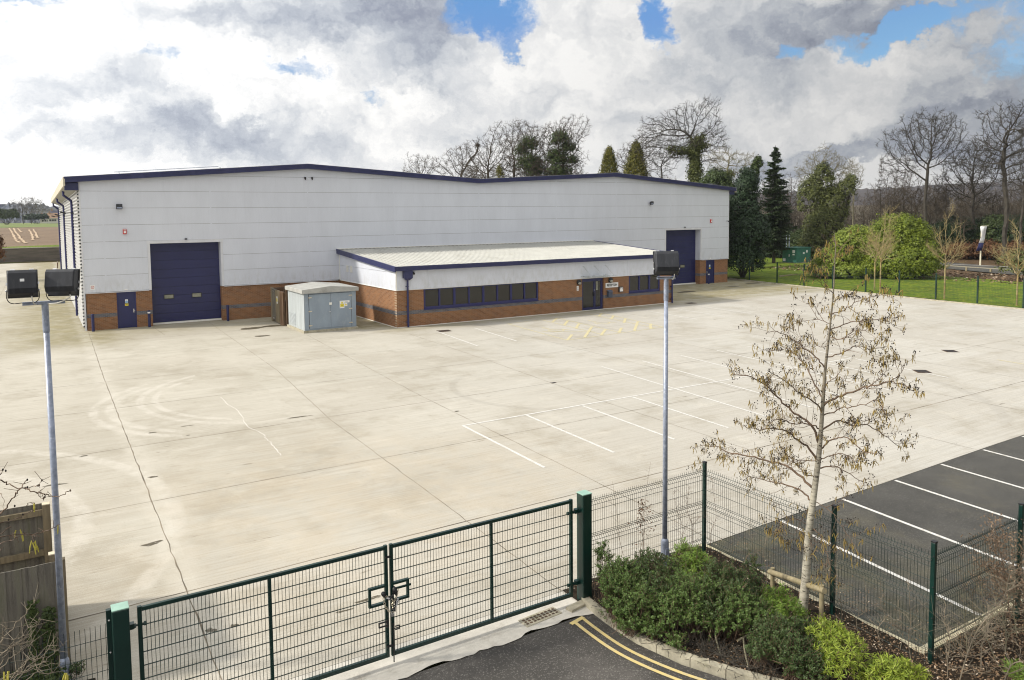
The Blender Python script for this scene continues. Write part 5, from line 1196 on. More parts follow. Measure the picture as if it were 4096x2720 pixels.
def cloud(r, ells, n, clump, size, mat, parent, name='crown', flat=.0, W=.55, shell=.75, zmin=None, jag=.35, up=.4):
    """leafy mass built from many small clumps spread over a set of ellipsoids"""
    vol = np.array([(e[1][0]*e[1][1]*e[1][2])**.667 for e in ells]); vol /= vol.sum(); Cc, Nn = [], []
    for (c, rad), v in zip(ells, vol):
        k = max(3, int(n*v/14)); q = r.normal(size=(k, 3)); q /= np.linalg.norm(q, axis=1)[:, None]; q[:, 2] = np.where(q[:, 2] < -.35, -q[:, 2], q[:, 2])
        s = r.uniform(shell, 1.0, k)**.8 + r.normal(size=k)*.05*jag*3; cc = np.array(c) + q*np.array(rad)*s[:, None]
        l = r.normal(size=(k, 14, 3)); l /= np.linalg.norm(l, axis=2)[:, :, None]; rr = clump*r.uniform(.5, 1.25, (k, 1, 1))
        l = l*r.uniform(.35, 1, (k, 14, 1)); C = cc[:, None] + l*rr; N = l*.9 + q[:, None]*.8 + r.normal(size=l.shape)*.35 + np.array([0, 0, up])
        Cc.append(C.reshape(-1, 3)); Nn.append(N.reshape(-1, 3))
    C = np.vstack(Cc); N = np.vstack(Nn)
    if zmin is not None: k = C[:, 2] > zmin; C, N = C[k], N[k]
    m = len(C); g = MB(); D = r.normal(size=(m, 3)); D[:, 2] -= .3; sz = size*r.uniform(.6, 1.4, m)
    g.leaves(C, N, sz, sz*W, 0, D, .15); return g.build(name, M[mat], parent)
def bush(name, label, cat, ells, n, clump, size, mat, seed, group=None, stem='bark', base=None, W=.55, up=.4):
    r = np.random.default_rng(seed); c0 = np.mean([e[0] for e in ells], 0); bz = base if base is not None else 0
    t = thing(name, label, cat, (c0[0], c0[1], bz), group)
    cloud(r, ells, n, clump, size, mat, t, 'foliage', W=W, zmin=bz+.02, up=up)
    g = MB(); P, Q = [], []
    for e in ells:
        for k in range(5):
            p = np.array([c0[0], c0[1], bz]) + r.normal(size=3)*(.1, .1, 0); q = np.array(e[0]) + r.normal(size=3)*np.array(e[1])*.35; m_ = (p+q)/2 + r.normal(size=3)*np.array(e[1])*.1; P += [p, m_]; Q += [m_, q]
    s = max(ells[0][1]); g.segs(P, Q, .02*s+.004, .012*s+.002, 5); g.build('stems', M[stem], t); return t

# ================================================================== TREES BEHIND THE WAREHOUSE
GB = 'bare trees showing above the warehouse roof'
bare_tree('bare_tree', 'leftmost and lowest bare tree above the warehouse roof', 975, 150, [(972, 385, 46, 34), (950, 400, 30, 24)], N=1300, seed=11, group=GB, bark='bark_warm', tip=.019, kill=.7)
bare_tree('bare_tree', 'second bare tree from the left above the warehouse roof', 1062, 145, [(1062, 368, 48, 44), (1030, 385, 40, 34), (1075, 400, 45, 30)], N=1500, seed=12, group=GB, bark='bark_warm', tip=.019, kill=.68)
bare_tree('bare_tree', 'spreading bare tree above the roof between the small left ones and the ivy clad pair', 1125, 140, [(1118, 352, 48, 50), (1160, 350, 38, 55), (1100, 385, 45, 34), (1150, 395, 45, 34)], N=2000, seed=13, group=GB, bark='bark_warm', tip=.02, kill=.65)
bare_tree('bare_tree', 'tall feathery bare tree just left of the ivy clad pair above the roof', 1185, 138, [(1182, 335, 45, 55), (1200, 380, 45, 40), (1170, 390, 45, 34)], N=1900, seed=14, group=GB, bark='bark_warm', tip=.02, kill=.62)
bare_tree('ivy_clad_tree', 'bare tree with dark ivy round its middle, left one of the pair above the roof', 1228, 132, [(1225, 325, 52, 52), (1215, 375, 52, 42), (1245, 385, 45, 36)], N=2000, seed=15, bark='bark_warm', tip=.02, kill=.62, tw=4, clumps=('L_ivy', [(1220, 335, 26, 22), (1203, 350, 16, 16), (1222, 378, 34, 26), (1235, 398, 30, 18)], 8500))
bare_tree('ivy_clad_tree', 'taller bare tree with dense dark ivy, right one of the pair above the roof', 1298, 130, [(1302, 318, 58, 52), (1290, 365, 50, 44), (1325, 370, 34, 40), (1270, 390, 40, 30)], N=2200, seed=16, bark='bark_warm', tip=.02, kill=.62, tw=4, clumps=('L_ivy', [(1292, 322, 28, 22), (1312, 342, 22, 16), (1283, 368, 30, 30), (1318, 372, 18, 16), (1290, 398, 34, 20)], 11000))
GC = 'golden conifers peeping over the roof'
def conifer_cone(name, label, dx, topy, dist, wpx, mat, n, seed, group=None, size=.28, zb=0):
    r = np.random.default_rng(seed); top = far(dx, dist, topy); base = np.array([top[0], top[1], zb]); H = top[2]-zb; Rr = wpx*dist*K/F
    t = thing(name, label, 'tree', tuple(base), group)
    k = n//10; h = r.uniform(.04, 1, k)**1.0; h = 1-(1-h)**.9*1.0; h = r.uniform(0, 1, k); h = np.clip(h, 0, .995); rad = Rr*(1-h)**.62*r.uniform(.72, 1.08, k); a = r.uniform(0, 2*pi, k)
    lob = 1+.16*np.sin(a*3+h*9)+.1*np.sin(a*7+h*23); c = np.stack([base[0]+rad*lob*np.cos(a), base[1]+rad*lob*np.sin(a), zb+H*h], 1)
    d = np.stack([np.cos(a), np.sin(a), np.full(k, .9)], 1); C = (c[:, None] + r.normal(size=(k, 10, 3))*.20*np.array([1, 1, 1.5])).reshape(-1, 3); D = np.repeat(d, 10, 0) + r.normal(size=(k*10, 3))*.4
    g = MB(); g.leaves(C, r.normal(size=C.shape) + np.repeat(d, 10, 0)*.8, size*r.uniform(.7, 1.4, len(C)), size*.4, 0, D); g.build('crown', M[mat], t)
    g = MB(); g.tube([base, (base[0], base[1], zb+H*.93)], [Rr*.08, .02], 7); g.build('trunk', M['bark'], t); return t
conifer_cone('golden_conifer', 'smaller left golden green conifer peeping over the right roof gable', 1405, 344, 118, 46, 'L_gold', 22000, 21, GC)
conifer_cone('golden_conifer', 'taller right golden green conifer peeping over the right roof gable', 1467, 332, 116, 54, 'L_gold', 30000, 22, GC)
conifer_cone('golden_conifer', 'tiny conifer tip just above the roof valley between the gables', 1152, 384, 135, 34, 'L_gold', 6000, 23, GC)
bare_tree('bare_tree', 'bare tree between and behind the two golden conifers', 1448, 128, [(1445, 370, 45, 38), (1490, 340, 38, 45)], N=1500, seed=31, bark='bark_warm', tip=.018, kill=.65)
bare_tree('bare_tree', 'low dark branched tree right of the taller golden conifer', 1528, 112, [(1522, 385, 38, 32), (1545, 350, 30, 35)], N=900, seed=32, tip=.018, kill=.7, trunk=[(1526, 400), (1524, 385)])
bare_tree('ivy_clad_oak', 'largest spreading bare oak with ivy clad trunk behind the right end of the warehouse', 1601, 112,
    [(1530, 305, 55, 48), (1580, 275, 52, 48), (1628, 258, 38, 42), (1652, 310, 26, 50), (1500, 335, 46, 34), (1600, 330, 60, 34), (1640, 365, 32, 30), (1555, 355, 40, 26)],
    trunk=[(1603, 420), (1602, 380), (1604, 345), (1600, 330), (1592, 315)], N=4400, step=.5, infl=6, kill=.66, tip=.019, tw=4, twl=.9, seed=33, ivy=('L_ivyt', 3, 17.4, 16000, 1.0, .28), trop=.03)
bare_tree('ivy_clad_tree', 'slender pale bare tree with ivy up its stem left of the tall spruce', 1676, 100, [(1690, 378, 46, 40), (1650, 360, 24, 26), (1730, 385, 34, 34)], trunk=[(1675, 430), (1677, 390), (1680, 370)], N=1500, seed=34, bark='bark_pale', tip=.017, kill=.6, ivy=('L_ivyt', 4, 12, 4500, .55, .25))
# evergreens at the corner of the warehouse
def E(dx, dy, rx, ry, dist): return blobsW([(dx, dy, rx, ry)], dist)[0]
bush('evergreen_tree', 'olive evergreen tree rising behind the right end of the warehouse roof', 'tree', [E(1650, 430, 34, 38, 92), E(1628, 440, 24, 26, 92), E(1670, 450, 26, 40, 92), E(1655, 520, 36, 60, 92)], 15000, .5, .22, 'L_holly', 41)
bush('evergreen_tree', 'big dark evergreen tree hard against the right end of the warehouse', 'tree', [E(1722, 440, 24, 50, 80), E(1708, 500, 40, 60, 80), E(1728, 545, 42, 60, 79), E(1712, 600, 46, 46, 79), E(1700, 560, 38, 70, 81)], 34000, .5, .22, 'L_dark', 42)
bush('ivy_clad_tree', 'narrow pointed ivy covered stem beside the dark evergreen', 'tree', [E(1740, 400, 8, 30, 88), E(1748, 380, 7, 18, 88), E(1728, 430, 13, 30, 88)], 3600, .3, .22, 'L_holly', 43)
# spruce
def spruce(name, label, dx, topy, dist, wpx, seed, zb=.1, dens=1., mat='L_spruce', bare=False):
    r = np.random.default_rng(seed); top = far(dx, dist, topy); base = np.array([top[0], top[1], zb]); H = top[2]-zb; Rr = wpx*dist*K/F
    t = thing(name, label, 'tree', tuple(base)); g = MB(); g.tube([base, base+(0, 0, H*.5), base+(0, 0, H)], [.22, .13, .02] if not bare else [.11, .06, .01], 8); g.build('trunk', M['bark'], t)
    P, Q, R0 = [], [], []; C, N_, D_, L_ = [], [], [], []
    z = H*.12
    while z < H*.985:
        f = 1-z/H; ln = Rr*(f**(.62 if not bare else .75))*(.6 if z < H*.2 else 1)*r.uniform(.85, 1.1); nb = r.integers(3, 5) if not bare else r.integers(3, 6)
        for k in range(nb):
            a = r.uniform(0, 2*pi); L = ln*r.uniform(.7, 1.12)*(r.uniform(.35, 1.) if bare else 1); d = np.array([cos(a), sin(a), 0 if not bare else r.uniform(-.1, .45)]); pts = [base+(0, 0, z)]
            for s in (.33, .66, 1.): pts.append(base + (0, 0, z) + d*L*s + np.array([0, 0, L*(-.22*s + .20*s*s) ]) + r.normal(size=3)*.04)
            for i in range(3): P.append(pts[i]); Q.append(pts[i+1]); R0.append(.035*(1-i*.28)*(.4+f))
            m = int(L*44*dens) if not bare else 0
            if bare: 
                for s in np.arange(.2, 1, .14):
                    q = base + (0, 0, z) + d*L*s; P += [q, q]; e = np.array([-d[1], d[0], 0])*L*.3; Q += [q+e*r.uniform(.3, 1.2)+d*.2+(0, 0, r.normal()*.25), q-e*r.uniform(.3, 1.2)+d*.2+(0, 0, r.normal()*.25)]; R0 += [.010, .010]
            if m:
                s = r.uniform(.08, 1, m); side = r.choice([-1, 1], m)*r.uniform(.05, 1, m)*L*.20*(1.1-s*.75); e = np.array([-d[1], d[0], 0])
                q = base + (0, 0, z) + d*(L*s)[:, None] + e*side[:, None]; q = q + np.array([0, 0, 1])*(L*(-.22*s+.20*s*s) - np.abs(side)*.35 - r.uniform(0, .16, m))[:, None]
                C.append(q); dd = d*1. + e*np.sign(side)[:, None]*.8 + np.array([0, 0, -.45]) + r.normal(size=(m, 3))*.2; D_.append(dd); N_.append(np.array([0, 0, 1.]) + r.normal(size=(m, 3))*.45)
        z += H*(.0105 if not bare else .032)*r.uniform(.6, 1.4)
    g = MB(); g.segs(P, Q, np.array(R0), np.array(R0)*.6, 4); g.build('branches', M['bark' if not bare else 'bark_warm'], t)
    if C: C = np.vstack(C); g = MB(); g.leaves(C, np.vstack(N_), .46*r.uniform(.6, 1.3, len(C)), .17, 0, np.vstack(D_)); g.build('crown', M[mat], t)
    return t
spruce('spruce_tree', 'dark pointed spruce tree beside the green cabinet', 1788, 335, 103, 52, 51)
spruce('larch_tree', 'thin leafless larch with a straight stem among the bare trees', 2033, 355, 125, 30, 52, bare=True)
# ivy smothered group
bare_tree('ivy_clad_tree', 'broad bare crowned tree smothered in green ivy behind the laurel bushes', 1893, 112, [(1890, 385, 46, 42), (1935, 400, 42, 40), (1860, 405, 30, 35)], trunk=[(1890, 520), (1890, 440), (1888, 410)], N=2600, seed=61, bark='bark_pale', tip=.017, kill=.62, tw=4, twl=.9)
bush('ivy_mass', 'tall mass of green ivy hanging on the broad tree behind the laurels', 'ivy', [E(1870, 465, 28, 55, 110), E(1895, 440, 26, 60, 110), E(1925, 480, 30, 50, 110), E(1900, 530, 42, 50, 109), E(1880, 570, 34, 45, 108), E(1950, 440, 20, 24, 110), E(1965, 420, 12, 16, 110)], 26000, .5, .24, 'L_ivyt', 62)
bare_tree('bare_tree', 'bare tree with pale twigs right of the ivy smothered tree', 1968, 118, [(1965, 410, 32, 34), (1950, 450, 30, 40)], N=1000, seed=63, bark='bark_pale', tip=.017, kill=.65)
# right hand trees
bare_tree('bare_tree', 'tall forked bare tree with rounded crown right of the laurel bushes', 2131, 117, [(2120, 330, 58, 52), (2165, 320, 50, 52), (2080, 375, 40, 34), (2190, 350, 30, 40), (2135, 290, 60, 28)],
    trunk=[(2130, 560), (2134, 500), (2132, 465), (2136, 430), (2138, 405)], N=2900, step=.5, infl=5, kill=.7, tip=.021, tw=4, twl=.85, seed=71, trop=.04)
bare_tree('bare_tree', 'twisted many limbed bare tree between the forked tree and the tallest tree at right', 2248, 120, [(2240, 390, 55, 50), (2200, 420, 38, 40), (2275, 360, 40, 40), (2265, 440, 45, 35)], trunk=[(2245, 540), (2240, 480), (2246, 450)], N=2600, seed=72, tip=.021, kill=.65, tw=4)
bare_tree('bare_tree', 'tallest bare tree with dark heavy limbs at the right edge', 2318, 112, [(2310, 290, 45, 55), (2350, 300, 50, 60), (2290, 350, 50, 45), (2340, 380, 55, 50), (2385, 340, 50, 60)],
    trunk=[(2316, 560), (2322, 480), (2316, 420), (2312, 380), (2314, 350)], N=3800, step=.5, infl=5.5, kill=.68, tip=.022, tw=4, seed=73, trop=.04)
bare_tree('bare_tree', 'leaning bare tree cut by the right edge of the picture', 2352, 104, [(2365, 400, 40, 60), (2385, 350, 40, 50)], trunk=[(2352, 560), (2356, 500), (2362, 440)], N=1700, kill=.65, seed=74, tip=.021)
GS = 'slim bare trees in the wood behind the lawn'
lbS = 'slim bare tree in the thin wood beyond the laurels'
protos = []
for k, (dx, tp, w) in enumerate(((2060, 430, 20), (2083, 400, 26), (2180, 440, 26))):
    protos.append(bare_tree('slim_tree', lbS, dx, 122, [(dx, (tp+500)/2, w, (500-tp)/2+6)], trunk=[(dx+1, 560), (dx-1, 510), (dx, 480)], N=620, seed=80+k, tip=.017, kill=.62, tw=4, group=GS, bark='bark_warm' if k != 1 else 'bark', rmax=.16))
r = np.random.default_rng(5)
for i in range(135):
    dx = r.uniform(1775, 2420); dist = 118 + 80*r.random()**1.6; p = far(dx, dist); o = dup(protos[i % 3], (p[0], p[1], .3), r.uniform(0, 6.28), lbS); s = r.uniform(.55, 1.0); o.scale = (s*1.1, s*1.1, s)
for i in range(44):
    dx = r.uniform(945, 1370) if i < 36 else r.uniform(1480, 1560); p = far(dx, r.uniform(128, 160)); o = dup(protos[i % 3], (p[0], p[1], .1), r.uniform(0, 6.28), 'slim bare tree half hidden behind the warehouse roof'); o['group'] = 'slim bare trees half hidden by the roof'; s = np.interp(dx, [945, 1150, 1300, 1370, 1560], [.95, 1.2, 1.4, 1.0, 1.1])*r.uniform(.88, 1.08); o.scale = (s*1.35, s*1.35, s)
# understorey, bushes
GU = 'undergrowth below the bare trees'
bush('laurel_bush', 'large rounded bright green laurel bush on the lawn, the right and taller one', 'bush', [E(2072, 560, 62, 60, 85), E(2112, 585, 42, 48, 84), E(2035, 575, 46, 52, 84), E(2075, 605, 78, 38, 83), E(2025, 625, 40, 20, 82), E(2075, 628, 50, 20, 82), E(2125, 625, 30, 18, 82)], 52000, .34, .20, 'L_laurel', 91, W=.5)
bush('laurel_bush', 'looser yellow green laurel bush left of the big rounded one', 'bush', [E(1965, 572, 44, 42, 83), E(1925, 605, 46, 32, 82), E(2000, 585, 38, 50, 83), E(1978, 556, 44, 30, 85), E(1950, 628, 45, 18, 81), E(2000, 625, 30, 22, 82)], 34000, .36, .20, 'L_laurel2', 92, W=.5)
bush('laurel_bush', 'low dark green shrub at the left foot of the yellow green laurel', 'bush', [E(1900, 628, 26, 14, 80), E(1880, 622, 18, 14, 82)], 4200, .3, .2, 'L_laurel', 93)
for k, (dx, dy, rx, ry, dist, mat, n, lb) in enumerate([
    (1850, 575, 36, 44, 112, 'L_holly', 9000, 'dark evergreen undergrowth right behind the green cabinet'),
    (1800, 575, 40, 44, 116, 'L_dark', 9000, 'dark undergrowth at the foot of the spruce'),
    (2205, 540, 40, 34, 121, 'L_dark', 11000, 'dark evergreen bush behind the flag pole'),
    (2250, 545, 42, 34, 122, 'L_dark', 11000, 'dark evergreen bush right of the flag'),
    (2300, 540, 42, 38, 121, 'L_holly', 11000, 'dark evergreen bush under the tallest bare tree'),
    (2350, 545, 42, 40, 120, 'L_dark', 11000, 'dark evergreen bush at the right edge beyond the lane'),
    (2165, 560, 30, 40, 119, 'L_dark', 9000, 'olive bush between the big laurel and the lane'),
    (2210, 580, 34, 17, 118, 'L_beech', 5000, 'rust brown beech hedge beyond the lane left of the flag pole'),
    (2275, 578, 34, 19, 118, 'L_beech', 5400, 'rust brown beech hedge beyond the lane right of the flag pole'),
    (2340, 582, 32, 20, 117, 'L_beech', 4600, 'rust brown beech hedge beyond the lane at the right edge'),
    (2345, 612, 34, 30, 84, 'L_ivyt', 1700, 'sparse olive shrub behind the rightmost young tree')]):
    bush('undergrowth_bush', lb, 'bush', [E(dx, dy, rx, ry, dist), E(dx+rx*.5, dy+ry*.3, rx*.7, ry*.8, dist)], n, .45, .22, mat, 100+k, GU)
# brushy brown thickets in the wood, each a twiggy dome
def thicket(label, dx, dist, rx, ry, dy, seed, mat='bark', n=1500):
    r = np.random.default_rng(seed); c, rad = E(dx, dy, rx, ry, dist); base = np.array([c[0], c[1], .1]); P, Q = [], []
    for i in range(n):
        a = r.normal(size=3)*np.array(rad)*.5; p = base + (a[0]*1.4, a[1]*1.4, 0); q = p + (a[0]*.5, a[1]*.5, abs(r.normal())*rad[2]*.9+.8); m = (p+q)/2 + r.normal(size=3)*.15; P += [p, m, m]; Q += [m, q, q + r.normal(size=3)*.5]
    g = MB(); g.segs(P, Q, .022, .011, 3); o = g.build('thicket', M[mat], at=tuple(base)); tag(o, label, 'thicket', 'brown thickets in the wood')
for k, (dx, dist, rx, ry, dy) in enumerate([(1985, 125, 34, 26, 555), (2060, 128, 36, 28, 520), (2120, 130, 36, 30, 520), (2190, 130, 36, 34, 510), (2260, 130, 40, 36, 505), (2330, 128, 40, 40, 500), (1830, 125, 30, 30, 540), (1765, 120, 20, 30, 560)]):
    thicket(['brown twiggy thicket behind the laurels', 'brown twiggy thicket below the larch', 'brown twiggy thicket behind the forked tree', 'brown twiggy thicket left of the flag', 'brown twiggy thicket above the flag', 'brown twiggy thicket at the right edge', 'brown thicket behind the green cabinet', 'brown thicket between the dark evergreen and the spruce'][k], dx, dist, rx, ry, dy, 200+k)
# pines on the far crest
r = np.random.default_rng(9)
for i in range(16):
    dx = r.uniform(2030, 2361) if i < 12 else r.uniform(1800, 2030); d = 1180; c = far(dx, d, 444+r.uniform(-3, 3)); g = MB()
    C = c + r.normal(size=(160, 3))*np.array([4.5, 4.5, 1.8])*r.uniform(.6, 1.1) + (0, 0, 3); g.leaves(C, r.normal(size=C.shape), 3., 2.4); g.segs([c-(0, 0, 10)], [c+(0, 0, 3)], .7, .4, 5)
    tag(g.build('far_pine', M['L_dark'], at=tuple(c-(0, 0, 10))), 'tiny dark pine on the skyline of the far hill at right', 'tree', 'pines on the far crest')

# ------------------------------------------------------------------ young trees on the lawn
def young(label, bx, by, topy, width, seed, fork=.42):
    r = np.random.default_rng(seed); b0 = gnd(bx, by, .08); b0[2] = .05; dist = math.hypot(*(b0-CAM)[:2]); top = far(bx, dist, topy)[2]; H = top
    W = width*dist*K/F; t = thing('young_tree', label, 'tree', tuple(b0), 'staked young trees on the lawn')
    z0 = b0[2]; tr = [b0 + (0, 0, H*s) for s in np.linspace(0, fork, 6)]
    P, Q, R0, R1 = [], [], [], []
    def grow(p, d, L, rad, lev):
        n = 5; q = p
        for i in range(n):
            d2 = d + r.normal(size=3)*.10 + (0, 0, .10); d2 /= np.linalg.norm(d2); e = q + d2*L/n; P.append(q); Q.append(e); R0.append(rad*(1-i/n*.7)); R1.append(rad*(1-(i+1)/n*.7)); q = e; d = d2
            if lev < 3 and i >= 1:
                for _ in range(2 if lev else 1):
                    s = d + r.normal(size=3)*.55; s /= np.linalg.norm(s); grow(q, s, L*r.uniform(.3, .5), rad*.45, lev+1)
    P += tr[:-1]; Q += tr[1:]; R0 += [.055]*5; R1 += [.052]*5
    grow(tr[-1], np.array([0, 0, 1.]), H*(1-fork), .035, 0)
    for k in range(11):
        a = k*2.4+r.uniform(-.3, .3); el = r.uniform(.45, .95); d = np.array([cos(a)*cos(el), sin(a)*cos(el), sin(el)]); grow(tr[-1] + (0, 0, r.uniform(-.1, 1)*H*.12), d, min(W/cos(el)*r.uniform(.7, 1), H*.5), .024, 1)
    g = MB(); k = 5; g.segs(P[:k], Q[:k], R0[:k], R1[:k], 8); g.build('trunk', M['bark_young'], t)
    g = MB(); g.segs(P[k:], Q[k:], np.array(R0[k:]), np.array(R1[k:]), 4); g.build('crown', M['bark_young'], t)
young('slender young bare tree, farther one of the pair in front of the laurels', 2016, 668, 515, 32, 301); young('slender young bare tree, nearer one of the pair in front of the laurels', 2029, 675, 508, 36, 302)
young('slender young bare tree alone on the open lawn near the lane', 2177, 690, 517, 38, 303); young('slender young bare tree on the lawn near the right edge', 2344, 704, 538, 42, 304)
# sticks on the lawn
g = MB(); c = gnd(1816, 636, .1)
for k in range(9): a = rng.normal()*.12; o = np.array([rng.uniform(-1, 1), rng.uniform(-.3, .3), .06*rng.random()]); g.bar(c+o-np.array([1.1, a, 0]), c+o+np.array([1.1, a, .02]), .07, .07)
tag(g.build('stick_pile', M['stake'], at=tuple(c)), 'low heap of cut branches lying on the lawn near the cabinet', 'branches')
# low timber rail beside the lane
t = thing('timber_rail', 'low pale timber knee rail between the lawn and the lane', 'rail', tuple(gnd(2270, 627, .1)))
rp = [gnd(x, y, .1) for x, y in ((2118, 615.5), (2172, 620), (2228, 624.5), (2284, 628.5), (2340, 632.5), (2400, 636.5))]
g = MB()
for p in rp: g.box(p[0]-.07, p[0]+.07, p[1]-.07, p[1]+.07, 0, p[2]+.42)
g.build('post', M['stake'], t); g = MB()
for p, q in zip(rp[:-1], rp[1:]): g.bar(p+(0, 0, .43), q+(0, 0, .43), .10, .08)
g.build('rail', pmat('silvered rail', (.26, .24, .18), .7, var=.1), t)
# flag pole with sail banner
p = gnd(2260, 611.5, .2); dist = math.hypot(*(p-CAM)[:2]); zt = far(2266, dist, 521)[2]
t = thing('flag_pole', 'white pole with a limp white and blue banner beside the lane', 'flag', tuple(p)); lat = np.array([_cy*cos(.1), -_sy, 0])
g = MB(); g.tube([p, (p[0], p[1], zt)], [.09, .06], 8); g.tube([(p[0], p[1], zt), np.array([p[0], p[1], zt]) + lat*.8], .03, 6); g.build('pole', pmat('cream pole', (.62, .58, .44), .5), t)
def bz(dy): return far(2262, dist, dy)[2]
prof = [(522, -.05, .7), (530, -.1, .58), (540, -.12, .36), (550, -.2, .2), (560, -.3, .14)]; prof2 = [(560, -.3, .14), (570, -.38, .12), (578, -.42, .12)]
for nm, pf, mt in (('banner', prof, 'white'), ('banner_foot', prof2, 'blue_door')):
    g = MB(); V = []
    for dy, a, c in pf:
        for u in np.linspace(0, 1, 5): V.append(np.array([p[0], p[1], bz(dy)]) + lat*(a+(c-a)*u) + np.array([-.2, .15, 0])*sin(u*6+dy*.1)*.6 + np.array([-.1, -.1, 0]))
    n = len(pf); g.add(V, [(j*5+i, j*5+i+1, (j+1)*5+i+1, (j+1)*5+i) for j in range(n-1) for i in range(4)]); o = g.build(nm, M[mt], t, smooth=True)
    s = o.modifiers.new('thick', 'SOLIDIFY'); s.thickness = .02

# ------------------------------------------------------------------ far left: trees, hedge, cottages
GL = 'far field trees at the left'
bare_tree('field_tree', 'left one of two big bare field trees far beyond the ploughed field', 52, 560, [(46, 478, 24, 20), (58, 472, 22, 16)], trunk=[(51, 500), (51, 492)], N=800, step=1.2, infl=14, kill=2.2, tip=.055, tw=3, twl=2.6, bark='bark_warm', group=GL, seed=401, zb=5.5)
bare_tree('field_tree', 'right one of two big bare field trees far beyond the ploughed field', 71, 570, [(71, 478, 24, 21), (80, 472, 18, 15)], trunk=[(71, 500), (71, 492)], N=800, step=1.2, infl=14, kill=2.2, tip=.055, tw=3, twl=2.6, bark='bark_warm', group=GL, seed=402, zb=5.5)
r = np.random.default_rng(77)
pr = bare_tree('field_tree', 'hazy bare tree in the row along the far pasture', 96, 620, [(96, 482, 14, 15)], trunk=[(96, 500)], N=300, step=1.3, infl=14, kill=2.4, tip=.05, tw=3, twl=2.6, bark='bark_pale', group='hazy trees along the far pasture', seed=403, zb=5.6)
for i in range(7):
    q = far([84, 104, 112, 120, 128, 90, 60][i], 640+i*18); o = dup(pr, (q[0], q[1], 5.6), i*1.3, 'hazy bare tree in the row along the far pasture'); s = r.uniform(.7, 1.1); o.scale = (s, s, s)
def hedge(label, x0, x1, dist, hy, mat, n, by=505):
    el = [E(x, (hy+by)/2, (x1-x0)/8+1, (by-hy)/2, dist) for x in np.linspace(x0, x1, 5)]; bush('far_hedge', label, 'hedge', el, n, 1.2, 1.3, mat, int(x0)+500, 'far hedges', base=4.5)
hedge('dark green far hedge at the left edge beyond the field', -6, 34, 520, 486, 'L_holly', 3000, 507); hedge('clipped green far hedge in front of the cottages', 64, 104, 540, 496, 'L_dark', 2200, 507)
def cottage(label, x0, x1, ytop, yb, dist, roofm):
    a = far(x0, dist, yb); c = far(x1, dist, yb); zt = far(x0, dist, ytop)[2]; zb = 5.4; t = thing('cottage', label, 'house', (a[0], a[1], zb), 'cottages beyond the field'); d = c-a; L = np.linalg.norm(d[:2]); d = np.array([d[0], d[1], 0])/L; nrm = np.array([-d[1], d[0], 0]); h = (zt-zb)
    o = np.array([a[0], a[1], zb]); g = MB(); g.prism([o, o+d*L, o+d*L+nrm*7, o+nrm*7], (0, 0, h*.55)); g.build('wall', M['house_white'], t)
    g = MB(); g.prism([o-nrm*.4-d*.4+(0, 0, h*.5), o+nrm*3.5-d*.4+(0, 0, h), o+nrm*7.4-d*.4+(0, 0, h*.5)], d*(L+.8)); rf = g.build('roof', M[roofm], t)
    g = MB(); k = o+d*L*.2+nrm*3.5; g.box(k[0]-.5, k[0]+.5, k[1]-.5, k[1]+.5, zb+h*.8, zb+h*1.15); g.build('chimney', M['house_tile'], rf)
    for s in (.25, .5, .75): g = MB(); k = o+d*L*s-nrm*.05; g.obox(k+(0, 0, h*.3), d*.6, nrm*.04, (0, 0, .6)); g.build('window', M['black'], t)
cottage('far cottage with a grey slate roof left of the others beyond the hedge', 92, 117, 494, 503, 600, 'house_roof'); cottage('far cottage with a tawny tiled roof beside the warehouse corner', 110, 133, 491, 504, 580, 'house_tile'); cottage('far white cottage rising behind the tawny roofed one', 116, 136, 485, 500, 640, 'house_roof')
# scrub at the left edge of the side yard
bush('hedge_bush', 'brownish bush at the left edge of the side yard', 'bush', [E(-16, 570, 18, 26, 100), E(-8, 590, 13, 16, 98)], 3000, .4, .22, 'L_beech', 601)
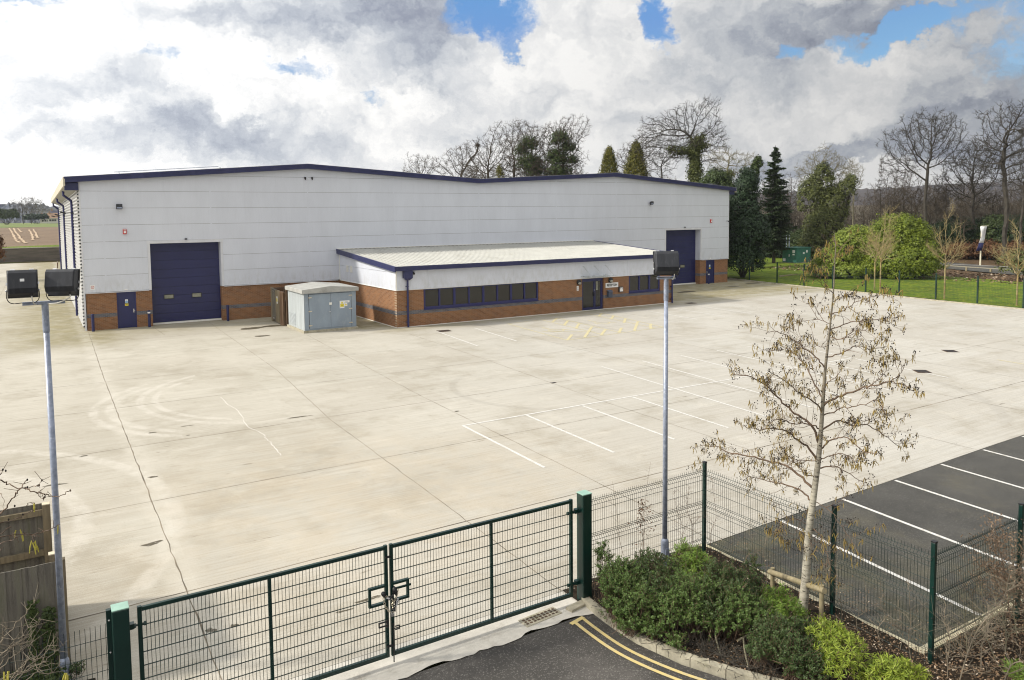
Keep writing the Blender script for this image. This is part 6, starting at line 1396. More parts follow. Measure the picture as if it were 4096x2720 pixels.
# ================================================================== SHRUB BED
def near_shrub(label, blobs, kind, mat, seed, group, n=230, cat='shrub'):
    """sprigs of real leaf-sized leaves radiating from woody stems"""
    r = np.random.default_rng(seed); cs = [(gnd(dx, dy, z), rad, hh) for dx, dy, z, rad, hh in blobs]
    c0 = np.mean([c[0] for c in cs], 0); base = np.array([c0[0], c0[1], .07])
    t = thing('shrub', label, cat, tuple(base), group); C, N_, D_ = [], [], []; P, Q = [], []
    for c, rad, hh in cs:
        c = c + (0, 0, .06); rad = rad*1.18; hh = hh*1.25; m = int(n*(rad/.35)**2); q = r.normal(size=(m, 3)); q /= np.linalg.norm(q, axis=1)[:, None]; q[:, 2] = np.where(q[:, 2] < -.25, -q[:, 2]*.7, q[:, 2])
        s = r.uniform(.55, 1.12, m)**.7; tip = c + q*np.array([rad, rad, hh])*s[:, None]; up = q*.7 + r.normal(size=(m, 3))*.45 + (0, 0, .75); up /= np.linalg.norm(up, axis=1)[:, None]
        root = np.array([c[0], c[1], .05]) + r.normal(size=(m, 3))*np.array([rad*.3, rad*.3, 0]); k = r.random(m) < .35
        mid = (root+tip)/2 + r.normal(size=(m, 3))*.05
        P += list(root[k]) + list(mid[k]); Q += list(mid[k]) + list(tip[k])
        L = r.uniform(.09, .20, m) if kind == 'small' else r.uniform(.05, .12, m)
        P += list(tip - up*L[:, None]*.6); Q += list(tip + up*L[:, None]*.5)
        if kind == 'small':
            nl = 24; s = r.uniform(-.5, .55, (m, nl)); az = r.uniform(0, 2*pi, (m, nl))
            A = np.cross(up, (0, 0, 1.)+r.normal(size=3)*.1); A /= np.linalg.norm(A, axis=1)[:, None]+1e-9; B = np.cross(up, A)
            rd = np.cos(az)[..., None]*A[:, None] + np.sin(az)[..., None]*B[:, None]
            ctr = tip[:, None] + up[:, None]*(s*L[:, None])[..., None] + rd*.016; C.append(ctr.reshape(-1, 3)); D_.append((rd + up[:, None]*.7 + r.normal(size=rd.shape)*.3).reshape(-1, 3)); N_.append((up[:, None]*.9 - rd*.4 + r.normal(size=rd.shape)*.5 + np.array([0, 0, .3])).reshape(-1, 3))
        else:
            nl = 11; az = r.uniform(0, 2*pi, (m, nl)); A = np.cross(up, (.1, .3, .9)); A /= np.linalg.norm(A, axis=1)[:, None]+1e-9; B = np.cross(up, A)
            rd = np.cos(az)[..., None]*A[:, None] + np.sin(az)[..., None]*B[:, None]; el = r.uniform(.0, .9, (m, nl, 1)); dd = rd*np.cos(el) + up[:, None]*np.sin(el)
            ctr = tip[:, None] + dd*.046 + up[:, None]*r.uniform(-.04, .03, (m, nl, 1)); C.append(ctr.reshape(-1, 3)); D_.append(dd.reshape(-1, 3)); N_.append((up[:, None]*1. - rd*.3 + r.normal(size=rd.shape)*.25).reshape(-1, 3))
    C = np.vstack(C); g = MB(); m = len(C)
    if kind == 'small': g.leaves(C, np.vstack(N_), .030*r.uniform(.6, 1.4, m), .018*r.uniform(.7, 1.3, m), 0, np.vstack(D_), .1)
    else: g.leaves(C, np.vstack(N_), .095*r.uniform(.6, 1.25, m), .0138*r.uniform(.8, 1.3, m), 0, np.vstack(D_), .1)
    k = C[:, 2] > .02; g.build('foliage', M[mat], t)
    g = MB(); g.segs(P, Q, .0042, .0026, 3); g.build('stems', M['twig_brown'], t); return t
GSb = 'evergreen shrubs in the bed'
near_shrub('upright small leaved shrub pressed against the right gate post', [(1392, 1300, .72, .13, .22), (1402, 1345, .5, .16, .25)], 'small', 'L_shrub', 700, GSb)
near_shrub('rounded small leaved green shrub nearest the gate post and kerb', [(1440, 1350, .55, .27, .28), (1432, 1410, .32, .24, .22), (1472, 1400, .42, .28, .26), (1450, 1440, .22, .2, .16), (1415, 1370, .5, .2, .24)], 'small', 'L_shrub', 701, GSb)
near_shrub('small leaved green shrub with reddish dry twigs left of the lamp column', [(1500, 1320, .62, .25, .24), (1520, 1370, .5, .28, .26)], 'small', 'L_shrub_d', 702, GSb)
near_shrub('mid green small leaved shrub filling the front of the bed', [(1540, 1420, .35, .30, .26), (1590, 1390, .5, .30, .28), (1505, 1455, .2, .2, .15), (1600, 1440, .3, .2, .2), (1560, 1490, .12, .12, .08)], 'small', 'L_shrub', 703, GSb)
near_shrub('fresh green narrow leaved shrub at the foot of the lamp column', [(1585, 1300, .68, .22, .24), (1612, 1330, .6, .24, .25)], 'whorl', 'L_mid', 704, GSb, n=150)
near_shrub('darker small leaved shrub in the middle of the bed', [(1660, 1350, .6, .28, .28), (1690, 1390, .5, .28, .26), (1640, 1420, .38, .26, .22)], 'small', 'L_shrub_d', 705, GSb)
near_shrub('small pointed dark green shrub close to the mesh fence', [(1735, 1330, .55, .12, .28), (1730, 1370, .4, .18, .2)], 'small', 'L_shrub_d', 706, GSb)
near_shrub('yellowish small leaved shrub in front of the cut stems', [(1690, 1435, .34, .28, .24), (1725, 1425, .44, .26, .22), (1700, 1400, .5, .22, .2)], 'small', 'L_shrub', 707, GSb)
near_shrub('fresh green narrow leaved shrub left of the silver trunk', [(1790, 1400, .42, .2, .2), (1820, 1430, .4, .22, .2), (1780, 1440, .35, .2, .2)], 'whorl', 'L_mid', 708, GSb, n=150)
near_shrub('dark small leaved shrub at the bottom of the bed', [(1790, 1480, .4, .26, .24), (1830, 1525, .35, .26, .22), (1760, 1510, .3, .2, .16), (1860, 1555, .25, .22, .2)], 'small', 'L_shrub_d', 709, GSb)
near_shrub('low straggling green growth knitting the bed shrubs together', [(1480, 1360, .42, .26, .28), (1555, 1345, .5, .24, .28), (1630, 1385, .46, .24, .26), (1690, 1405, .4, .24, .24), (1755, 1440, .36, .24, .22), (1765, 1395, .36, .2, .2), (1810, 1490, .32, .22, .2), (1650, 1455, .26, .18, .18)], 'small', 'L_shrub', 714, GSb, n=150)
near_shrub('spreading dark shrub at the foot of the silver trunk', [(1850, 1470, .35, .2, .18), (1880, 1520, .3, .2, .16)], 'small', 'L_shrub_d', 710, GSb)
near_shrub('large lime green shrub with star shaped leaf clusters below the timber tree guard', [(1905, 1480, .42, .22, .2), (1940, 1510, .4, .25, .22), (1925, 1545, .3, .22, .18), (1895, 1530, .3, .2, .16)], 'whorl', 'L_lime', 711, GSb, n=170)
near_shrub('lime green shrub at the bottom edge left of the corner fence post', [(2055, 1562, .28, .22, .16), (2090, 1572, .25, .22, .16), (2025, 1580, .2, .2, .14)], 'whorl', 'L_lime', 712, GSb, n=170)
near_shrub('low green seedling shrub at the bottom right corner', [(2345, 1558, .15, .14, .1), (2365, 1575, .15, .14, .12)], 'whorl', 'L_mid', 713, GSb, n=120)
# twiggy dead wood in front of the shrubs
r = np.random.default_rng(31); P, Q = [], []
for i in range(1700):
    y = r.uniform(-44.6, -40.9); x = kx(y) + .05 + abs(r.normal())*.35; p = np.array([x, y, .08]); 
    if r.random() < .6: d = np.array([r.normal()*.5, r.normal()*.5, r.uniform(.05, .5)])
    else: d = np.array([r.normal(), r.normal(), r.uniform(.0, .15)])
    L = r.uniform(.1, .38); q = p + d/np.linalg.norm(d)*L; m = (p+q)/2 + r.normal(size=3)*.02; P += [p, m]; Q += [m, q]
g = MB(); g.segs(P, Q, .0042, .003, 4); tag(g.build('dead_twigs', M['bark'], at=(6, -42.5, 0)), kind='stuff')
for k, (x, y, z, x2, y2, lb) in enumerate(((1632, 1438, .30, 1700, 1418, 'pruned stem with a pale cut end in the bed, the upper left one'), (1700, 1478, .22, 1755, 1470, 'pruned arching stem with a pale cut end in the bed, the lower right one'))):
    a = gnd(x, y, z); c = gnd(x2, y2, z+.04); bs = gnd(x+30, y+75, .06); t = thing('pruned_stem', lb, 'branch', tuple(bs), 'pruned stems'); mid = (a+c)/2 + (0, 0, .07)
    g = MB(); g.tube(smooth([a, mid, c, c + (.1, -.02, -.08)], 6), np.linspace(.016, .006, 19), 7); g.tube(smooth([bs, (bs+a)/2+(.03, 0, .04), (a+mid)/2], 5), .012, 6); g.build('stem', M['bark_pale'], t)
    dv = (a-mid)/np.linalg.norm(a-mid); g = MB(); g.tube([a, a+dv*.004], .0165, 10); g.build('cut_face', M['cutwood'], t)
# leaf litter
r = np.random.default_rng(32)
def litter(name, n, fx, size, mat='litter'):
    X = fx(n); C = np.c_[X, .085 + r.uniform(0, .03, len(X))]; g = MB(); g.leaves(C, np.array([[0, 0, 1.]]) + r.normal(size=C.shape)*.35, size*r.uniform(.5, 1.4, len(C)), size*.5*r.uniform(.5, 1.3, len(C)), 0, None, .15); tag(g.build(name, M[mat]), kind='stuff')
def bedpts(n):
    y = r.uniform(-47, -40.2, n); x = np.array([r.uniform(kx(q), 8.66) for q in y]); return np.c_[x, y]
litter('leaf_litter', 9000, bedpts, .04)
litter('leaf_litter_beyond_fence', 24000, lambda n: np.c_[r.uniform(8.5, 15, n), r.uniform(-50, -44.5, n)], .045)
litter('fallen_leaves_on_bays', 420, lambda n: np.c_[8.8 + abs(r.normal(size=n))*.6, r.uniform(-44.3, -40.2, n)] - 0, .035)
b = MB(); C = np.c_[r.uniform(69, 80, 2500), r.uniform(-35, 10, 2500), np.full(2500, .22)]; b.leaves(C, np.array([[0, 0, 1.]])+r.normal(size=C.shape)*.3, .28, .2); tag(b.build('leaf_drift', M['litter']), kind='stuff')

# ================================================================== BARE WHIPS, SAPLINGS AND BROWN BEECHES
def whip(label, bx, by, tx, ty, seed, group, n=14, rad=.009, mat='twig_grey', zb=.06, lean=0., leaves=None, spread=.35):
    r = np.random.default_rng(seed); b0 = gnd(bx, by, zb); dist = math.hypot(*(b0-CAM)[:2]); top = far(tx, dist+lean, ty); t = thing('sapling', label, 'sapling', tuple(b0), group)
    mid = (b0+top)/2 + r.normal(size=3)*np.array([.06, .06, .02]); sp = smooth([b0, b0*.7+top*.3+r.normal(size=3)*.04, mid, b0*.25+top*.75+r.normal(size=3)*.04, top], 5); m = len(sp)
    rad = rad*.72; g = MB(); g.tube(sp, np.linspace(rad, rad*.3, m), 6); P, Q, R0, R1 = [], [], [], []; tips = []
    H = np.linalg.norm(top-b0)
    for k in range(int(n*1.6)):
        i = r.integers(int(m*.18), m-1); p = sp[i]; a = r.uniform(0, 2*pi); d = np.array([cos(a), sin(a), r.uniform(.3, 1.3)]); d /= np.linalg.norm(d); L = H*spread*r.uniform(.4, 1)*(1.15-i/m)
        q = p + d*L*.5 + r.normal(size=3)*.02; q2 = q + (d + r.normal(size=3)*.35)*L*.5; P += [p, q]; Q += [q, q2]; R0 += [rad*.42, rad*.3]; R1 += [rad*.3, rad*.16]; tips += [q, q2]
        for s in range(3): e = q + (q2-q)*r.random() ; f = e + (d + r.normal(size=3)*.8)*L*.28; P.append(e); Q.append(f); R0.append(rad*.2); R1.append(rad*.12); tips.append(f)
    g.segs(P, Q, np.array(R0), np.array(R1), 4); g.build('stem', M[mat], t)
    if leaves:
        mt, cnt, sz, zl = leaves; T = np.array(tips); T = T[T[:, 2] > zl]
        if len(T) == 0: T = np.array(tips)
        C = T[r.integers(0, len(T), cnt)] + r.normal(size=(cnt, 3))*.055; g = MB(); D = r.normal(size=C.shape); D[:, 2] -= 1.2; g.leaves(C, r.normal(size=C.shape), sz*r.uniform(.6, 1.3, cnt), sz*.5, 0, D, .25); g.build('dry_leaves', M[mt], t)
    return t
GW = 'leafless saplings in the beds'
whip('sapling with rust brown clinging leaves left of the lamp column', 1480, 1290, 1478, 1150, 801, GW, 16, .009, 'twig_brown', leaves=('L_beech', 130, .05, .35), spread=.22)
whip('tall thin whip rising just left of the lamp column above the fence', 1470, 1290, 1500, 1065, 802, GW, 8, .006, 'twig_brown', spread=.2)
whip('thin whip rising close to the right gate post', 1437, 1280, 1412, 1110, 803, GW, 8, .006, 'twig_brown', spread=.25)
whip('thin forked whip between the lamp column and the corner fence post', 1570, 1290, 1555, 1130, 804, GW, 14, .007, 'twig_brown')
whip('bushy bare whip left of the corner fence post', 1600, 1290, 1590, 1120, 805, GW, 18, .008, 'twig_brown', spread=.4)
whip('bare whip just right of the corner fence post', 1640, 1290, 1640, 1100, 806, GW, 14, .006, 'twig_brown', spread=.3)
whip('crooked bare whip between the corner post and the timber tree guard', 1722, 1335, 1730, 1200, 807, GW, 12, .006, 'twig_grey')
whip('bare whip behind the left end of the timber tree guard', 1768, 1350, 1775, 1225, 808, GW, 14, .007, 'twig_grey')
whip('bare whip beside the right stake of the timber tree guard', 1940, 1440, 1925, 1250, 809, GW, 16, .008, 'twig_grey', leaves=('L_beech2', 26, .035, .5))
whip('bare sapling in the mulch right of the lime shrub', 1985, 1485, 1990, 1330, 810, GW, 12, .007)
whip('bare sapling in the mulch left of the corner fence post of the bays', 2035, 1500, 2030, 1340, 811, GW, 14, .008)
whip('twin stemmed sapling left of the corner fence post of the bays', 2075, 1500, 2070, 1380, 812, GW, 12, .008)
whip('pale bare sapling just left of the corner fence post', 2105, 1545, 2095, 1330, 813, GW, 12, .009)
rr = np.random.default_rng(88)
desc = ['pale bare sapling just right of the corner fence post', 'thick pale leaning sapling rising from the bottom edge toward the upper right', 'dark bare sapling in the bottom right bed nearest the fence', 'crooked pale sapling in the middle of the bottom right bed', 'slender sapling behind the crooked pale one at bottom right', 'straight dark sapling standing in the bottom right bed', 'pair forming sapling with dark bark at bottom right', 'pale leaning sapling near the right edge, low down', 'fine twigged sapling against the tarmac at bottom right', 'tangled sapling under the brown beech leaves']
for k, (bx, by, tx, ty, rd) in enumerate([(2185, 1565, 2180, 1390, .010), (2205, 1600, 2330, 1300, .013), (2230, 1510, 2215, 1370, .009), (2262, 1545, 2275, 1390, .013), (2240, 1500, 2262, 1340, .008), (2295, 1520, 2290, 1370, .011), (2318, 1505, 2322, 1350, .012), (2310, 1590, 2385, 1400, .012), (2272, 1450, 2240, 1300, .007), (2345, 1470, 2335, 1290, .012)]):
    whip(desc[k], bx, by, tx, ty, 820+k, GW, 26, rd, 'twig_grey' if k in (0, 1, 3, 7) else 'bark_pale', spread=.42)
whip('sapling thick with crisp tan beech leaves at the right edge', 2335, 1480, 2290, 1205, 840, GW, 46, .014, 'twig_brown', leaves=('L_beech2', 950, .045, .55), spread=.40)
whip('second leafy brown beech sapling cut by the right edge', 2390, 1480, 2360, 1240, 841, GW, 40, .013, 'twig_brown', leaves=('L_beech2', 700, .045, .5), spread=.40)
whip('smaller beech sapling with few tan leaves left of the leafy ones', 2250, 1440, 2235, 1240, 842, GW, 26, .009, 'twig_brown', leaves=('L_beech2', 150, .04, .5), spread=.4)

# ================================================================== SILVER ALDER
tb_ = gnd(1850, 1418, .07); D0 = math.hypot(*(tb_-CAM)[:2])
def cp(x, y, dep=0.): return far((2700 + x/1.0455)/K, D0+dep, (1050 + y/1.0455)/K)
t = thing('alder_tree', 'slender silver barked alder hung with ochre catkins and dark cones before the tarmac bays', 'tree', tuple(tb_))
tp = [tb_ - (0, 0, .05)] + [cp(x, y) for x, y in ((533, 1478), (546, 1330), (560, 1130), (582, 960), (600, 820), (612, 680), (620, 560), (628, 450), (640, 340), (650, 250), (662, 130), (668, 0), (672, -60), (668, -105), (664, -130))]
tp[1][2] = .12
rad = [.085, .078, .066, .056, .047, .040, .032, .027, .022, .018, .014, .011, .008, .006, .004, .003]
g = MB(); S = smooth(tp, 4); rs = np.interp(np.linspace(0, 15, len(S)), range(16), rad); g.tube(S, rs, 14); trunk_o = g.build('trunk', M['alder'], t, smooth=True)
B = [  # traced main limbs: list of (x, y), thickness
 ([(572, 940), (500, 872), (430, 838), (330, 815), (240, 800), (170, 770), (110, 765)], .020), ([(568, 995), (520, 950), (440, 925), (370, 912), (290, 885)], .015),
 ([(598, 830), (560, 780), (500, 730), (430, 692), (350, 700), (280, 680)], .019), ([(603, 760), (570, 680), (500, 630), (440, 575), (390, 520), (320, 480), (240, 468)], .020),
 ([(612, 700), (560, 675), (490, 672), (430, 655), (370, 690)], .012), ([(615, 635), (590, 590), (540, 560), (490, 520), (420, 470), (390, 500)], .013),
 ([(620, 580), (590, 520), (555, 450), (520, 400), (470, 360), (430, 370)], .013), ([(630, 440), (590, 395), (530, 350), (490, 320), (430, 290), (380, 295)], .012),
 ([(640, 395), (700, 380), (760, 350), (820, 362), (890, 350)], .010), ([(650, 315), (700, 320), (760, 285), (830, 280)], .008), ([(652, 280), (720, 255), (790, 240), (870, 238), (920, 265)], .009),
 ([(657, 215), (700, 205), (740, 175), (800, 150), (860, 135), (900, 118)], .008), ([(660, 165), (720, 130), (760, 108)], .006),
 ([(620, 600), (680, 562), (740, 540), (820, 515), (900, 500), (960, 515), (1012, 548)], .018), ([(900, 500), (940, 465), (970, 408)], .007), ([(820, 515), (870, 470), (900, 440)], .007),
 ([(614, 705), (680, 662), (740, 680), (800, 680), (870, 720), (945, 775)], .014), ([(610, 780), (660, 740), (720, 735), (790, 790), (845, 800)], .013), ([(600, 860), (660, 850), (720, 880), (800, 925)], .012),
 ([(662, 130), (620, 95), (600, 60), (588, 30)], .006), ([(655, 255), (600, 235), (560, 170)], .007), ([(640, 350), (600, 350), (565, 300)], .006), ([(668, 10), (640, -30), (625, -60)], .004), ([(668, -20), (700, -60), (720, -40)], .004),
 ([(585, 1000), (650, 1040), (700, 1110), (750, 1180)], .007), ([(560, 1115), (600, 1130), (622, 1190), (650, 1270), (640, 1330)], .008), ([(560, 1100), (500, 1070), (450, 1100), (410, 1150)], .006),
 ([(620, 640), (690, 610), (760, 600), (850, 580), (880, 640)], .010), ([(590, 900), (540, 880), (470, 800), (440, 770)], .009), ([(605, 820), (700, 800), (760, 850)], .009), ([(575, 1020), (540, 1060), (480, 1180)], .005), ([(622, 520), (680, 470), (700, 440)], .007), ([(600, 830), (520, 830), (460, 860), (410, 850)], .008)]
r = np.random.default_rng(1234); P, Q, R0, R1 = [], [], [], []; tips = []; mains = MB()
def twig(p, d, L, rad, lev):
    n = 4; q = p
    for i in range(n):
        d = d + r.normal(size=3)*.26 + (0, 0, .05); d /= np.linalg.norm(d); e = q + d*L/n; P.append(q); Q.append(e); R0.append(max(.0014, rad*(1-i*.2))); R1.append(max(.0012, rad*(1-(i+1)*.2))); q = e
        if lev < 2 and r.random() < .62: s = d + r.normal(size=3)*.7; s /= np.linalg.norm(s); twig(q, s, L*r.uniform(.35, .6), rad*.6, lev+1)
    tips.append((q, lev))
for pts, th in B:
    w = r.uniform(-1, 1)*1.; n = len(pts); pp = [cp(x, y, w*(i/(n-1))**1.2*.9*(n/6)) for i, (x, y) in enumerate(pts)]; S = smooth(pp, 5) + np.vstack([np.zeros((1, 3)), r.normal(size=(len(smooth(pp, 5))-1, 3))*.008])
    mains.tube(S, np.linspace(th, th*.22+.001, len(S)), 7)
    L = np.concatenate([[0], np.cumsum(np.linalg.norm(np.diff(S, axis=0), axis=1))]); tot = L[-1]; s = tot*.15+.05
    while s < tot:
        i = min(len(S)-2, np.searchsorted(L, s)-1); p = S[i] + (S[i+1]-S[i])*((s-L[i])/(L[i+1]-L[i]+1e-9)); d = S[i+1]-S[i]; d /= np.linalg.norm(d)
        side = r.normal(size=3); side -= (side@d)*d; side /= np.linalg.norm(side); dd = d*.65 + side*.8 + np.array([0, 0, .22]); dd /= np.linalg.norm(dd); twig(p, dd, r.uniform(.15, .5)*(1.15-.45*s/tot), .0048*(1.15-.6*s/tot), 0); s += r.uniform(.062, .13)
    tips.append((S[-1], 0))
mains.build('limb', M['twig_brown'], t, smooth=True)
g = MB(); g.segs(P, Q, np.array(R0), np.array(R1), 4); g.build('crown', M['twig_brown'], t)
def hang(g, p, L, rad, rr):
    sl = rr.normal(size=3)*.18; a = p; b_ = a + np.array([sl[0]*L, sl[1]*L, -L*.5]); c = b_ + np.array([sl[0]*.4*L, sl[1]*.4*L, -L*.5]); g.segs([a, b_], [b_, c], np.array([rad*.7, rad]), np.array([rad, rad*.5]), 5)
gc, gk = MB(), MB(); nk = 0
for p, lev in tips:
    u = r.random()
    if u < .50:
        for k in range(r.integers(1, 4)): hang(gc, p + r.normal(size=3)*.010, r.uniform(.055, .095), r.uniform(.0038, .0056), r)
    if u > .46 or u < .15:
        for k in range(r.integers(1, 4)): q = p + r.normal(size=3)*.018 - (0, 0, .006); gk.sphere(q, r.uniform(.007, .0108), 6, 4, sc=(.8, .8, 1.1)); nk += 1
gc.build('catkins', M['catkin'], t); gk.build('cones', M['cone'], t)
# timber tree guard
t = thing('tree_guard', 'round timber crossbar on two stakes fixed in front of the silver alder', 'tree support', tuple(gnd(1850, 1400, .07)))
a = gnd(1781, 1352, .07); c = gnd(1893, 1445, .07); 
la = far(1777, math.hypot(*(a-CAM)[:2]), 1315); lc = far(1897, math.hypot(*(c-CAM)[:2]), 1357)
for p, l in ((a, la), (c, lc)): g = MB(); g.tube([(p[0], p[1], -.05), (p[0], p[1], l[2]+.05)], .036, 12); g.tube([(p[0], p[1], l[2]+.05), (p[0], p[1], l[2]+.053)], .030, 12); g.build('stake', M['stake'], t)
d = (lc-la)/np.linalg.norm(lc-la); off = np.array([-.05, -.045, 0]); g = MB(); g.tube([la-d*.04+off, la*.5+lc*.5+off+(0, 0, .004), lc+d*.03+off], .045, 14); g.tube([lc+d*.03+off, lc+d*.031+off], .043, 14); g.build('crossbar', M['stake'], t)

# ================================================================== OVERHANGING BRANCHES AT LEFT
def c7(x, y, dist=5.4): return far(x/3.484/K, dist, (1850+y/3.484)/K)
def c6(x, y, dist=7.6): return far(x/4.238/K, dist, (2350+y/4.238)/K)
t = thing('overhanging_alder', 'alder reaching in from the left edge with black cones and yellow catkins', 'tree', tuple(far(-190, 5.6)))
o = np.array(t.location); root = [far(-190, 5.6, z) for z in (1500, 1250, 1100)]
g = MB(); g.tube([o - (0, 0, .1), root[0], root[1], root[2], root[2] + (0, 0, 1.5)], [.09, .08, .07, .06, .03], 10); g.build('trunk', M['bark_pale'], t)
r = np.random.default_rng(55); lim = [([(-420, 250), (-150, 235), (-20, 255), (100, 290), (260, 350), (390, 375), (520, 420), (640, 450), (720, 470), (830, 465), (910, 430), (975, 392)], .0042), ([(-420, 1000), (-100, 850), (0, 720), (60, 650), (180, 500), (255, 390), (330, 300), (385, 238)], .005), ([(-200, 260), (-60, 190), (0, 170), (35, 115)], .003), ([(390, 352), (470, 335), (540, 318), (585, 250)], .0026), ([(520, 425), (555, 470), (610, 500)], .0022),
   ([(-400, 900), (-20, 835), (100, 820), (300, 760), (400, 690), (470, 672)], .0034), ([(-400, 1200), (-20, 1050), (250, 1000), (440, 1000), (620, 962), (740, 910), (825, 862)], .0036), ([(-20, 1125), (150, 1095), (235, 1045)], .0024), ([(250, 1000), (400, 1010), (500, 1035)], .002), ([(-30, 1020), (60, 960), (150, 900)], .003), ([(380, 600), (405, 560), (490, 570)], .0022), ([(-20, 1240), (40, 1180)], .002), ([(-20, 420), (50, 480), (50, 640)], .0018)]
g = MB()
for pts, th in lim: S = smooth([c7(x, y, 5.4+.25*sin(i*1.3+th*900)) for i, (x, y) in enumerate(pts)], 5); S = S + r.normal(size=S.shape)*.0035; g.tube(S, np.linspace(th, th*.55, len(S)), 6)
for i in range(46):
    pts, th = lim[r.integers(0, 8)]; k = r.integers(len(pts)//2, len(pts)); x, y = pts[k]; p = c7(x, y, 5.4+.25*sin(k*1.3+th*900)); q = p + np.array([r.normal(), r.normal(), r.normal()+.4])*.03; g.segs([p], [q], .0017, .0012, 4)
g.build('branch', M['twig_brown'], t, smooth=True)
g = MB()
for x, y in ((40, 100), (80, 115), (585, 248), (545, 315), (530, 322), (360, 362), (382, 345), (350, 355), (625, 480), (605, 500), (980, 390), (318, 725), (120, 795), (380, 240), (205, 605)): g.sphere(c7(x, y, 5.4), .0062, 8, 6, sc=(.85, .85, 1.25))
g.build('cones', M['cone'], t)
g = MB()
for x, y, n, L in ((270, 945, 2, .075), (225, 960, 1, .05), (440, 1095, 1, .075), (465, 1100, 2, .075), (490, 1095, 1, .06), (475, 575, 2, .055), (795, 880, 1, .06)):
    for k in range(n): hang(g, c7(x, y, 5.4) + r.normal(size=3)*.004, L, .0046, r)
g.build('catkins', M['catkin_y'], t)
t = thing('hazel_bush', 'pale arching hazel twigs with catkins filling the bottom left corner', 'bush', tuple(far(-60, 8.2)))
g = MB(); o = np.array(t.location) + (0, 0, .05)
lm = [[(-300, 1500), (-20, 980), (150, 740), (350, 520), (470, 400), (565, 245)], [(-300, 1700), (0, 1300), (120, 1100), (250, 900), (450, 780), (600, 640), (690, 530)], [(-200, 1800), (0, 1560), (300, 1440), (650, 1330), (830, 1180), (1000, 1020), (1170, 885)], [(-200, 1900), (100, 1560), (420, 1440), (700, 1350), (900, 1280), (1080, 1350)], [(-100, 1250), (150, 1030), (380, 960), (560, 900)], [(0, 950), (60, 800), (130, 630)], [(100, 1800), (300, 1450), (480, 1230), (640, 1230), (560, 980), (510, 880)], [(200, 1800), (520, 1500), (800, 1450), (1060, 1420)], [(0, 1400), (160, 1200), (330, 1060), (370, 880), (360, 720)], [(-50, 1150), (200, 1010), (300, 940), (520, 640)], [(100, 1700), (420, 1250), (620, 1240), (930, 960)], [(0, 1700), (250, 1600), (600, 1200), (850, 960)]]
for i, pts in enumerate(lm):
    dd = 7.2 + .12*i; S = smooth([c6(x, y, dd) for x, y in pts], 5); S = S + r.normal(size=S.shape)*.006; g.tube(S, np.linspace(.0055, .0016, len(S)), 6)
    for k in range(9): j = r.integers(len(S)//3, len(S)); e = S[j] + np.array([r.normal(), r.normal(), abs(r.normal())])*.09; g.segs([S[j]], [e], .0025, .0014, 4)
g.build('branch', M['twig_grey'], t, smooth=True)
g = MB()
for x, y, n in ((60, 1430, 2), (130, 1420, 3), (1100, 1450, 4), (1130, 1480, 3)):
    for k in range(n): hang(g, c6(x + k*12, y, 7.3), .085, .0062, r)
g.build('catkins', M['catkin_y'], t)
t = thing('ivy', 'dark ivy climbing the foot of the front timber fence', 'ivy', (-2.5, FY-.05, 0)); n = 2600
x = np.concatenate([r.normal(-2.47, .03, n//4), r.normal(-2.28, .04, n//4), r.uniform(-3.2, -2.1, n//2)]); z = np.concatenate([r.uniform(.1, 1.25, n//4), r.uniform(.1, 1.1, n//4), r.uniform(0, .35, n//2)])
C = np.c_[x, np.full(len(x), FY-.06)-r.uniform(0, .06, len(x)) - (z < .35)*r.uniform(0, .5, len(x)), z]; g = MB(); g.leaves(C, np.array([[0, -1., .4]])+r.normal(size=C.shape)*.45, .045*r.uniform(.6, 1.3, len(C)), .038); g.build('foliage', M['L_ivy'], t)
P_ = np.c_[r.uniform(-3, -2.1, 12), np.full(12, FY-.04), np.zeros(12)]; g = MB(); g.segs(P_, P_ + (0, 0, .9), .006, .003, 4); g.build('stems', M['bark'], t)
t = near_shrub('low weedy tuft by the base of the left lamp column', [(165, 1560, .1, .12, .08)], 'small', 'L_shrub_d', 901, None, n=200)

# ================================================================== LIGHT, SKY, CAMERA
EL = radians(35); SD = np.array([-.937*cos(EL), .35*cos(EL), sin(EL)]); SD /= np.linalg.norm(SD)
from mathutils import Vector, Matrix
sl = bpy.data.lights.new('sun', 'SUN'); sl.energy = SUN_E; sl.angle = radians(SUN_A); sl.color = (1., .94, .84)
so = bpy.data.objects.new('sun', sl); COL.objects.link(so); so.rotation_euler = Vector(tuple(SD)).to_track_quat('Z', 'Y').to_euler(); so.location = (0, 0, 60)
wd = bpy.data.worlds.new('World'); SC.world = wd; wd.use_nodes = True; T = NT(wd.node_tree); bgn = wd.node_tree.nodes['Background']
sky = T.node('ShaderNodeTexSky'); sky.sky_type = 'NISHITA'; sky.sun_disc = False; sky.sun_elevation = EL; sky.sun_rotation = math.atan2(SD[0], SD[1]); sky.air_density = 1.2; sky.dust_density = .6; sky.ozone_density = 2.
dirv = T.node('ShaderNodeTexCoord').outputs['Generated']
def centred(vec, k): return T.vmath('MULTIPLY', T.vmath('SUBTRACT', vec, (.5, .5, .5)), (k, k, k))
n1 = T.noise(dirv, 6., 8, .62, 'Color'); n2 = T.noise(T.scale(dirv, 1, 1, 1.5), 20., 8, .68, 'Color')
wdir = T.vmath('ADD', T.vmath('ADD', dirv, centred(n1, .16)), centred(n2, .05))
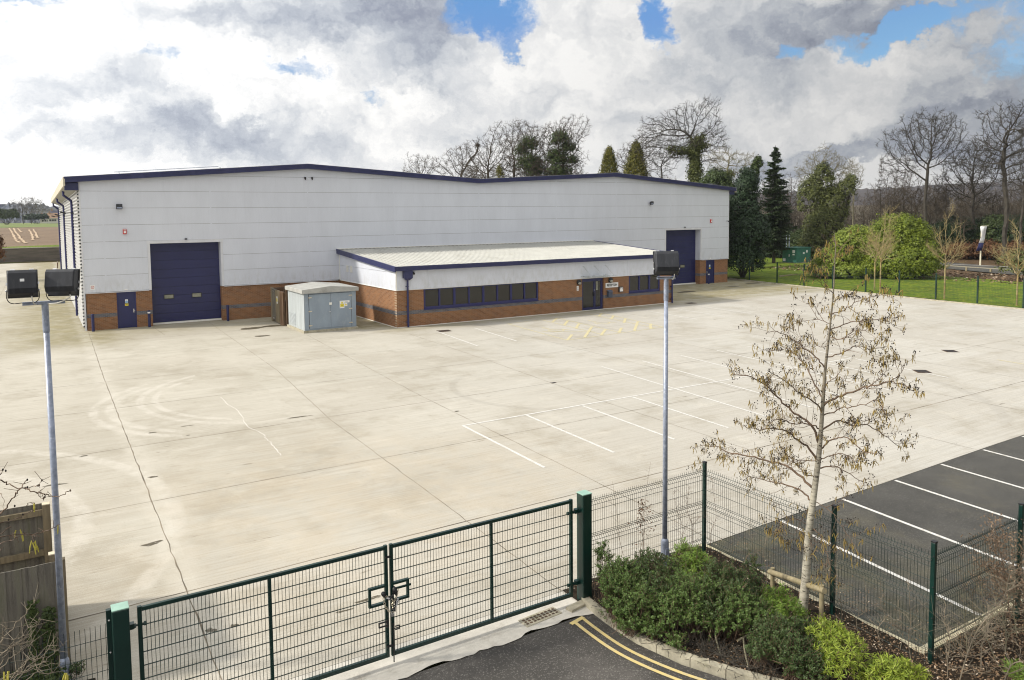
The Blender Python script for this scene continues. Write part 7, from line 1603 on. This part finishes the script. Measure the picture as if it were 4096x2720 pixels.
def blobf(dx, dy, rx, ry, rot=0.):
    c = ray(dx, dy); t1 = np.array([c[1], -c[0], 0]); t1 /= np.linalg.norm(t1); t2 = np.cross(t1, c); 
    if t2[2] < 0: t2 = -t2
    f = F/K; a, b_ = rx/f, ry/f; cr, sr = cos(rot), sin(rot); u = (t1*cr + t2*sr)/a; v = (-t1*sr + t2*cr)/b_
    U = T.vmath('DOT_PRODUCT', wdir, tuple(u), 1); V = T.vmath('DOT_PRODUCT', wdir, tuple(v), 1)
    U = T.math('SUBTRACT', U, float(u@c)); V = T.math('SUBTRACT', V, float(v@c))
    q = T.math('MULTIPLY_ADD', U, U, T.math('MULTIPLY', V, V)); return T.ramp(q, 0., 3.4, 1., 0.)
def acc(lst, op='MAXIMUM'):
    o = None
    for *b_, s in lst:
        w = T.math('MULTIPLY', blobf(*b_), s); o = w if o is None else T.math(op, o, w)
    return o
blue = acc([(1120, 40, 88.0, 56.0, 0, 1.), (1175, 85, 48.0, 24.0, .2, .9), (1540, 40, 28.8, 60.0, 0, 1.), (1835, 128, 28.8, 17.6, 0, .8), (2130, 55, 120.0, 20.8, .25, 1.), (2060, 75, 40.0, 11.2, 0, .7), (2330, 0, 48.0, 16.0, 0, .8), (380, 150, 48.0, 20.8, -.3, .62), (640, 165, 60.0, 19.2, -.45, .7), (700, 195, 36.0, 16.0, -.2, .62), (850, 220, 40.0, 12.8, 0, .6), (15, 15, 40.0, 17.6, 0, .55), (165, 30, 36.0, 16.0, -.5, .5), (175, 115, 17.6, 9.6, 0, .45), (480, 120, 32.0, 8.0, 0, .35), (1060, 60, 40.0, 32.0, 0, .7), (-300, -200, 220, 130, 0, .8), (2800, -100, 300, 160, 0, .9), (1300, -420, 500, 160, 0, .9)])
dark = acc([(870, 60, 150, 80, 0, .9), (640, 40, 150, 50, 0, .42), (960, 130, 70, 50, 0, .5), (480, 325, 210, 38, 0, .46), (300, 300, 80, 36, 0, .34), (660, 295, 110, 34, .1, .36), (50, 325, 70, 22, 0, .42), (60, 225, 60, 30, .2, .45), (330, 225, 90, 34, -.4, .5), (560, 45, 70, 30, 0, .3), (2000, 45, 150, 40, .1, .85), (1850, 60, 120, 45, 0, .45), (1700, 190, 160, 40, 0, .40), (2000, 345, 190, 18, .12, 1.1), (1850, 362, 130, 16, 0, .9), (1700, 350, 100, 30, 0, .35), (2150, 290, 130, 30, .25, .65), (2250, 190, 90, 60, .3, .45), (2330, 60, 60, 60, 0, .5), (1230, 225, 60, 26, 0, .45), (1050, 285, 80, 25, 0, .3), (780, 320, 60, 50, 0, .42), (2200, 340, 120, 60, 0, .45), (1530, 300, 90, 30, 0, .3), (1750, 60, 100, 60, 0, .3), (1380, 120, 60, 60, 0, .22), (2340, 300, 80, 60, 0, .5)], 'ADD')
dark = T.math('MINIMUM', dark, 1.)
fb = T.noise(T.vmath('ADD', T.scale(wdir, 1, 1, 1.7), (3.1, .7, 0)), 4.2, 9, .62)
fb2 = T.noise(T.scale(wdir, 1, 1, 1.5), 13., 8, .66)
# shade of the cloud: 0 bright edge .. 1 dark belly
sh = T.math('ADD', T.math('MULTIPLY', dark, .72), T.math('MULTIPLY', T.math('SUBTRACT', fb, .5), 1.5)); sh = T.math('ADD', sh, T.math('MULTIPLY', T.math('SUBTRACT', fb2, .5), 1.5)); fo = T.vmath('ADD', wdir, tuple(SD*.035)); fo2 = T.noise(T.vmath('ADD', T.scale(fo, 1, 1, 1.7), (3.1, .7, 0)), 4.2, 9, .62); fo3 = T.noise(T.scale(fo, 1, 1, 1.5), 13., 8, .66)
rel = T.math('ADD', T.math('MULTIPLY', T.math('SUBTRACT', fb, fo2), 2.6), T.math('MULTIPLY', T.math('SUBTRACT', fb2, fo3), .9))
sh = T.math('SUBTRACT', sh, rel); sh = T.ramp(sh, -.12, .98, 0, 1, False)
glow = T.math('ADD', T.math('MULTIPLY', T.vmath('DOT_PRODUCT', dirv, tuple(SD), 1), .55), .78)
cr_ = T.node('ShaderNodeValToRGB'); el_ = cr_.color_ramp.elements; el_[0].position = 0; el_[0].color = (10.2, 10.1, 9.9, 1); el_[1].position = 1; el_[1].color = (3.0, 3.3, 4.1, 1)
for p_, c_ in ((.25, (8.4, 8.45, 8.5, 1)), (.5, (6.5, 6.75, 7.1, 1)), (.75, (4.6, 4.95, 5.6, 1))): e = el_.new(p_); e.color = c_
T.link(sh, cr_.inputs[0]); cl = T.vmath('MULTIPLY', cr_.outputs[0], T.comb(glow, glow, glow))
bm = T.math('ADD', blue, T.math('MULTIPLY', T.math('SUBTRACT', fb2, .5), 1.5)); bm = T.math('ADD', bm, T.math('MULTIPLY', T.math('SUBTRACT', fb, .55), .5)); bm = T.ramp(bm, .40, .95)
skc = T.vmath('MAXIMUM', T.vmath('MULTIPLY', sky.outputs[0], (.6, .8, 1.)), (.7, 2.75, 5.5))
T.link(T.mix(bm, cl, skc), bgn.inputs['Color']); bgn.inputs['Strength'].default_value = SKY_S
cam = bpy.data.cameras.new('camera'); co = bpy.data.objects.new('camera', cam); COL.objects.link(co); SC.camera = co
cam.sensor_width = 36; cam.lens = F/4096*36; cam.shift_x = 96.67/4096; cam.shift_y = -275.52/4096; cam.clip_end = 6000; cam.clip_start = .05
co.matrix_world = Matrix(((CM[0][0], -CM[1][0], -CM[2][0], CAM[0]), (CM[0][1], -CM[1][1], -CM[2][1], CAM[1]), (CM[0][2], -CM[1][2], -CM[2][2], CAM[2]), (0, 0, 0, 1)))
if HAZE:
    b = MB(); b.box(-1600, 1500, -420, 1500, -1.2, 75); hz = b.build('haze', [bpy.data.materials.new('thin air')]); hz['kind'] = 'stuff'
    m = hz.data.materials[0]; m.use_nodes = True; nt = m.node_tree; nt.nodes.clear(); out = nt.nodes.new('ShaderNodeOutputMaterial'); pv = nt.nodes.new('ShaderNodeVolumePrincipled'); pv.inputs['Color'].default_value = (.86, .91, 1, 1); pv.inputs['Density'].default_value = HAZE; pv.inputs['Anisotropy'].default_value = 0; nt.links.new(pv.outputs[0], out.inputs['Volume'])
SC.view_settings.view_transform = 'Standard'; SC.view_settings.look = 'None'; SC.view_settings.exposure = EXPO; SC.view_settings.gamma = 1
SC.cycles.max_bounces = 6; SC.cycles.transparent_max_bounces = 8; SC.cycles.use_denoising = True; SC.cycles.filter_width = 1.1
